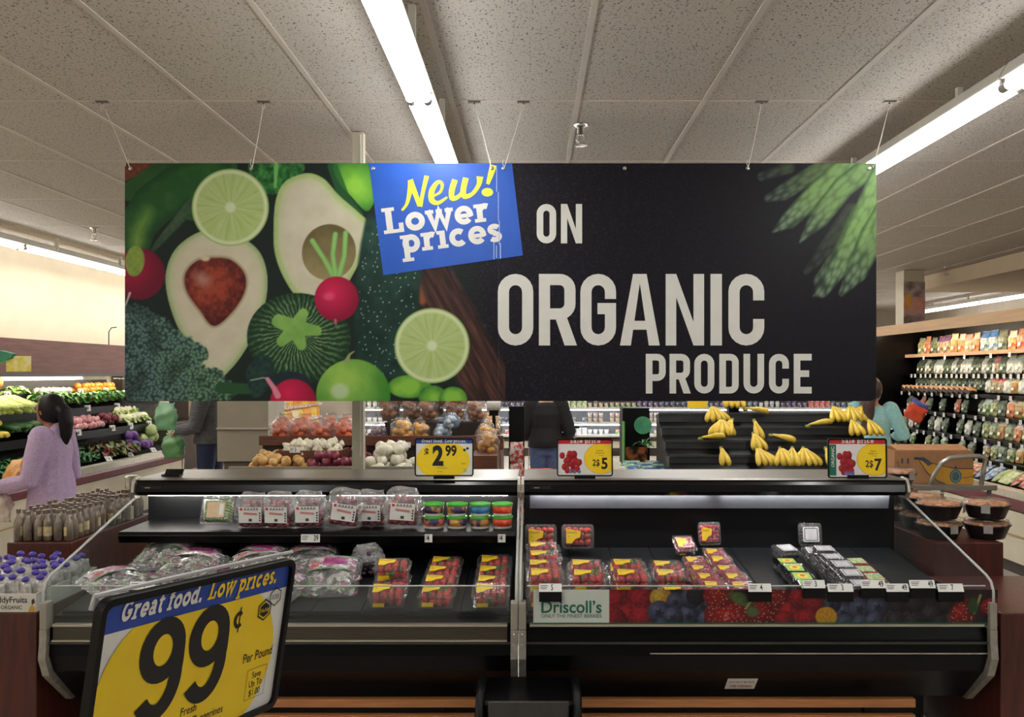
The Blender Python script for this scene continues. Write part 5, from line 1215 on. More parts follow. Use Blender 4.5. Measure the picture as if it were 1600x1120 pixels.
# odds and ends at the back of the left stand and on the case top
t = thing('canister', 'small steel canister standing behind the brown bottles, touching the case end', 'canister', (-2.25, 5.05, .856)); MB().lathe([(.034, .856), (.036, .86), (.036, 1.04)], 20, (-2.25, 5.05, 0)).build('body', chrome, t, smooth=False); MB().lathe([(.038, 1.04), (.038, 1.07), (.03, 1.078)], 20, (-2.25, 5.05, 0)).build('lid', steel, t)
cupm = M('beige_card', (170, 156, 134), .6, col2=(184, 170, 148), scale=20)
t = thing('paper_cup', 'beige paper cup in front of the steel canister on the left stand', 'cup', (-2.24, 4.72, .856)); MB().lathe([(.026, .857), (.036, .95), (.038, .953), (.034, .953), (.025, .862)], 18, (-2.235, 4.99 - .06, 0)).build('cup', cupm, t, smooth=True)
t = thing('small_box', 'small beige box beside the paper cup at the back of the left stand', 'box', (-2.19, 5.0, .856)); MB().box(-2.2, -2.172, 4.86, 4.90, .857, .93).build('carton', cupm, t, bev=.003)
q = at(270, 741, 4.42)
t = thing('sign_clip', 'empty black sign clip lying on the left end of the case top', 'clip', (q.x, 4.42, 1.147)); MB().box(q.x - .05, q.x + .04, 4.40, 4.45, 1.1475, 1.156).build('base', black, t, bev=.002); MB().prism([(4.405, 1.156), (4.43, 1.18), (4.44, 1.178), (4.42, 1.156)], q.x - .035, q.x + .05).build('jaw', black, t)
# ---------------------------------------------------------------- people
def loft_parts(m, path, ra, rb, ax=(1, 0, 0), n=14):
    """closed tapered limb or trunk: elliptical sections along a path, ax = direction of the ra radius"""
    P = [Vector(p) for p in path]; A = Vector(ax); v = []; k = len(P)
    for i, p in enumerate(P):
        d = (P[min(i + 1, k - 1)] - P[max(i - 1, 0)]).normalized(); u = (A - d * A.dot(d)); u = u.normalized() if u.length > .05 else d.orthogonal().normalized(); e = d.cross(u)
        v += [p + u * ra[i] * math.cos(2 * PI * j / n) + e * rb[i] * math.sin(2 * PI * j / n) for j in range(n)]
    f = [(i * n + j, i * n + (j + 1) % n, (i + 1) * n + (j + 1) % n, (i + 1) * n + j) for i in range(k - 1) for j in range(n)] + [list(range(n))[::-1], [(k - 1) * n + j for j in range(n)]]
    return m.add(v, f)
def limb(m, path, r, n=12):
    """tapered limb with rounded ends"""
    P = [Vector(p) for p in path]
    loft_parts(m, P, r, r, (P[-1] - P[0]).orthogonal(), n)
    for p, q in ((P[0], r[0]), (P[-1], r[-1])): m.ell(p, q, q, q, n, 8)
    return m
def melt(m, name, mat, parent, voxel=.011, smooth=4, pat=None):
    """one continuous skin over overlapping volumes"""
    o = m.build(name, mat, parent)
    a = o.modifiers.new('r', 'REMESH'); a.mode = 'VOXEL'; a.voxel_size = voxel; a.use_smooth_shade = True
    b = o.modifiers.new('s', 'SMOOTH'); b.iterations = smooth; b.factor = .5
    dg = bpy.context.evaluated_depsgraph_get(); me = bpy.data.meshes.new_from_object(o.evaluated_get(dg)); me.name = name
    o.modifiers.clear(); old = o.data; o.data = me; bpy.data.meshes.remove(old)
    return o
skin_m = M('skin', (176, 122, 96), .5, col2=(190, 136, 108), scale=20, sss=.1); skin_t = M('tan_skin', (150, 100, 76), .5, col2=(164, 112, 86), scale=20, sss=.1)
hair_m = M('black_hair', (14, 11, 13), .5, col2=(28, 22, 24), scale=14, stretch=(10, 10, 1), spec=.25); hair_b = M('brown_hair', (48, 30, 24), .4, col2=(84, 56, 44), scale=14, stretch=(10, 10, 1), spec=.5)
def hand(m, w_, d, nrm, curl, L_=.17, side=1):
    """palm and five separate fingers; d = finger direction, nrm = palm normal, curl in radians per joint"""
    w_ = Vector(w_); d = Vector(d).normalized(); nrm = Vector(nrm); nrm = (nrm - d * nrm.dot(d)).normalized(); s = d.cross(nrm) * side
    loft_parts(m, [w_ - d * .02, w_ + d * .03, w_ + d * .085], [.022, .034, .038], [.018, .015, .012], s, 12)
    for i, (o, l) in enumerate(((-.028, .068), (-.009, .078), (.010, .073), (.028, .058))):
        p = w_ + d * .078 + s * o; pts = [p]; a = curl * .6
        for k, q in enumerate((.44, .32, .24)):
            p = p + (d * math.cos(a) + nrm * math.sin(a)) * l * q; pts.append(p); a += curl
        limb(m, pts, [.0092, .0088, .0082, .0072], 8)
    p = w_ + d * .03 - s * .03; q = p + (d * .7 - s * .6 + nrm * .4).normalized() * .036; r = q + (d * .85 - s * .15 + nrm * .6).normalized() * .034
    limb(m, [w_ + d * .015 - s * .015, p, q, r], [.013, .012, .0105, .009], 8)
def person(label, loc, rz, H, pose, skin, clothes, hair, female=True):
    """faces +Y before turning; pose gives elbows, wrists, knees and ankles as (x, y, z) in body heights"""
    t = thing('person', label, 'person'); S_ = lambda p: Vector(p) * H
    sw = .108 if female else .122; hw = .088
    tilt = Vector(pose.get('lean', (0, 0, 0)))
    hip = Vector((0, 0, .52)); ch = Vector((0, 0, .74)) + tilt * .7; nk = Vector((0, 0, .835)) + tilt; hd = Vector((0, .012, .925)) + tilt * 1.15 + Vector(pose.get('head', (0, 0, 0)))
    sh = [Vector((s * sw, 0, .805)) + tilt for s in (-1, 1)]
    fwd = Vector(pose.get('look', (0, 1, 0))).normalized(); sd = fwd.cross(Vector((0, 0, 1)))
    m = MB()
    # trunk, neck, head
    loft_parts(m, [S_(hip - Vector((0, 0, .05))), S_(hip), S_(hip * .5 + ch * .5 - Vector((0, 0, .01))), S_(ch), S_(ch * .25 + nk * .75), S_(nk)], [q * H for q in (.088, .098, .078, .094, .075, .036)], [q * H for q in (.066, .068, .056, .064, .048, .034)])
    limb(m, [S_(nk - Vector((0, 0, .02))), S_(hd - Vector((0, 0, .03)))], [.034 * H, .032 * H])
    hh = .067 * H
    m.ell(S_(hd), hh * .80, hh * .98, hh * 1.12, 18, 14, Matrix((sd, fwd, (0, 0, 1))).transposed())
    m.ell(S_(hd) + fwd * hh * .35 - Vector((0, 0, hh * .55)), hh * .58, hh * .6, hh * .5, 12, 8, Matrix((sd, fwd, (0, 0, 1))).transposed())
    m.ell(S_(hd) + fwd * hh * 1.0 - Vector((0, 0, hh * .12)), hh * .13, hh * .2, hh * .22, 8, 6, Matrix((sd, fwd, (0, 0, 1))).transposed())
    m.ell(S_(hd) + fwd * hh * .90 - Vector((0, 0, hh * .52)), hh * .28, hh * .1, hh * .09, 8, 6, Matrix((sd, fwd, (0, 0, 1))).transposed())
    for s in (-1, 1): m.ell(S_(hd) + sd * s * hh * .82 - Vector((0, 0, hh * .1)), hh * .08, hh * .2, hh * .27, 8, 6, Matrix((sd, fwd, (0, 0, 1))).transposed())
    top = MB(); pants = MB()
    for i, s in enumerate((-1, 1)):
        el, wr = Vector(pose['elbow'][i]), Vector(pose['wrist'][i]); kn, an = Vector(pose['knee'][i]), Vector(pose['ankle'][i])
        hj = Vector((s * .05, 0, .5))
        limb(m, [S_(sh[i]), S_(sh[i] * .5 + el * .5), S_(el), S_(el * .5 + wr * .5), S_(wr)], [q * H for q in (.034, .031, .026, .025, .017)])
        limb(m, [S_(hj), S_(hj * .5 + kn * .5), S_(kn), S_(kn * .6 + an * .4), S_(an)], [q * H for q in (.058, .05, .035, .034, .022)])
        limb(m, [S_(an + Vector((0, -.02, -.018))), S_(an + Vector((s * .01, .07, -.024)))], [.021 * H, .019 * H])
        hand(m, S_(wr), Vector(pose['hdir'][i]), Vector(pose['hnrm'][i]), pose.get('curl', .5), side=s if True else 1)
        k = clothes['ease'] * H
        limb(top, [S_(sh[i] - Vector((s * .006, 0, .002))), S_(sh[i] * .5 + el * .5), S_(el), S_(el * .4 + wr * .6), S_(el * .08 + wr * .92)], [q * H + k for q in (.0415, .034, .030, .027, .020)])
        limb(pants, [S_(hj + Vector((0, 0, .02))), S_(hj * .5 + kn * .5), S_(kn), S_(kn * .6 + an * .4), S_(an + Vector((0, 0, .01)))], [q * H + .006 for q in (.064, .056, .042, .040, .036)])
    hem = clothes['hem']
    loft_parts(top, [S_((0, 0, hem)), S_((0, 0, hem + .04)), S_(hip + Vector((0, 0, .06))), S_(hip * .5 + ch * .5 + Vector((0, 0, .02))), S_(ch), S_(ch * .3 + nk * .7), S_(nk + Vector((0, 0, -.012)))], [q * H + k for q in (clothes.get('flare', .1), clothes.get('flare', .1) * .98, max(.104, clothes.get('flare', .1) * .94), .09, .1, .078, .04)], [q * H + k for q in (clothes.get('flare', .1) * .78, clothes.get('flare', .1) * .78, .078, .066, .072, .052, .038)])
    loft_parts(pants, [S_((0, 0, .46)), S_((0, 0, .50)), S_((0, 0, .56))], [q * H for q in (.098, .105, .094)], [q * H for q in (.072, .075, .064)])
    melt(m, 'body', skin, t, .0065, 3)
    melt(pants, 'trousers', clothes['pants'], t, .012, 4)
    if clothes.get('hood'):
        q = S_(nk) - fwd * .05; top.ell(q - Vector((0, 0, .02)), .085, .055, .065, 14, 8)
    tp = melt(top, clothes['name'], clothes['top'], t, .011, 3)
    for s, an in zip((-1, 1), pose['ankle']):
        an = Vector(an); q = MB(); limb(q, [S_(an + Vector((0, -.022, -.02))), S_(an + Vector((s * .008, .03, -.018))), S_(an + Vector((s * .012, .078, -.024)))], [.026 * H, .027 * H, .021 * H])
        for i_, v_ in enumerate(q.v): q.v[i_] = (v_[0], v_[1], max(v_[2], .003))
        q.build('shoe', black, t, smooth=True)
    e = MB()
    for s in (-1, 1): e.ell(S_(hd) + fwd * hh * .90 + sd * s * hh * .33 + Vector((0, 0, hh * .02)), hh * .1, hh * .1, hh * .07, 8, 6)
    e.build('eyes', M('eye_dark', (30, 24, 22), .3), t, smooth=True)
    h = MB(); c = S_(hd) + Vector((0, 0, hh * .1)) - fwd * hh * .12; rot_ = Matrix((sd, fwd, (0, 0, 1))).transposed()
    h.ell(c, hh * .92, hh * 1.02, hh * 1.14, 18, 14, rot_)
    if hair.get('keep_face', True):     # clear the face
        h.v = [tuple(Vector(p) - fwd * max(0, (Vector(p) - c).dot(fwd) - hh * .52) if (Vector(p) - c).z < hh * .62 else Vector(p)) for p in h.v]
    for pth, ra, rb in hair.get('falls', []): loft_parts(h, [S_(hd) + sd * a * hh + fwd * b * hh + Vector((0, 0, g * hh)) for a, b, g in pth], [q * hh for q in ra], [q * hh for q in rb], sd, 14)
    melt(h, 'hair', hair['mat'], t, .008, 3)
    if hair.get('clip'): MB().tube([S_(hd) + sd * hh * .42 * math.cos(a) - fwd * hh * (1.12 + .3 * math.sin(a)) + Vector((0, 0, hh * (.0 + .2 * math.sin(a)))) for a in (2.8, 2.2, 1.6, 1.0, .4)], .007, 6).build('hair_clip', M('hair_clip', (190, 180, 160), .3), t, smooth=True)
    t.location = loc; t.rotation_euler = (0, 0, rz)
    return t
stand = dict(knee=((-.055, .01, .28), (.055, .01, .28)), ankle=((-.06, -.005, .045), (.06, -.005, .045)))
# girl in lilac hoodie, seen from her left rear, arm bent forward
lil = M('lilac_fleece', (170, 146, 178), .85, col2=(184, 162, 192), scale=60, bump=.15)
gp = at(82, 584, 6.5)
girl = person('person in a lilac hooded top with a black ponytail, carrying a bag at far left', (gp.x, gp.y, 0), math.radians(90), 1.50,
   dict(stand, elbow=((-.16, .03, .60), (.17, -.02, .60)), wrist=((-.13, .20, .565), (.08, .15, .58)), hdir=((.2, 1, -.1), (-.7, .7, 0)), hnrm=((.6, 0, -.4), (-.3, -.4, -.8)), curl=.7, look=(.25, 1, 0)),
   skin_t, dict(ease=.012, hem=.39, flare=.128, top=lil, pants=M('black_trousers', (20, 20, 24), .8, col2=(28, 28, 32), scale=40), name='hooded_top', hood=True), dict(mat=hair_m, clip=True, falls=[([(0, -.8, .25), (0, -1.25, -.1), (0.05, -1.35, -.9), (.1, -1.3, -1.8), (.1, -1.2, -2.5)], (.5, .62, .58, .46, .2), (.42, .46, .42, .34, .16))]))
def rot_off(t, p): return t.location + Matrix.Rotation(t.rotation_euler[2], 3, 'Z') @ Vector(p)
# what she carries
bagp = M('orange_snack_bag', (206, 140, 70), .35, col2=(226, 176, 110), scale=16, contrast=.7)
o = thing('snack_bag', 'orange and yellow packet held under the arm of the person in lilac', 'packet')
rg = random.Random(2); pillow(MB(), .17, .07, .24, rg, 10, 10).build('packet', bagp, o, smooth=True); o.rotation_euler = (.5, .3, girl.rotation_euler[2] + 1.2)
o.location = rot_off(girl, (-.16, .22, .83))
o = thing('produce_sack', 'pale clear bag of produce hanging from the hand at the left edge', 'bag')
rg = random.Random(4); m = MB(); pillow(m, .17, .12, .24, rg, 12, 12, noise=.008, neck=.3); m.build('sack', M('milky_bag', (196, 180, 166), .35, col2=(214, 200, 186), scale=24, bump=.4), o, smooth=True)
o.location = rot_off(girl, (-.15, .30, .60))
# person in grey jacket holding green bags
jk = M('grey_quilted_jacket', (74, 76, 80), .75, col2=(92, 94, 98), scale=18, stretch=(1, 1, 4), bump=.2); jean = M('dark_blue_jeans', (30, 40, 66), .8, col2=(40, 52, 82), scale=60)
pp = at(330, 584, 10.0)
man = person('person in a grey jacket and dark jeans behind the left end of the banner', (pp.x, pp.y, 0), math.radians(80), 1.72,
   dict(stand, elbow=((-.15, .03, .615), (.17, -.04, .62)), wrist=((-.13, .15, .60), (.10, .15, .60)), hdir=((.1, .9, -.5), (-.2, .9, -.5)), hnrm=((0, -.5, -.9), (0, -.5, -.9)), curl=.9, look=(.3, 1, -.2)),
   skin_m, dict(ease=.016, hem=.51, flare=.112, top=jk, pants=jean, name='jacket'), dict(mat=hair_m), False)
gbag = thin('green_bag_film', (150, 206, 150), haze=.55, rough=.2, bump=.5, scale=20)
o = thing('produce_sack', 'green see-through bag of vegetables hanging from the hand of the person in grey', 'bag'); rg = random.Random(9)
m = MB(); pillow(m, .23, .16, .30, rg, 12, 14, noise=.009, neck=.15); m.build('sack', gbag, o, smooth=True); m = MB()
o.location = rot_off(man, (-.21, .33, .72))
for k in range(7): m.ell((rg.uniform(-.06, .06), rg.uniform(-.04, .04), .05 + .02 * k), .04, .035, .035, 10, 8)
o.location = (0, 0, 0); m.build('vegetables', M('bagged_green', (100, 150, 60), .5, col2=(140, 180, 90), scale=20), o, smooth=True); o.location = rot_off(man, (-.21, .33, .72))
o = thing('produce_sack', 'empty green plastic bag held open toward the vegetable shelves', 'bag'); rg = random.Random(10)
pillow(MB(), .24, .12, .30, rg, 12, 12, noise=.008, neck=.8).build('sack', thin('pale_green_film', (170, 220, 180), haze=.6, rough=.25, bump=.4, scale=20), o, smooth=True)
o.location = rot_off(man, (-.05, .52, 1.02))
# person in black with jeans, from behind
pp = at(853, 584, 10.0)
person('person in a black top and blue jeans seen from behind in the middle aisle', (pp.x, pp.y, 0), 0, 1.62,
   dict(stand, elbow=((-.155, -.01, .62), (.165, -.01, .62)), wrist=((-.12, .10, .58), (.15, .10, .58)), hdir=((.1, 1, 0), (0, 1, 0)), hnrm=((0, 0, -1), (0, 0, -1)), curl=.8),
   skin_m, dict(ease=.014, hem=.515, flare=.112, top=M('black_knit', (22, 21, 24), .85, col2=(30, 29, 32), scale=60, bump=.1), pants=M('mid_blue_jeans', (72, 88, 128), .8, col2=(88, 104, 144), scale=60), name='top'), dict(mat=hair_m))
# person in teal, long hair, at the right-hand produce wall
pp = at(1364, 584, 9.0)
person('person in an aqua top with long brown hair reaching toward the right produce shelves', (pp.x, pp.y, 0), math.radians(-18), 1.61,
   dict(stand, elbow=((-.175, -.03, .635), (.18, .0, .64)), wrist=((-.11, .11, .62), (.14, .13, .635)), hdir=((.4, 1, 0), (-.1, 1, .1)), hnrm=((0, 0, -1), (0, 0, -1)), curl=.6, look=(.5, 1, -.15), lean=(.0, .02, 0)),
   skin_m, dict(ease=.010, hem=.50, flare=.112, top=M('aqua_cotton', (138, 190, 192), .8, col2=(156, 202, 202), scale=50, bump=.1), pants=M('navy_trousers', (28, 32, 48), .8, col2=(36, 42, 60), scale=40), name='top'),
   dict(mat=hair_b, falls=[([(0, -.3, .7), (0, -.85, -.2), (0, -1.15, -1.4), (0, -1.25, -2.6), (0, -1.35, -4.0), (0, -1.3, -5.2)], (.78, .82, .74, .68, .56, .3), (.5, .5, .46, .4, .34, .15))]))
# ---------------------------------------------------------------- vegetables and fruit, one of each kind
def knob(name, col, col2, r, sq=1.0, tip=.25, cat='x', n=16, lobes=0, tipcol=None, rough=.5, jit=.0, scale=18, label='x', rnd=.12):
    """round vegetable with a stem end"""
    rg = random.Random(len(name)); m = MB(); pr = []
    for i in range(11):
        a = PI * i / 10; q = math.sin(a); z = -math.cos(a)
        if z > .6: z += (z - .6) * tip * 2
        pr.append((max(.0008, r * q), r * sq * z + r * sq))
    v = []
    for rr, z in pr: v += [(rr * (1 + (.07 * math.cos(lobes * 2 * PI * k / n) if lobes else 0)) * math.cos(2 * PI * k / n) * (1 + rg.uniform(-jit, jit)), rr * (1 + (.07 * math.cos(lobes * 2 * PI * k / n) if lobes else 0)) * math.sin(2 * PI * k / n), z) for k in range(n)]
    m.add(v, [(i * n + k, i * n + (k + 1) % n, (i + 1) * n + (k + 1) % n, (i + 1) * n + k) for i in range(10) for k in range(n)] + [list(range(n))[::-1], [10 * n + k for k in range(n)]])
    t = thing(name, label, cat)
    m.build('body', M(name + '_skin', col, rough, col2=col2, scale=scale, rnd=rnd, stretch=(1, 1, .4)), t, smooth=True)
    zt = pr[-1][1]
    MB().lathe([(r * .14, zt - r * .12), (r * .06, zt + r * .14), (r * .09, zt + r * .22)], 7).build('stem_end', M(name + '_tip', tipcol or col2, .7, col2=col, scale=40), t)
    return t
def leafy(name, n, L_, W_, cols, up, cat, seed=1, ruffle=.2, heart=None, stalk=None):
    """a head or bunch of broad ruffled leaves"""
    rg = random.Random(seed); m = MB(); t = thing(name, 'x', cat)
    for k in range(n):
        m.mat(k % len(cols)); a = k * 2.4 + rg.uniform(-.3, .3); tilt = up[0] + (up[1] - up[0]) * k / max(1, n - 1); l = L_ * rg.uniform(.8, 1.1); w_ = W_ * rg.uniform(.8, 1.15)
        d = Vector((math.cos(a), math.sin(a), 0)); s_ = Vector((-d.y, d.x, 0)); vs = []; rows = 7
        for i in range(rows + 1):
            u = i / rows; wd = w_ * (math.sin(PI * min(1, .12 + u * .9)) ** .7) * (.5 + .5 * min(1, u * 2.5)); bend = tilt - u * u * .9
            c = d * (l * u * math.cos(bend)) + Vector((0, 0, max(.004, l * u * math.sin(bend) + .01)))
            for j in range(5):
                q = (j - 2) / 2; vs.append(c + s_ * q * wd / 2 + Vector((0, 0, abs(q) * wd * .25 + rg.uniform(-1, 1) * ruffle * wd * abs(q))))
        m.add(vs, [(i * 5 + j, i * 5 + j + 1, (i + 1) * 5 + j + 1, (i + 1) * 5 + j) for i in range(rows) for j in range(4)])
    m.v = [(x, y, max(z, .002)) for x, y, z in m.v]
    m.build('leaves', [M('%s_leaf_%d' % (name, i), c[0], .5, col2=c[1], scale=30, rnd=.12) for i, c in enumerate(cols)], t, smooth=True)
    if heart: MB().ell((0, 0, heart[0] * .9), heart[0], heart[0], heart[0] * .9, 14, 10, None, .05, rg).build('heart', M(name + '_heart', heart[1], .5, col2=heart[2], scale=24, rnd=.1), t, smooth=True)
    if stalk:
        q = MB()
        for k in range(5): q.tube([(0.004 * math.cos(k * 1.3), .004 * math.sin(k * 1.3), .02), (.02 * math.cos(k * 1.3) - .06, .02 * math.sin(k * 1.3), .018)], .008, 6)
        q.build('stalks', M(name + '_stalk', stalk, .5), t, smooth=True)
    return t
def longveg(name, col, col2, L_, r0, r1, cat, bend=.0, tip=(90, 110, 50)):
    t = thing(name, 'x', cat); P = [(-L_ / 2 + L_ * i / 8, bend * math.sin(PI * i / 8), max(r0, r1)) for i in range(9)]; rr = [(r0 + (r1 - r0) * i / 8) * math.sin(PI * min(1, .14 + .86 * i / 8 if i < 6 else (1.0 - (i / 8)) * 2.2 + .12)) ** .5 if i in (0, 8) else (r0 + (r1 - r0) * i / 8) for i in range(9)]
    MB().tube(P, rr, 12).build('body', M(name + '_skin', col, .4, col2=col2, scale=30, rnd=.12), t, smooth=True)
    MB().tube([(-L_ / 2 - .014, 0, max(r0, r1)), (-L_ / 2 + .004, 0, max(r0, r1))], [r0 * .4, r0 * .55], 8).build('stem_end', M(name + '_tip', tip, .6), t)
    return t
def heap(pool, x0, x1, y0, y1, z, dx, dy, label, group, layers=1, dz=.05, slope=0.0, rot=None, sc=(1, 1), skip=.0):
    """set single pieces out in loose rows and layers; slope = height gained per metre away from x1 (or towards y1 when negative)"""
    for k in range(layers):
        m = k * .5; nx = max(1, int((x1 - x0) / dx - m)); ny = max(1, int((y1 - y0) / dy - m))
        for i in range(nx):
            for j in range(ny):
                if R.random() < skip: continue
                x = x0 + dx * (i + .5 + m / 2) + R.uniform(-.12, .12) * dx; y = y0 + dy * (j + .5 + m / 2) + R.uniform(-.12, .12) * dy
                zz = z + k * dz + ((x1 - x) * slope if slope > 0 else (y - y0) * -slope)
                r = rot() if rot else (R.uniform(-.5, .5), R.uniform(-.5, .5), R.uniform(0, 6))
                s_ = R.uniform(*sc); place(pool.get(), (x, y, zz), r, label, group, s_)
any_rot = lambda: (R.uniform(-.9, .9), R.uniform(-.9, .9), R.uniform(0, 6))
flat_rot = lambda: (R.uniform(-.1, .1), R.uniform(-.1, .1), R.uniform(0, 6))

# ---------------------------------------------------------------- left produce wall
LY0, LY1 = 6.0, 11.15
t = thing('produce_cooler', 'long open vegetable cooler along the cream wall at left', 'produce cooler', (-4.9, 8.5, 0))
MB().prism([(-4.34, .12), (-4.34, .58), (-5.3, .58), (-5.3, .12)], LY0, LY1, 'y').build('base', cream, t)
MB().box(-5.25, -4.42, LY0, LY1, 0, .12).build('kick_plate', M('dark_kick', (60, 52, 46), .5, col2=(70, 62, 56), scale=9), t)
MB().box(-4.345, -4.335, LY0, LY1, .36, .375).build('base_seam', M('tan_seam', (176, 152, 104), .5), t)
MB().prism([(-4.325, .585), (-4.31, .60), (-4.31, .655), (-4.33, .67), (-4.36, .67), (-4.36, .585)], LY0, LY1, 'y').build('bumper', burg, t)
MB().prism([(-4.33, .672), (-4.345, .735), (-4.40, .742), (-4.42, .70), (-4.42, .672)], LY0, LY1, 'y').build('front_rail', M('aged_aluminium', (184, 176, 158), .4, .5, col2=(196, 188, 170), scale=20), t)
for nm, x0, x1, z0, z1 in (('bottom_deck', -4.74, -4.42, .80, .71), ('tray', -4.98, -4.64, 1.10, 1.02), ('tray', -5.10, -4.84, 1.33, 1.25), ('tray', -5.24, -5.04, 1.43, 1.39)):
    MB().prism([(x0, z0), (x1, z1), (x1, z1 + .035), (x1 + .012, z1 + .035), (x1 + .012, z1 - .045), (x0, z0 - .05)], LY0, LY1 - .03, 'y').build(nm, satin, t)
MB().prism([(-5.32, .58), (-5.32, 1.64), (-5.28, 1.64), (-5.25, 1.46), (-5.0, .60)], LY0, LY1 - .03, 'y').build('back_panel', black, t)
MB().prism([(-5.285, 1.46), (-5.285, 1.64), (-5.275, 1.64), (-5.26, 1.46)], LY0, LY1 - .03, 'y').build('mirror', M('mirror', (200, 200, 190), .06, 1.0), t)
MB().box(-5.32, -4.93, LY0, LY1, 1.66, 1.99).build('header', M('reddish_wood_panel', (104, 58, 48), .45, col2=(124, 74, 60), scale=8, stretch=(4, .35, 5)), t)
MB().box(-4.95, -4.925, LY0, LY1, 1.622, 1.66).build('header_trim', M('grey_header_trim', (88, 80, 76), .4, .4), t)
MB().tube([(-5.0, LY0 + .1, 1.642), (-5.0, LY1 - .1, 1.642)], .012, 8).build('lamp', glow('produce_lamp', (255, 246, 224), 30), t, smooth=True)
MB().prism([(-5.3, .12), (-4.34, .12), (-4.31, .66), (-4.34, .74), (-4.60, 1.62), (-4.70, 1.62), (-4.46, .74), (-5.3, .74)], LY1 - .03, LY1, 'y').build('end_frame', M('white_end_frame', (206, 200, 184), .4, col2=(214, 208, 192), scale=5), t)
MB().prism([(-5.2, .74), (-4.48, .74), (-4.72, 1.60), (-5.2, 1.60)], LY1 - .02, LY1 - .01, 'y').build('end_glass', glass, t)
LW = 'loose produce in the left vegetable cooler'
mango = Pool(lambda: knob('mango', (214, 140, 60), (232, 178, 96), .05, 1.25, cat='fruit')); orange = Pool(lambda: knob('orange', (226, 140, 40), (236, 164, 66), .036, .95, tip=0, cat='fruit'))
bok = Pool(lambda: leafy('bok_choy', 9, .15, .06, [((60, 130, 44), (110, 176, 76)), ((90, 156, 60), (150, 196, 104))], (.3, 1.1), 'leaf vegetable', 3, .12, (.038, (214, 222, 180), (232, 236, 206))))
celery = Pool(lambda: longveg('celery', (190, 204, 96), (222, 228, 150), .30, .035, .024, 'celery', .0)); squash = Pool(lambda: longveg('yellow_squash', (222, 196, 66), (238, 218, 110), .17, .018, .03, 'squash', .012))
cuke = Pool(lambda: longveg('cucumber', (44, 92, 44), (84, 130, 70), .2, .022, .022, 'cucumber')); romaine = Pool(lambda: leafy('romaine', 12, .14, .065, [((96, 160, 62), (160, 204, 108)), ((178, 208, 120), (216, 230, 170))], (.1, 1.1), 'leaf vegetable', 5, .2, (.05, (206, 220, 150), (226, 234, 186))))
radish = Pool(lambda: knob('radish', (206, 128, 134), (236, 190, 186), .03, 1.1, cat='radish', tipcol=(120, 160, 70))); turnip = Pool(lambda: knob('turnip', (226, 200, 190), (240, 226, 214), .04, .9, cat='turnip', tipcol=(130, 160, 90)))
beet = Pool(lambda: knob('beet', (104, 30, 46), (142, 56, 66), .036, .95, cat='beet', tipcol=(150, 50, 70))); fennel = Pool(lambda: leafy('cauliflower', 9, .12, .07, [((150, 186, 90), (200, 216, 136))], (.3, 1.1), 'cauliflower', 7, .15, (.06, (232, 226, 176), (244, 240, 206))))
kale = Pool(lambda: leafy('kale_bunch', 16, .105, .055, [((26, 74, 34), (52, 112, 52)), ((36, 90, 40), (74, 130, 62))], (.2, 1.3), 'kale', 9, .45)); redleaf = Pool(lambda: leafy('red_leaf_lettuce', 14, .14, .075, [((60, 84, 44), (110, 120, 66)), ((104, 36, 40), (140, 70, 62)), ((84, 116, 56), (130, 152, 84))], (.1, 1.2), 'lettuce', 11, .35))
purp = Pool(lambda: knob('purple_cabbage', (84, 44, 116), (126, 84, 156), .058, .95, tip=0, cat='cabbage', tipcol=(190, 180, 190))); cab = Pool(lambda: knob('green_cabbage', (150, 178, 98), (196, 212, 146), .072, .95, tip=0, cat='cabbage', tipcol=(206, 216, 170), scale=9))
heap(mango, -5.22, -5.05, 7.9, 8.65, 1.44, .085, .10, 'orange mango in the top row of the left cooler, near the frame edge', 'mangoes in the left cooler', 2, .06)
heap(romaine, -5.22, -5.06, 8.75, 9.25, 1.44, .16, .17, 'leafy head in the top row of the left cooler, beside the mangoes', 'leafy heads in the left cooler top row', 1, rot=flat_rot)
heap(turnip, -5.22, -5.06, 9.3, 10.0, 1.43, .08, .09, 'pale turnip in the top row of the left cooler', 'turnips in the left cooler', 1)
heap(orange, -5.22, -5.06, 10.1, 11.05, 1.43, .075, .075, 'orange at the far end of the top row in the left cooler', 'oranges in the left cooler', 2, .05)
heap(celery, -5.08, -4.86, 7.2, 8.7, 1.30, .30, .075, 'pale yellow-green celery bunch lying in the second row of the left cooler', 'celery bunches in the left cooler', 2, .05, rot=lambda: (0, .3, R.uniform(-.2, .2)))
heap(bok, -5.05, -4.86, 8.8, 11.0, 1.33, .19, .145, 'bright green leafy head in the second row of the left cooler', 'leafy heads in the left cooler second row', 2, .05, rot=flat_rot, sc=(.9, 1.1))
heap(squash, -4.95, -4.66, 6.9, 8.05, 1.07, .14, .055, 'yellow squash piled in the third row of the left cooler', 'yellow squash in the left cooler', 3, .045, .25, lambda: (0, .15, R.uniform(-.25, .25)))
heap(cuke, -4.95, -4.66, 8.1, 8.75, 1.07, .2, .055, 'dark cucumber piled in the third row of the left cooler', 'cucumbers in the left cooler', 2, .045, .25, lambda: (0, .2, R.uniform(-.3, .3)))
heap(radish, -4.94, -4.66, 8.85, 9.9, 1.06, .07, .068, 'pink radish in the third row of the left cooler', 'radishes in the left cooler', 2, .04, .25)
heap(beet, -4.94, -4.66, 9.92, 10.3, 1.06, .075, .075, 'dark red beet in the third row of the left cooler', 'beets in the left cooler', 2, .045, .25)
heap(fennel, -4.94, -4.66, 10.32, 11.08, 1.055, .13, .12, 'pale cauliflower at the far end of the third row, left cooler', 'cauliflowers in the left cooler', 2, .06, .25, flat_rot)
heap(kale, -4.70, -4.43, 7.0, 9.35, .755, .135, .14, 'dark green kale bunch on the bottom deck of the left cooler', 'kale bunches in the left cooler', 1, .05, .3, flat_rot, (.9, 1.2))
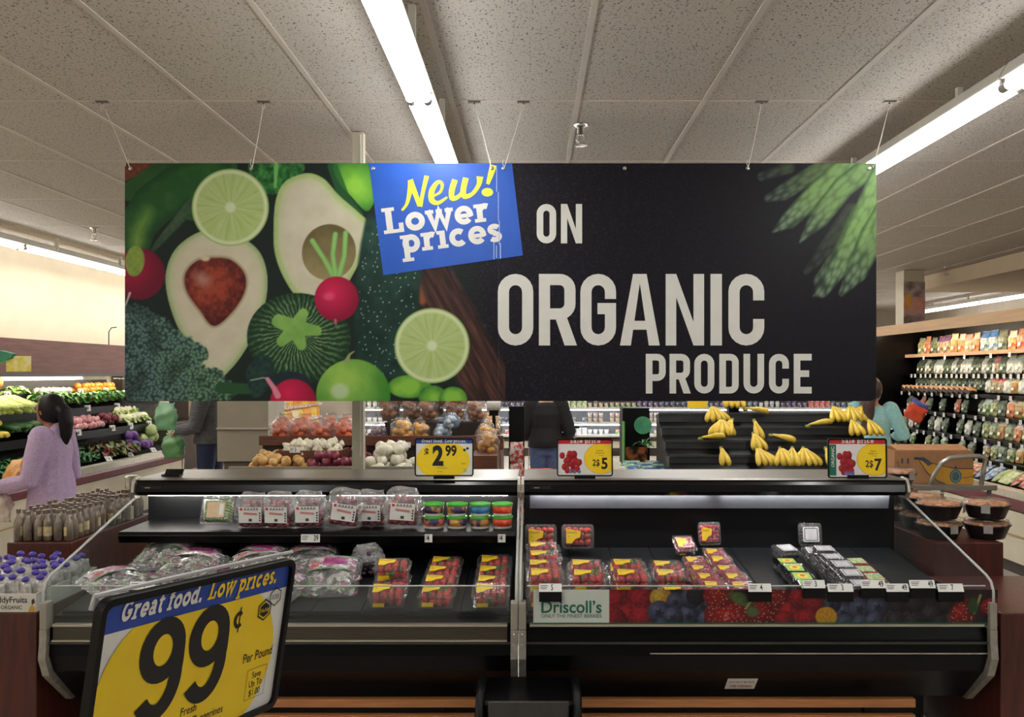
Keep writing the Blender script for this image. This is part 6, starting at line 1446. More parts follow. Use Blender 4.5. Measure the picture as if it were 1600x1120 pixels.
heap(redleaf, -4.70, -4.43, 9.36, 10.2, .755, .135, .13, 'red and green lettuce on the bottom deck of the left cooler', 'red leaf lettuces in the left cooler', 1, .05, .3, flat_rot, (.9, 1.2))
heap(purp, -4.70, -4.43, 10.2, 10.62, .755, .13, .12, 'purple cabbage on the bottom deck of the left cooler', 'purple cabbages in the left cooler', 2, .08, .3)
heap(cab, -4.70, -4.43, 10.64, 11.1, .755, .14, .145, 'pale green cabbage at the far end of the bottom deck, left cooler', 'green cabbages in the left cooler', 2, .10, .3)
def mini_tag(h=.05, w_=.055):
    t = thing('shelf_tag', 'x', 'price tag'); m = MB(); m.mat(0).box(-w_ / 2, w_ / 2, -.001, .001, 0, h); m.mat(1).box(w_ * .0, w_ * .12, -.0016, -.001, h * .25, h * .7); m.box(-w_ * .4, -w_ * .28, -.0016, -.001, h * .55, h * .8)
    m.build('card', [paper, inkb], t); MB().box(-w_ * .3, w_ * .3, .001, .004, -.006, h * .4).build('clip', clear, t); return t
MT = Pool(mini_tag)
for row, x, z, ys in (('second', -4.822, 1.245, (9.0, 9.75, 10.45)), ('third', -4.622, 1.02, (8.3, 9.15, 9.9, 10.35, 10.85)), ('top', -5.02, 1.42, (8.6, 10.0, 10.6)), ('bottom', -4.37, .745, (8.6, 9.3, 9.8, 10.4, 10.95))):
    for i, y in enumerate(ys): place(MT.get(), (x, y, z), (-.2 if row != 'bottom' else -.8, 0, math.radians(62)), '%s tag from the left along the %s row of the left vegetable cooler' % (ORD[i], row), 'shelf tags in the left vegetable cooler', 1.3)
t = thing('sign_arm', 'black bracket with a green and yellow sign clamped to the reddish wood header', 'sign', (-4.7, 8.15, 1.75))
MB().box(-4.926, -4.915, 8.06, 8.26, 1.72, 1.90).build('plate', black, t); MB().tube([(-4.92, 8.1, 1.86), (-4.72, 8.0, 1.78)], .012, 8).tube([(-4.92, 8.22, 1.72), (-4.70, 8.0, 1.78)], .01, 8).build('arm', steel, t, smooth=True)
MB().prism([(-4.80, 1.72), (-4.62, 1.79), (-4.60, 1.83), (-4.72, 1.86), (-4.82, 1.80)], 7.96, 8.02, 'y').build('clamp', M('green_clamp', (44, 110, 84), .5, col2=(60, 130, 100), scale=20), t, bev=.006)
MB().box(-4.68, -4.46, 7.985, 7.995, 1.67, 1.81).build('card', M('yellow_flyer', (206, 184, 60), .5, col2=(216, 206, 150), scale=12, contrast=.8), t)
t = thing('wire_hook', 'thin dark wire hook standing on the wood header at left of the banner', 'hook', (-4.95, 10.55, 1.99)); MB().tube([(-4.95, 10.5, 1.99), (-4.95, 10.5, 2.14), (-4.93, 10.52, 2.19), (-4.88, 10.55, 2.20)], .006, 6).build('wire', black, t, smooth=True)

# ---------------------------------------------------------------- onion and potato tables
t = thing('produce_table', 'stepped brown wooden table of onions, garlic and potatoes behind the left case', 'produce table', (-1.3, 7.8, 0))
MB().box(-2.36, -.55, 7.02, 8.9, 0, .86).build('base', brownw, t); MB().box(-2.36, -.55, 6.98, 7.03, .80, .925).build('front_rail', M('grey_edge_rail', (150, 142, 128), .4, .4), t)
MB().box(-2.32, -.52, 7.74, 8.9, .86, 1.045).build('middle_step', M('dark_step', (40, 28, 24), .6), t); MB().box(-2.34, -.50, 7.70, 7.745, 1.035, 1.115).build('step_board', brownw, t)
MB().box(-1.35, -.40, 8.25, 8.95, 1.045, 1.20).build('upper_step', MATS['dark_step'], t)
gt = thing('garlic_crate', 'shallow brown wooden crate heaped with garlic bulbs', 'crate', (-1.78, 7.35, 1.0)); MB().box(-2.06, -1.53, 7.22, 7.56, .955, .97).box(-2.06, -1.53, 7.22, 7.235, .97, 1.03).box(-2.06, -1.53, 7.545, 7.56, .97, 1.03).box(-2.06, -2.045, 7.235, 7.545, .97, 1.03).box(-1.545, -1.53, 7.235, 7.545, .97, 1.03).build('box', brownw, gt); MB().box(-2.0, -1.58, 7.28, 7.5, .86, .955).build('riser', MATS['dark_step'], gt)
yon = Pool(lambda: knob('yellow_onion', (196, 148, 80), (222, 182, 116), .040, .92, cat='onion', rough=.35)); ron = Pool(lambda: knob('red_onion', (112, 34, 52), (150, 70, 88), .038, .92, cat='onion', rough=.3)); won = Pool(lambda: knob('white_onion', (222, 216, 194), (238, 234, 216), .044, .92, cat='onion', rough=.35)); gar = Pool(lambda: knob('garlic_bulb', (222, 212, 186), (236, 228, 206), .027, .85, tip=.9, cat='garlic', lobes=6)); 
pot = Pool(lambda: knob('potato', (150, 100, 66), (182, 134, 94), .036, 1.35, tip=0, cat='potato', jit=.05)); 
heap(yon, -2.26, -1.74, 7.05, 7.45, .86, .083, .085, 'yellow onion heaped at the left front of the onion table', 'yellow onions', 2, .06, -.1, any_rot)
heap(ron, -1.76, -1.40, 7.05, 7.22, .86, .078, .08, 'red onion heaped at the front between yellow onions and pole', 'red onions', 3, .055, -.1, any_rot); heap(ron, -1.50, -1.34, 7.25, 7.6, .92, .078, .08, 'red onion heaped behind, beside the garlic crate', 'red onions beside the garlic', 3, .06, -.1, any_rot)
heap(won, -1.31, -.94, 7.05, 7.42, .86, .09, .09, 'white onion heaped right of the pole', 'white onions', 3, .07, -.1, any_rot); heap(won, -.85, -.56, 7.05, 7.3, .86, .08, .09, 'white onion at the right end of the table', 'white onions at the end', 1, .07, -.1, any_rot)
heap(gar, -2.03, -1.55, 7.24, 7.55, .972, .056, .056, 'garlic bulb heaped in the wooden crate', 'garlic bulbs', 3, .036, -.1, any_rot)
def net_bag(name, film_, item, r, seed, n_=16, W=.2, H=.2):
    rg = random.Random(seed); t = thing(name, 'x', 'bag'); m = MB()
    for k in range(n_):
        a = rg.uniform(0, 6.28); q = math.sqrt(rg.random()); z = .03 + (H - .07) * (k / n_)
        m.ell((q * W * .36 * math.cos(a), q * W * .26 * math.sin(a), z), r, r, r * .9, 8, 6)
    m.build('contents', item, t, smooth=True); p = MB(); pillow(p, W * 1.05, W * .8, H, rg, 9, 9, noise=.006, neck=.5); p.build('bag', film_, t, smooth=True); return t
nf = thin('net_film', haze=.1, rough=.2, bump=.7, scale=40, gloss=1.6)
redb = Pool(lambda: net_bag('tomato_bag', nf, M('orange_red_veg', (206, 84, 44), .4, col2=(224, 120, 74), scale=20, rnd=.2), .034, 2)); potb = Pool(lambda: net_bag('potato_bag', nf, M('russet', (134, 86, 56), .6, col2=(170, 120, 82), scale=20, rnd=.25), .036, 4, 16, .22, .22)); purb = Pool(lambda: net_bag('purple_potato_bag', nf, M('purple_spud', (84, 44, 60), .5, col2=(116, 70, 84), scale=20), .03, 5, 16, .18, .16))
oraB = Pool(lambda: net_bag('yellow_potato_bag', nf, M('golden_veg', (204, 142, 62), .45, col2=(224, 174, 96), scale=20, rnd=.15), .036, 6)); whB = Pool(lambda: net_bag('white_bag', thin('blue_white_film', (216, 228, 240), haze=.28, rough=.25, bump=.5, scale=40), M('pale_veg', (196, 206, 216), .45, col2=(216, 224, 232), scale=20), .033, 7, 16, .15, .15))
flat2 = lambda: (R.uniform(-.25, .1), R.uniform(-.2, .2), R.uniform(-.5, .5))
heap(redb, -2.3, -1.44, 7.76, 8.15, 1.05, .19, .19, 'bag of orange-red onions on the middle step, left of the pole', 'bags of orange-red onions', 1, .1, -.15, flat2); heap(oraB, -1.21, -.88, 7.76, 7.95, 1.05, .19, .18, 'bag of golden potatoes right of the purple ones on the step', 'bags of golden potatoes at the pole', 1, .1, -.15, flat2)
heap(purb, -1.42, -1.22, 7.76, 7.95, 1.05, .17, .17, 'bag of purple potatoes just right of the pole', 'bags of purple potatoes', 1, .1, 0, flat2)
heap(potb, -1.45, -.45, 8.3, 8.85, 1.20, .2, .2, 'bag of russet potatoes on the top step below the banner', 'bags of russet potatoes', 2, .12, -.1, flat2)
t = thing('produce_table', 'brown sloped wooden potato stand in front of the narrow red-bag rack', 'produce table', (-.5, 8.1, 0)); MB().box(-.48, -.02 - .25, 7.1, 8.9, 0, 1.0).build('base', brownw, t); MB().box(-1.0 + .5, -.24, 7.66, 7.7, 1.0, 1.12).build('front_board', brownw, t)
heap(oraB, -.48, -.27, 7.75, 8.6, 1.0, .19, .19, 'bag of golden potatoes on the narrow stand right of the table', 'bags of golden potatoes on the narrow stand', 1, .1, -.15, flat2)
heap(whB, -.87, -.55, 7.76, 7.95, 1.05, .16, .18, 'bluish white bag of potatoes at the right end of the step', 'bluish white bags', 1, .1, -.1, flat2)
for x, y, z, l, P_ in ((-1.0, 8.06, 1.05, 'bag of golden potatoes behind the front ones, right of the pole', oraB), (-.36, 7.4, 1.0, 'bag of golden potatoes at the front of the narrow stand', oraB), (-.70, 7.86, 1.17, 'bluish white bag lying on top of the others', whB)): place(P_.get(), (x, y, z), flat2(), l, None, .9)
t = thing('bag_rack', 'tall narrow black rack hung with red-printed bags beside the aisle', 'rack', (-.13, 7.9, 0)); MB().box(-.2, -.06, 8.0, 8.06, 0, 1.36).build('post', black, t); MB().box(-.24, -.02, 7.85, 8.2, 0, .04).build('foot', black, t)
RBG = M('red_white_packet', (190, 60, 54), .35, col2=(222, 200, 190), scale=30, contrast=.85); 
def packet(name, mat, W, H, D, label='x', cat='packet', seed=1):
    t = thing(name, label, cat); pillow(MB(), W, D, H, random.Random(seed), 8, 8, noise=.003).build('packet', mat, t, smooth=True); return t
RP = Pool(lambda: packet('red_packet', RBG, .12, .17, .05))
for k in range(4): place(RP.get(), (-.13, 7.96, .30 + k * .185), (0, 0, .1 * k), '%s red-printed bag from the bottom on the narrow black rack' % ORD[k], 'red bags on the narrow rack', 1.1)
t = thing('bag_roll', 'roll of clear produce bags on a black post at the end of the potatoes', 'bag roll', (-.36, 7.9, 0)); 
for o_ in (t,): MB().tube([(-.33, 7.93, 1.0), (-.33, 7.93, 1.32)], .016, 8).build('post', black, o_); MB().box(-.37, -.29, 7.89, 7.97, 1.28, 1.33).build('bracket', black, o_); MB().tube([(-.39, 7.92, 1.38), (-.27, 7.92, 1.38)], .06, 18).build('roll', M('film_roll', (206, 204, 196), .4, col2=(220, 218, 210), scale=30), o_, smooth=False); MB().tube([(-.392, 7.92, 1.38), (-.268, 7.92, 1.38)], .018, 12).build('core', M('card_core', (120, 104, 84), .7), o_)
t = thing('cream_cabinet', 'cream cabinet with a steel rail behind the grey-jacketed person', 'cabinet', (-2.95, 9.5, 0)); MB().box(-3.26, -2.73, 9.3, 9.9, .74, 2.1).build('body', M('cream_cabinet', (146, 138, 120), .5, col2=(154, 146, 128), scale=4), t, bev=.004); MB().box(-3.2, -2.75, 9.34, 9.88, 0, .74).build('plinth', M('brown_plinth', (96, 84, 70), .5), t); MB().box(-3.26, -2.70, 9.27, 9.3, 1.075, 1.092).build('rail', steelx, t); MB().box(-3.26, -2.45, 8.5, 9.29, .62, .66).box(-3.2, -3.14, 8.6, 8.66, 0, .62).box(-2.55, -2.49, 8.6, 8.66, 0, .62).build('ledge', M('grey_ledge', (116, 106, 94), .5), t)
for px, tx, l in ((461, '3', 'small tag on the front of the garlic crate'), (612, '99', 'tag on the dark step right of the pole'), (634, '1', 'second tag on the dark step right of the pole')):
    d = 7.2 if px == 461 else 7.5; q = at(px, 707 if px == 461 else 699, d); clip_tag((q.x, q.y, q.z), tx, .085, l, .045, 0, 'tags on the onion table', .1)

# ---------------------------------------------------------------- bananas
t = thing('banana_stand', 'black stepped banana stand behind the right case, half empty', 'stand', (1.7, 6.5, 0))
bz = [(6.15, .98), (6.32, 1.07), (6.49, 1.16), (6.66, 1.25), (6.83, 1.345)]
for i, (y, z) in enumerate(bz): MB().prism([(y - .02, z - .075), (y - .015, z), (y + .145, z - .012), (y + .145, z - .03), (y, z - .075)], .97, 2.46).build('step', M('charcoal_step', (42, 44, 46), .5, col2=(54, 56, 58), scale=8), t); MB().box(.97, 2.46, y - .022, y - .014, z - .004, z + .012).build('step_lip', M('step_lip', (86, 88, 88), .4, .4), t)
MB().prism([(6.12, 0), (6.12, .93), (6.86, 1.31), (6.98, 1.31), (6.98, 0)], .975, 2.455).build('frame', black, t)
ban = M('banana_skin', (226, 186, 52), .45, col2=(240, 206, 80), scale=14, rnd=.08); bang = M('banana_stem', (120, 128, 48), .6, col2=(150, 150, 70), scale=30)
def banana_bunch(n_, seed):
    rg = random.Random(seed); t = thing('banana_bunch', 'x', 'bananas', (0, 0, 0))
    for k in range(n_):
        a = (k - (n_ - 1) / 2) * .32; m = MB(); P = []; rr = []
        for i in range(9):
            u = i / 8; q = 1.9 * u; x = .105 * math.sin(q) * 1.15; z = -.16 * u + .055 * u * u
            P.append((math.sin(a) * (.02 + x) , -math.cos(a) * (.02 + x), .155 + z)); rr.append((.007, .011, .017, .02, .0212, .0206, .0185, .014, .006)[i])
        m.tube(P, rr, 8).build('banana', ban, t, smooth=True)
        MB().tube([P[-1], (P[-1][0] * 1.05, P[-1][1] * 1.05, P[-1][2])], .004, 6).build('tip', M('banana_tip', (60, 46, 26), .7), t.children[-1] if t.children else t)
    MB().tube([(0, .006, .168), (0, 0, .15), (0, -.018, .148)], [.011, .014, .016], 8).build('stem', bang, t, smooth=True)
    return t
BN = {k: Pool(lambda k=k: banana_bunch(k, k)) for k in (2, 3, 5)}
for px, py, st, k, rz, rx, l in ((1129, 668, 4, 3, .3, 0, 'small bunch of bananas on the top step, left'), (1155, 668, 4, 3, -.3, 0, 'bunch of bananas on the top step beside the small left one'), (1112, 689, 3, 5, .2, 0, 'bunch of bananas second step down at far left'), (1128, 705, 2, 5, -.2, 0, 'large bunch of bananas in the middle step at left'), (1144, 704, 2, 3, -.6, 0, 'bananas lying against the large left bunch'),
                              (1179, 687, 3, 2, 1.2, -.5, 'pair of bananas lying sideways near the middle'), (1176, 704, 2, 2, .1, .2, 'pair of bananas standing below the sideways pair'), (1116, 724, 1, 2, 1.4, -.7, 'two flat bananas low at the left'), (1127, 737, 0, 2, 0, 0, 'single low bananas at the front left'), (1182, 733, 0, 5, .5, 0, 'bunch of bananas low in the middle, left of the tall ones'), (1177, 722, 1, 3, .1, 0, 'slim bananas above the low middle bunch'),
                              (1217, 722, 1, 3, 1.3, -.4, 'bananas with long stem lying low right of the middle'), (1219, 738, 0, 5, .2, 0, 'bunch of bananas at the front edge, right of centre'), (1238, 736, 0, 3, -.3, 0, 'bananas standing upright at the front edge'), (1255, 738, 0, 5, 0, 0, 'bunch of bananas last in the front edge group'), (1290, 738, 0, 2, 0, 0, 'lone bananas just left of the 2 for $7 sign'), (1286, 704, 2, 2, 1.4, -.8, 'banana end peeking out left of the 2 for $7 sign'),
                              (1301, 689, 3, 5, .3, 0, 'bunch of bananas above the left corner of the 2 for $7 sign'), (1328, 690, 3, 5, -.1, 0, 'bunch of bananas above the middle of the 2 for $7 sign'), (1346, 690, 3, 3, -.7, 0, 'bananas above the right corner of the 2 for $7 sign'), (1330, 704, 2, 3, 0, 0, 'bunch of bananas hidden mostly by the 2 for $7 sign'), (1356, 704, 2, 3, .1, 0, 'bunch at the right end of the banana stand')):
    y, z = bz[st]; y += .075; place(BN[k].get(), ((px - VX) * y / F, y, z - .004), (rx, 0, rz), l, 'bananas on the black stepped stand', 1.0)

# ---------------------------------------------------------------- things between the cases and the dairy wall
t = thing('stocking_cart', 'steel stocking cart with a bent tube handle behind the pies', 'cart', (2.45, 5.3, 0))
MB().box(2.12, 2.78, 4.98 + .36, 6.05, .955, .985).build('deck', M('cart_deck', (150, 144, 134), .35, .6), t, bev=.004)
for xx in (2.15, 2.75):
    for yy in (5.38, 6.0): MB().tube([(xx, yy, .955), (xx, yy, .10)], .014, 8).build('leg', steel, t, smooth=True); MB().tube([(xx - .012, yy, .05), (xx + .012, yy, .05)], .05, 14).build('wheel', black, t)
hp = [at(1450, 766, 5.36), at(1459, 742, 5.36), at(1470, 724, 5.36), at(1484, 715, 5.36), at(1500, 713, 5.36), at(1530, 712, 5.36), at(1540, 716, 5.36), at(1537, 735, 5.36), at(1532, 764, 5.36)]
MB().tube(hp, .0135, 10).build('handle', M('cart_handle', (176, 170, 160), .3, .7), t, smooth=True)
t = thing('banana_carton', 'printed cardboard banana carton with a yellow banana drawing standing on the cart', 'carton', (2.4, 5.7, .985))
q0, q1 = at(1398, 0, 5.42).x, at(1521, 0, 5.42).x; zc0, zc1 = .986, 1.185
kraft = M('kraft_card', (172, 122, 82), .7, col2=(184, 134, 92), scale=14)
MB().box(q0, q1, 5.42, 5.43, zc0, zc1).box(q0, q1, 5.80, 5.81, zc0, zc1).box(q0, q0 + .01, 5.43, 5.80, zc0, zc1).box(q1 - .01, q1, 5.43, 5.80, zc0, zc1).box(q0 + .01, q1 - .01, 5.43, 5.80, zc0, zc0 + .01).build('box', kraft, t)
MB().prism([(5.43, zc1), (5.43, zc1 + .004), (5.55, zc1 + .03), (5.55, zc1 + .026)], q0 + .02, q1 - .02).build('flap', kraft, t)
fr = Frame((0, 5.4195, 0), (1, 0, 0), (0, 0, 1)); bp = MB()
def onbox(pts): return [tuple((lambda v: (v.x, v.z))(at(x, y, 5.42))) for x, y in pts]
bp.mat(0); ink(bp, fr, [onbox([(1521, 732), (1521, 757), (1482, 757), (1462, 748), (1448, 736), (1430, 718), (1440, 716), (1460, 722), (1490, 731)])], .0006)
bp.mat(1)
for P_, w_ in (([(1430, 717), (1446, 720), (1470, 727), (1492, 732), (1521, 732)], .006), ([(1436, 720), (1450, 740), (1466, 752), (1482, 758)], .006), ([(1504, 747), (1521, 744)], .004), ([(1402, 720), (1406, 735), (1404, 745)], .005)): ink(bp, fr, strip(onbox(P_), w_), .0009)
ink(bp, fr, [onbox([(1428, 714), (1444, 714), (1458, 724), (1450, 728), (1440, 718), (1428, 718)])], .0009)
c_ = onbox([(1493, 744)])[0]; bp.mat(2); ink(bp, fr, [[(c_[0] + .036 * math.cos(a * PI / 12), c_[1] + .042 * math.sin(a * PI / 12)) for a in range(24)]], .0011); bp.mat(3); ink(bp, fr, strip([(c_[0] + .026 * math.cos(a * PI / 8), c_[1] + .031 * math.sin(a * PI / 8)) for a in range(16)], .004, True), .0014); bp.mat(1); ink(bp, fr, [[(c_[0] - .009, c_[1] + .045), (c_[0] + .009, c_[1] + .045), (c_[0] + .006, c_[1] + .062), (c_[0] - .006, c_[1] + .062)]], .0011)
for x in (1408, 1417): ink(bp, fr, [onbox([(x, 716), (x + 3, 716), (x + 3, 724), (x, 724)])], .0009)
bp.build('print', [M('banana_print', (206, 150, 40), .6, col2=(216, 164, 60), scale=14), M('slate_blue_print', (66, 72, 88), .6, col2=(78, 84, 100), scale=30), M('teal_print', (66, 98, 104), .6, col2=(84, 116, 120), scale=40), M('pale_print', (150, 164, 160), .6)], t)
t = thing('shopping_cart', 'wire shopping cart pushed by the person in black', 'shopping cart', (.25, 10.6, 0)); m = MB()
for i in range(12): x = -.03 + i * .05; m.tube([(x, 10.35, 1.0), (x, 10.4, .55)], .004, 5).tube([(x, 10.4, .55), (x, 11.1, .62)], .004, 5)
for z in (.60, .72, .84, 1.0): m.tube([(-.03, 10.36, z), (.52, 10.36, z), (.52, 11.15, z), (-.03, 11.15, z), (-.03, 10.36, z)], .005, 5)
m.build('basket', steel, t); MB().tube([(-.06, 10.25, 1.04), (.55, 10.25, 1.04)], .014, 8).build('handle', black, t, smooth=True); m = MB()
for xx in (0, .5):
    MB().tube([(xx, 10.3, 1.03), (xx, 10.45, .5), (xx, 10.5, .12)], .011, 6).tube([(xx, 10.5, .16), (xx, 11.1, .14)], .011, 6).build('frame_side', steel, t)
    for yy in (10.5, 11.1): MB().tube([(xx - .015, yy, .06), (xx + .015, yy, .06)], .06, 14).build('wheel', black, t)
o = thing('net_sack', 'orange-red net sack on a low box in front of the blue jeans', 'sack', (0, 0, 0)); pillow(MB(), .36, .22, .16, random.Random(6), 12, 8, noise=.01).build('sack', M('orange_red_net', (222, 84, 44), .5, col2=(236, 120, 70), scale=60), o, smooth=True); MB().box(-.2, .2, -.12, .12, -.52, .002).build('box', kraft, o); o.location = (.12, 9.05, .522)
gs = thing('display_rack', 'dark fresh-juice display with a round green sign beside the banana stand', 'display rack', (.92, 7.6, 0))
MB().box(.78, 1.0, 7.5, 7.85, 0, .80).build('base', M('rack_brown', (66, 44, 36), .6), gs); MB().box(.775, 1.005, 7.6, 7.86, .80, 1.36).build('backboard', black, gs); MB().box(.772, .782, 7.48, 7.6, .72, 1.25).build('side_strip', M('leaf_green_strip', (84, 160, 64), .5), gs)
MB().prism([(.945 + .075 * math.cos(a * PI / 16), 1.215 + .075 * math.sin(a * PI / 16)) for a in range(32)], 7.575, 7.582, 'y').build('round_sign', M('round_green', (66, 146, 104), .5, col2=(90, 166, 124), scale=14), gs)
MB().box(.80, .985, 7.585, 7.6, .85, 1.03).build('poster', M('orange_black_poster', (30, 22, 20), .5, col2=(206, 112, 66), scale=12, contrast=.8), gs)
GP2 = Pool(lambda: leafy('herb_pot', 9, .12, .03, [((70, 130, 80), (120, 170, 110))], (.3, 1.3), 'herb', 4, .2)); place(GP2.get(), (.96, 7.56, 1.03), 0, 'pale green herb sprig in front of the round green sign')
BPk = Pool(lambda: packet('salad_packet', M('blue_green_packet', (60, 100, 156), .35, col2=(140, 176, 120), scale=24, contrast=.9, rnd=.2), .13, .15, .05)); WPk = Pool(lambda: packet('pale_packet', M('pale_packet', (170, 166, 140), .4, col2=(206, 202, 180), scale=24), .12, .12, .05))
t = thing('low_bin', 'low dark bin stacked with blue and green packets in front of the juice display', 'bin', (.8, 6.6, 0)); MB().box(.6, .96, 6.3, 6.95, 0, .90).build('body', black, t, bev=.01)
for i in range(3):
    for j in range(4): place(BPk.get(), (.74 + i * .09, 6.38 + j * .13, .905 + .028 * ((i + j) % 2)), (-1.25, 0, R.uniform(-.3, .3)), 'blue and green packet in the low bin beside the banana stand', 'blue and green packets')
for i in range(4): place(WPk.get(), (.645, 6.4 + i * .14, .905), (-.9, 0, .2), 'pale packet along the left side of the low bin', 'pale packets in the low bin')

t = thing('display_rack', 'dark brown rack standing beyond the far end of the left vegetable cooler', 'display rack', (-5.0, 12.4, 0))
MB().box(-5.32, -4.62, 11.4, 13.6, 0, 1.0).build('base', M('rack_umber', (62, 46, 36), .6, col2=(76, 58, 46), scale=6), t); MB().box(-5.32, -5.2, 11.4, 13.6, 1.0, 2.0).build('backboard', MATS['rack_umber'], t); MB().box(-5.2, -4.8, 11.4, 13.6, 1.36, 1.39).build('shelf', MATS['rack_umber'], t)
t = thing('flower_crate', 'low crate of red flowers and pale roots beyond the burgundy rail', 'crate', (-4.1, 11.9, 0))
MB().box(-4.4, -3.75, 11.6, 12.2, 0, .42).build('box', M('crate_tan', (150, 112, 76), .6, col2=(168, 130, 92), scale=9), t)
m = MB(); rg = random.Random(12)
for k in range(26): m.mat(k % 3); m.ell((rg.uniform(-4.34, -3.8), rg.uniform(11.65, 12.15), .44 + rg.uniform(0, .16)), .05, .04, .04, 8, 6, None, .12, rg)
m.build('flowers', [M('flower_red', (120, 26, 40), .5, col2=(160, 50, 60), scale=30), M('root_pale', (216, 190, 150), .6, col2=(230, 208, 172), scale=30), M('flower_leaf', (60, 90, 44), .5, col2=(90, 120, 66), scale=30)], t, smooth=True); tag(m and t.children[-1], kind='stuff')
# ---------------------------------------------------------------- right produce cooler
RY0, RY1 = 6.2, 11.3
t = thing('produce_cooler', 'tall dark cooler of bagged vegetables running along the right side', 'produce cooler', (4.7, 8.8, 0))
MB().prism([(3.93, .12), (3.93, .53), (5.25, .53), (5.25, .12)], RY0, RY1, 'y').build('base', cream, t)
MB().box(4.0, 5.2, RY0, RY1, 0, .12).build('kick_plate', MATS['dark_kick'], t)
MB().box(3.922, 3.93, RY0, RY1, .33, .345).build('base_seam', MATS['tan_seam'], t)
MB().prism([(3.925, .54), (3.91, .555), (3.91, .615), (3.93, .63), (3.97, .63), (3.97, .54)], RY0, RY1, 'y').build('bumper', burg, t)
MB().prism([(3.93, .632), (3.935, .69), (4.0, .705), (4.03, .66), (4.03, .632)], RY0, RY1, 'y').build('front_rail', MATS['aged_aluminium'], t)
MB().prism([(4.03, .66), (4.32, .72), (4.32, .70), (4.03, .63)], RY0, RY1 - .03, 'y').build('bottom_deck', satin, t)
SHELF = ((4.30, .84), (4.40, 1.02), (4.50, 1.23), (4.60, 1.44), (4.70, 1.65))
for x, z in SHELF: MB().prism([(x - .02, z), (x - .015, z - .035), (5.05, z - .03), (5.05, z)], RY0, RY1 - .03, 'y').build('shelf', satin, t)
MB().box(4.72, 5.05, RY0, RY1 - .03, 1.862, 1.885).box(4.70, 4.72, RY0, RY1 - .03, 1.852, 1.892).build('top_shelf', M('tan_board', (168, 136, 104), .55, col2=(182, 150, 118), scale=6, stretch=(5, .4, 5)), t)
MB().box(5.05, 5.1, RY0, RY1 - .03, .53, 2.24).build('back_panel', black, t)
MB().box(4.34, 4.365, RY0, RY1, 2.12, 2.235).box(4.365, 5.1, RY0, RY1, 2.215, 2.235).build('header', M('tan_header', (196, 156, 112), .55, col2=(206, 168, 124), scale=6, stretch=(5, .4, 5)), t)
MB().tube([(4.44, RY0 + .1, 2.165), (4.44, RY1 - .1, 2.165)], .013, 8).build('lamp', glow('produce_lamp', (255, 246, 224), 30), t, smooth=True)  # added lamp, hidden behind the header, to light the bags
MB().prism([(3.95, .12), (3.93, .63), (3.98, .72), (4.32, 1.9), (4.34, 2.235), (5.1, 2.235), (5.1, .12)], RY1 - .03, RY1, 'y').build('end_panel', satin, t)
def veg_bag(name, c, c2, top, W=.155, H=.20, seed=1, lab=True):
    t_ = thing(name, 'x', 'vegetable bag'); p = MB(); pillow(p, W, .055, H, random.Random(seed), 8, 9, noise=.003, crimp=.9)
    for i in range(9):
        for j in range(16): p.m[i * 16 + j] = 1 if i >= 6 else 0
    p.build('bag', [M(name + '_body', c, .3, col2=c2, scale=26, contrast=.75, rnd=.15), M(name + '_header', top, .3, col2=tuple(min(255, q + 30) for q in top), scale=30, contrast=.8, rnd=.1)], t_, smooth=True)
    if lab: fr_ = Frame((0, -.028, H * .18), (1, 0, 0), (0, 0, 1)); q = MB(); ink(q, fr_, [[(-W * .14, 0), (W * .2, 0), (W * .2, H * .16), (-W * .14, H * .16)]], .001); q.build('label', paper, t_)
    return t_
VB = {k: Pool(lambda v=v, k=k: veg_bag(k, *v)) for k, v in dict(carrot_bag=((210, 110, 44), (236, 176, 120), (222, 196, 176)), greens_bag=((78, 112, 58), (170, 192, 140), (196, 206, 196)), purple_bag=((110, 84, 70), (206, 190, 130), (92, 54, 112)), apple_bag=((170, 70, 52), (216, 160, 120), (150, 104, 84)),
     blue_bag=((84, 124, 150), (196, 206, 180), (44, 96, 160)), white_bag=((206, 208, 192), (236, 236, 224), (190, 196, 176)), herb_bag=((64, 76, 56), (130, 146, 112), (96, 104, 88)), stirfry_bag=((104, 126, 66), (196, 190, 140), (130, 140, 110)), pepper_bag=((206, 120, 66), (150, 160, 84), (210, 190, 150)), mixed_bag=((206, 170, 150), (120, 140, 76), (226, 130, 120))).items()}
def shelf_row(x, z, y0, y1, dy, seq, label, group, sc=1.0, back=.09, tilt=-.22):
    y = y0; i = 0
    while y < y1:
        k = seq[i % len(seq)]
        if k: place(VB[k].get(), (x + back, y, z + .002), (tilt, R.uniform(-.06, .06), -PI / 2 + R.uniform(-.1, .1)), label % k.replace('_', ' of ').replace(' of bag', ' packet') if '%s' in label else label, group, (sc * R.uniform(.95, 1.08), 1, sc * R.uniform(.92, 1.05)))
        y += dy * R.uniform(.93, 1.08); i += 1
RC = 'right cooler'
shelf_row(4.75, 1.886, 6.9, 11.2, .175, ['carrot_bag', 'mixed_bag', 'carrot_bag', 'pepper_bag', 'purple_bag', 'purple_bag', 'herb_bag', 'apple_bag', 'stirfry_bag', 'greens_bag', 'mixed_bag', 'apple_bag', 'carrot_bag', 'herb_bag', 'blue_bag', 'blue_bag'], '%s standing on the tan top shelf of the right cooler', 'vegetable bags on the tan top shelf', 1.06, .09, -.12)
shelf_row(4.70, 1.65, 6.9, 8.3, .16, ['blue_bag', 'blue_bag', 'greens_bag', 'blue_bag'], '%s at the near end of the upper black shelf, right cooler', 'blue and green bags at the near end')
shelf_row(4.70, 1.65, 8.35, 9.25, .15, ['herb_bag', 'mixed_bag', 'greens_bag', 'white_bag', 'white_bag'], '%s in the bright stretch of the upper black shelf, right cooler', 'bags in the bright stretch of the upper shelf', .95)
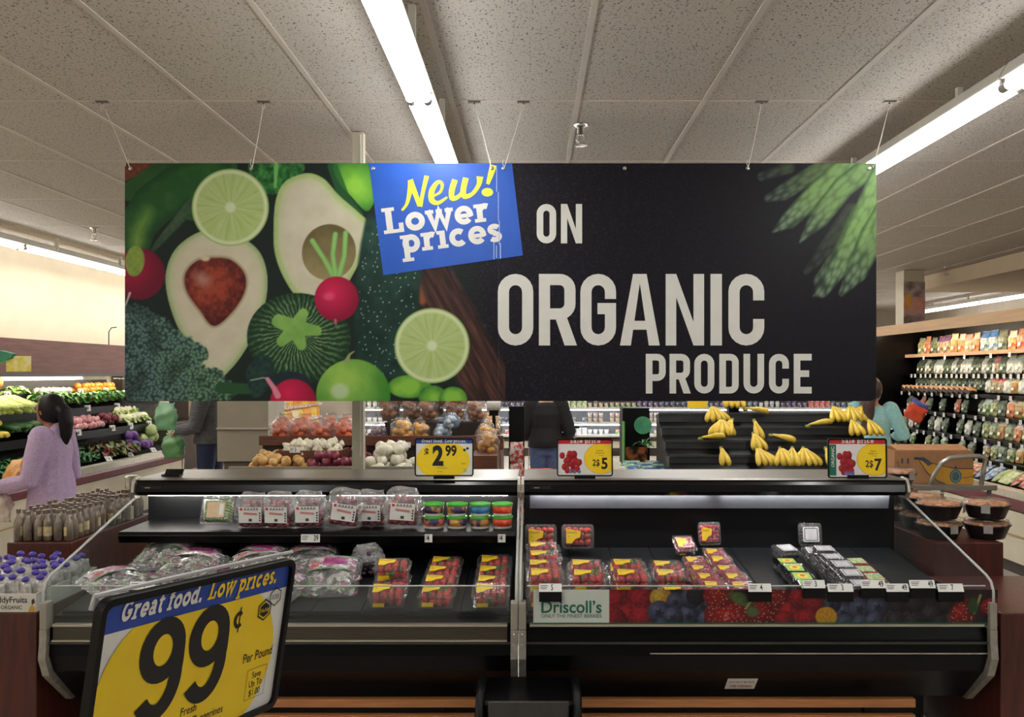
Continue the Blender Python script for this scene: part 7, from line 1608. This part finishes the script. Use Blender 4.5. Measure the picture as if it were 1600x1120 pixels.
shelf_row(4.70, 1.65, 9.25, 11.1, .115, ['white_bag', 'herb_bag', 'white_bag', 'herb_bag', 'herb_bag', 'white_bag'], '%s in the far stretch of the upper black shelf, right cooler', 'slim bags in the far stretch of the upper shelf', (.9))
shelf_row(4.60, 1.455, 7.0, 8.3, .15, ['mixed_bag', 'pepper_bag', 'herb_bag', 'blue_bag'], '%s at the near end of the second black shelf, right cooler', 'bags at the near end of the second shelf', .86)
shelf_row(4.60, 1.455, 8.3, 9.3, .13, ['mixed_bag', 'mixed_bag', 'white_bag', 'pepper_bag', 'white_bag'], '%s leaning midway along the second black shelf, right cooler', 'bags midway along the second shelf', .82)
shelf_row(4.66, 1.475, 9.3, 11.0, .13, ['herb_bag', 'herb_bag', 'stirfry_bag', 'herb_bag'], '%s behind the mushrooms on the second black shelf, right cooler', 'herb bags behind the mushrooms', .78)
shelf_row(4.50, 1.23, 7.0, 9.05, .145, ['greens_bag', 'pepper_bag', 'carrot_bag', 'herb_bag', 'stirfry_bag', 'greens_bag', 'herb_bag', 'greens_bag', 'greens_bag'], '%s on the third black shelf near half, right cooler', 'bags on the third shelf near half', .92)
shelf_row(4.40, 1.02, 7.0, 8.9, .145, ['greens_bag', 'carrot_bag', 'stirfry_bag', 'pepper_bag', 'stirfry_bag', 'stirfry_bag', 'greens_bag', 'herb_bag'], '%s on the fourth black shelf near half, right cooler', 'bags on the fourth shelf near half', .95)
shelf_row(4.30, .84, 7.0, 8.75, .15, ['stirfry_bag', 'purple_bag', 'pepper_bag', 'stirfry_bag', 'herb_bag'], '%s on the lowest black shelf near half, right cooler', 'bags on the lowest shelf near half', .85)
shelf_row(4.50, 1.235, 9.15, 11.0, .17, ['herb_bag', None, 'herb_bag', 'apple_bag', None], '%s on the third black shelf far half, right cooler', 'dark packets on the third shelf far half', .72)
shelf_row(4.40, 1.02, 9.05, 11.0, .17, ['herb_bag', 'white_bag', 'herb_bag', None], '%s on the fourth black shelf far half, right cooler', 'dark packets on the fourth shelf far half', .8)
shelf_row(4.30, .84, 8.95, 11.0, .2, ['herb_bag', 'stirfry_bag', None, 'greens_bag'], '%s on the lowest black shelf far half, right cooler', 'dark packets on the lowest shelf far half', .75)
def mushroom_tray():
    t_ = thing('mushroom_tray', 'open tray of tan mushrooms on the second shelf of the right cooler', 'mushroom tray', (0, 0, 0), 'mushroom trays in the right cooler'); MB().prism([(-.07, .0), (-.085, .04), (.085, .04), (.07, 0)], -.05, .05, 'y').build('tray', M('tray_brown', (60, 40, 30), .5), t_)
    rg = random.Random(3); m = MB()
    for i in range(5):
        for j in range(3): m.ell((-.06 + i * .03, -.032 + j * .032, .05 + rg.uniform(0, .012)), .019, .019, .014, 8, 6)
    m.build('mushrooms', M('mushroom_tan', (176, 120, 80), .6, col2=(222, 186, 148), scale=30, contrast=.8, rnd=.15), t_, smooth=True); return t_
MU = Pool(mushroom_tray)
for i in range(14): place(MU.get(), (4.58, 9.35 + i * .122, 1.447), (.0, -.25, PI / 2 + R.uniform(-.1, .1)), None, None, .82)
salad = [Pool(lambda v=v, n=n: packet(n, M(n + '_mix', v[0], .35, col2=v[1], scale=22, contrast=.8, rnd=.15), .2, .24, .07, cat='salad bag', seed=5)) for n, v in (('pale_salad_bag', ((206, 210, 176), (160, 184, 110))), ('red_salad_bag', ((190, 70, 60), (226, 214, 190))), ('blue_salad_bag', ((90, 130, 180), (206, 214, 220))), ('dark_salad_bag', ((40, 64, 44), (104, 124, 84))))]
for i in range(17):
    for j in range(2):
        k = (i * 3 + j * 5 + i // 4) % 4
        if j == 0 and k == 3: k = 0
        place(salad[k].get(), (4.09 + j * .15, 7.0 + i * .155, .70 + j * .035), (-.95, R.uniform(-.2, .2), -PI / 2 + R.uniform(-.4, .4)), '%s lying on the bottom deck of the right cooler' % ['pale salad bag', 'red and white salad bag', 'blue and white salad bag', 'dark leafy salad bag'][k], 'salad bags on the bottom deck, kind %d' % (k + 1), R.uniform(.7, .85))
for r_, (x, z) in enumerate(SHELF + ((4.71, 1.862),)):
    y = 7.1
    while y < 11.1:
        if not (r_ == 3 and y < 9.2 and R.random() < .4): place(MT.get(), (x - .03, y, z - .045), (0, 0, -PI / 2), 'small white tag along the edge of the %s shelf, right cooler' % ['lowest', 'fourth', 'third', 'second', 'upper black', 'tan top'][r_], 'white shelf tags of the right cooler, %s shelf' % ['lowest', 'fourth', 'third', 'second', 'upper black', 'tan top'][r_], .85)
        y += (.2 if r_ != 4 else .12) * R.uniform(.8, 1.3) * (2.2 if r_ == 5 else 1)
o = thing('snack_bag', 'bright red and blue packet in the hand of the person in aqua', 'packet'); p = MB(); pillow(p, .2, .07, .24, random.Random(8), 10, 10); 
for i in range(10):
    for j in range(20): p.m[i * 20 + j] = 1 if i >= 8 else 0
p.build('packet', [M('red_orange_foil', (206, 62, 40), .3, col2=(224, 90, 60), scale=12), M('blue_foil', (60, 80, 150), .3)], o, smooth=True); q = at(1424, 656, 9.75); place(o, q, (.3, .5, -.5))

# ---------------------------------------------------------------- dairy wall far behind
DY = 18.0
t = thing('dairy_case', 'long white-edged dairy cooler along the far back wall', 'dairy cooler', (1.0, 18.3, 0))
MB().box(-3.6, 7.2, DY, 18.65, .16, .34).build('base', M('pale_base', (206, 200, 182), .5, col2=(212, 206, 190), scale=4), t); MB().box(-3.6, 7.2, DY + .05, 18.65, 0, .16).build('kick_plate', MATS['dark_kick'], t); MB().box(-3.6, 7.2, DY - .03, DY, .30, .345).build('bumper', M('dark_bumper', (56, 50, 46), .5), t)
MB().box(-3.6, 7.2, 18.55, 18.65, .34, 2.1).build('back_panel', M('dairy_back', (120, 122, 126), .5, col2=(134, 136, 140), scale=4), t); MB().box(-3.6, 7.2, DY, 18.65, 2.0, 2.2).build('canopy', cream, t)
for z in (.42, .665, .97, 1.28): MB().box(-3.6, 7.2, DY + (.0 if z < .5 else .12), 18.55, z - .04, z).build('shelf', M('white_shelf', (214, 214, 210), .4, col2=(222, 222, 218), scale=5), t)
MB().tube([(-3.5, DY + .06, 1.96), (7.1, DY + .06, 1.96)], .02, 8).build('lamp', glow('dairy_lamp', (250, 250, 255), 24), t, smooth=True)
for z, zz in ((.93, 1), (.625, 2)): MB().tube([(-3.5, DY + .16, z - .012), (7.1, DY + .16, z - .012)], .008, 6).build('lamp', glow('shelf_lamp', (250, 250, 255), 16), t, smooth=True)
DM = [M('dairy_%d' % i, c, .4, col2=c2, scale=26, contrast=.7, rnd=.1) for i, (c, c2) in enumerate((((222, 226, 230), (236, 238, 240)), ((206, 60, 56), (236, 190, 186)), ((96, 60, 130), (200, 190, 216)), ((206, 186, 150), (232, 220, 196)), ((60, 90, 160), (206, 214, 232)), ((120, 160, 80), (222, 228, 200)), ((40, 40, 60), (160, 160, 180))))]
def dairy(i, box=False):
    t_ = thing('dairy_tub' if not box else 'dairy_box', 'x', 'tub' if not box else 'box'); 
    if box: MB().box(-.05, .05, -.05, .05, 0, .14).build('carton', DM[i], t_, bev=.004)
    else:
        MB().lathe([(.034, 0), (.042, .09)], 12).build('cup', DM[i], t_, smooth=True); MB().lathe([(.046, .088), (.046, .1)], 12).build('lid', DM[(i * 3) % 7], t_)
    return t_
DP = {(i, b): Pool(lambda i=i, b=b: dairy(i, b)) for i in range(7) for b in (False, True)}
kinds = ['white', 'red', 'purple', 'tan', 'blue', 'green', 'dark']
for z, sk_, rown, seq in ((.97, .04, 'upper', (0, 0, 0, 1, 1, 6, 2, 0, 5, 3, 5, 2, 6, 4, 2, 4, 0, 2, 1, 4, 5)), (.665, .12, 'middle', (0, 0, 3, 6, 6, 6, 2, 3, 4, 3, 3, 3, 5, 5, 2, 1, 5, 6, 2, 1, 4)), (.42, .35, 'lower', (0, 6, 1, 2, 6, 1, 2, 6, 0, 0, 5, 3, 0, 4, 6, 0, 5, 3, 1, 6, 2))):
    x = -3.4; n = 0
    while x < 6.6:
        k = seq[min(len(seq) - 1, int((x + 3.4) / .5))]; b = (int((x + 3.4) / .5) * 7 + int(z * 10)) % 5 == 0
        if R.random() > sk_:
            st = 2 if (rown == 'middle' and k in (3, 2)) or (rown == 'upper' and not b and R.random() < .3) else 1
            for q in range(st): place(DP[(k, b)].get(), (x, DY + .2, z + q * (.1 if not b else .14)), R.uniform(-.1, .1), '%s %s on the %s shelf of the far dairy cooler' % (kinds[k], 'box' if b else 'tub', rown), '%s %s on the %s dairy shelf' % (kinds[k], 'boxes' if b else 'tubs', rown), 1.0 if not b else .95)
        x += .112; n += 1
t = thing('shelf_sign', 'yellow shelf sign on the far dairy cooler above the banana stand', 'sign', at(1090, 632, DY - .02)); q = at(1090, 632, DY - .02); MB().box(q.x - .19, q.x + .19, DY - .03, DY - .015, q.z - .06, q.z + .07).build('card', inky, t)
# juice shelves along the left, beyond the vegetable cooler
t = thing('juice_shelves', 'white shelves of orange and yellow juice far back at left', 'shelves', (-4.6, 16.3, 0)); 
for z in (.30, .56, .82, 1.08, 1.36): MB().box(-5.1, -4.2, 14.0, 17.95, z - .03, z).build('shelf', MATS['white_shelf'], t); MB().box(-4.2, -4.19, 14.0, 17.95, z - .045, z + .005).build('price_strip', M('strip_white', (230, 226, 216), .5, col2=(200, 120, 110), scale=30, contrast=.9), t)
MB().box(-5.2, -5.1, 14.0, 17.95, 0, 2.1).build('back_panel', M('warm_back', (190, 150, 90), .5), t); MB().box(-5.1, -4.25, 14.0, 17.95, 0, .27).build('base', cream, t)
MB().tube([(-4.25, 14.1, 2.0), (-4.25, 17.9, 2.0)], .016, 8).build('lamp', glow('produce_lamp', (255, 246, 224), 30), t, smooth=True)
JM = [M('juice_%d' % i, c, .3, col2=c2, scale=30, contrast=.8, rnd=.12) for i, (c, c2) in enumerate((((236, 150, 30), (246, 190, 70)), ((236, 200, 60), (248, 226, 130)), ((220, 200, 160), (240, 226, 196))))]
def juice(i):
    t_ = thing('juice_bottle', 'x', 'juice bottle'); MB().lathe([(.045, 0), (.05, .01), (.05, .14), (.02, .18), (.02, .2)], 12).build('bottle', JM[i], t_, smooth=True); MB().lathe([(.023, .198), (.023, .225)], 10).build('cap', [whitem, inkg, inkr][i], t_); return t_
JP = [Pool(lambda i=i: juice(i)) for i in range(3)]
for z in (.56, .82, 1.08):
    for j in range(32):
        k = (0, 0, 1, 0, 2, 1, 0, 0, 1)[(j // 3 + int(z * 10)) % 9]; place(JP[k].get(), (-4.27, 14.2 + j * .118, z + .001), 0, '%s juice bottle on the %s of the far left juice shelves' % (['orange', 'yellow', 'pale'][k], {.56: 'third shelf down', .82: 'second shelf down', 1.08: 'upper shelf'}[z]), '%s juice bottles at shelf height %d' % (['orange', 'yellow', 'pale'][k], z * 100))
o = copy_tree(bpy.data.objects['bag_roll']); o.location = (1.57, 6.9, 0); 
d_ = Vector((1.57 + .33, -1.0, 0)); o['label'] = 'white roll of produce bags standing on top of the banana stand'
o.location = Vector((-.36, 7.9, 0)) + Vector((1.56 + .33, 6.92 - 7.92, 1.35 - 1.28)) 
for ch in o.children:
    if ch.name.startswith('post'): bpy.data.objects.remove(ch)
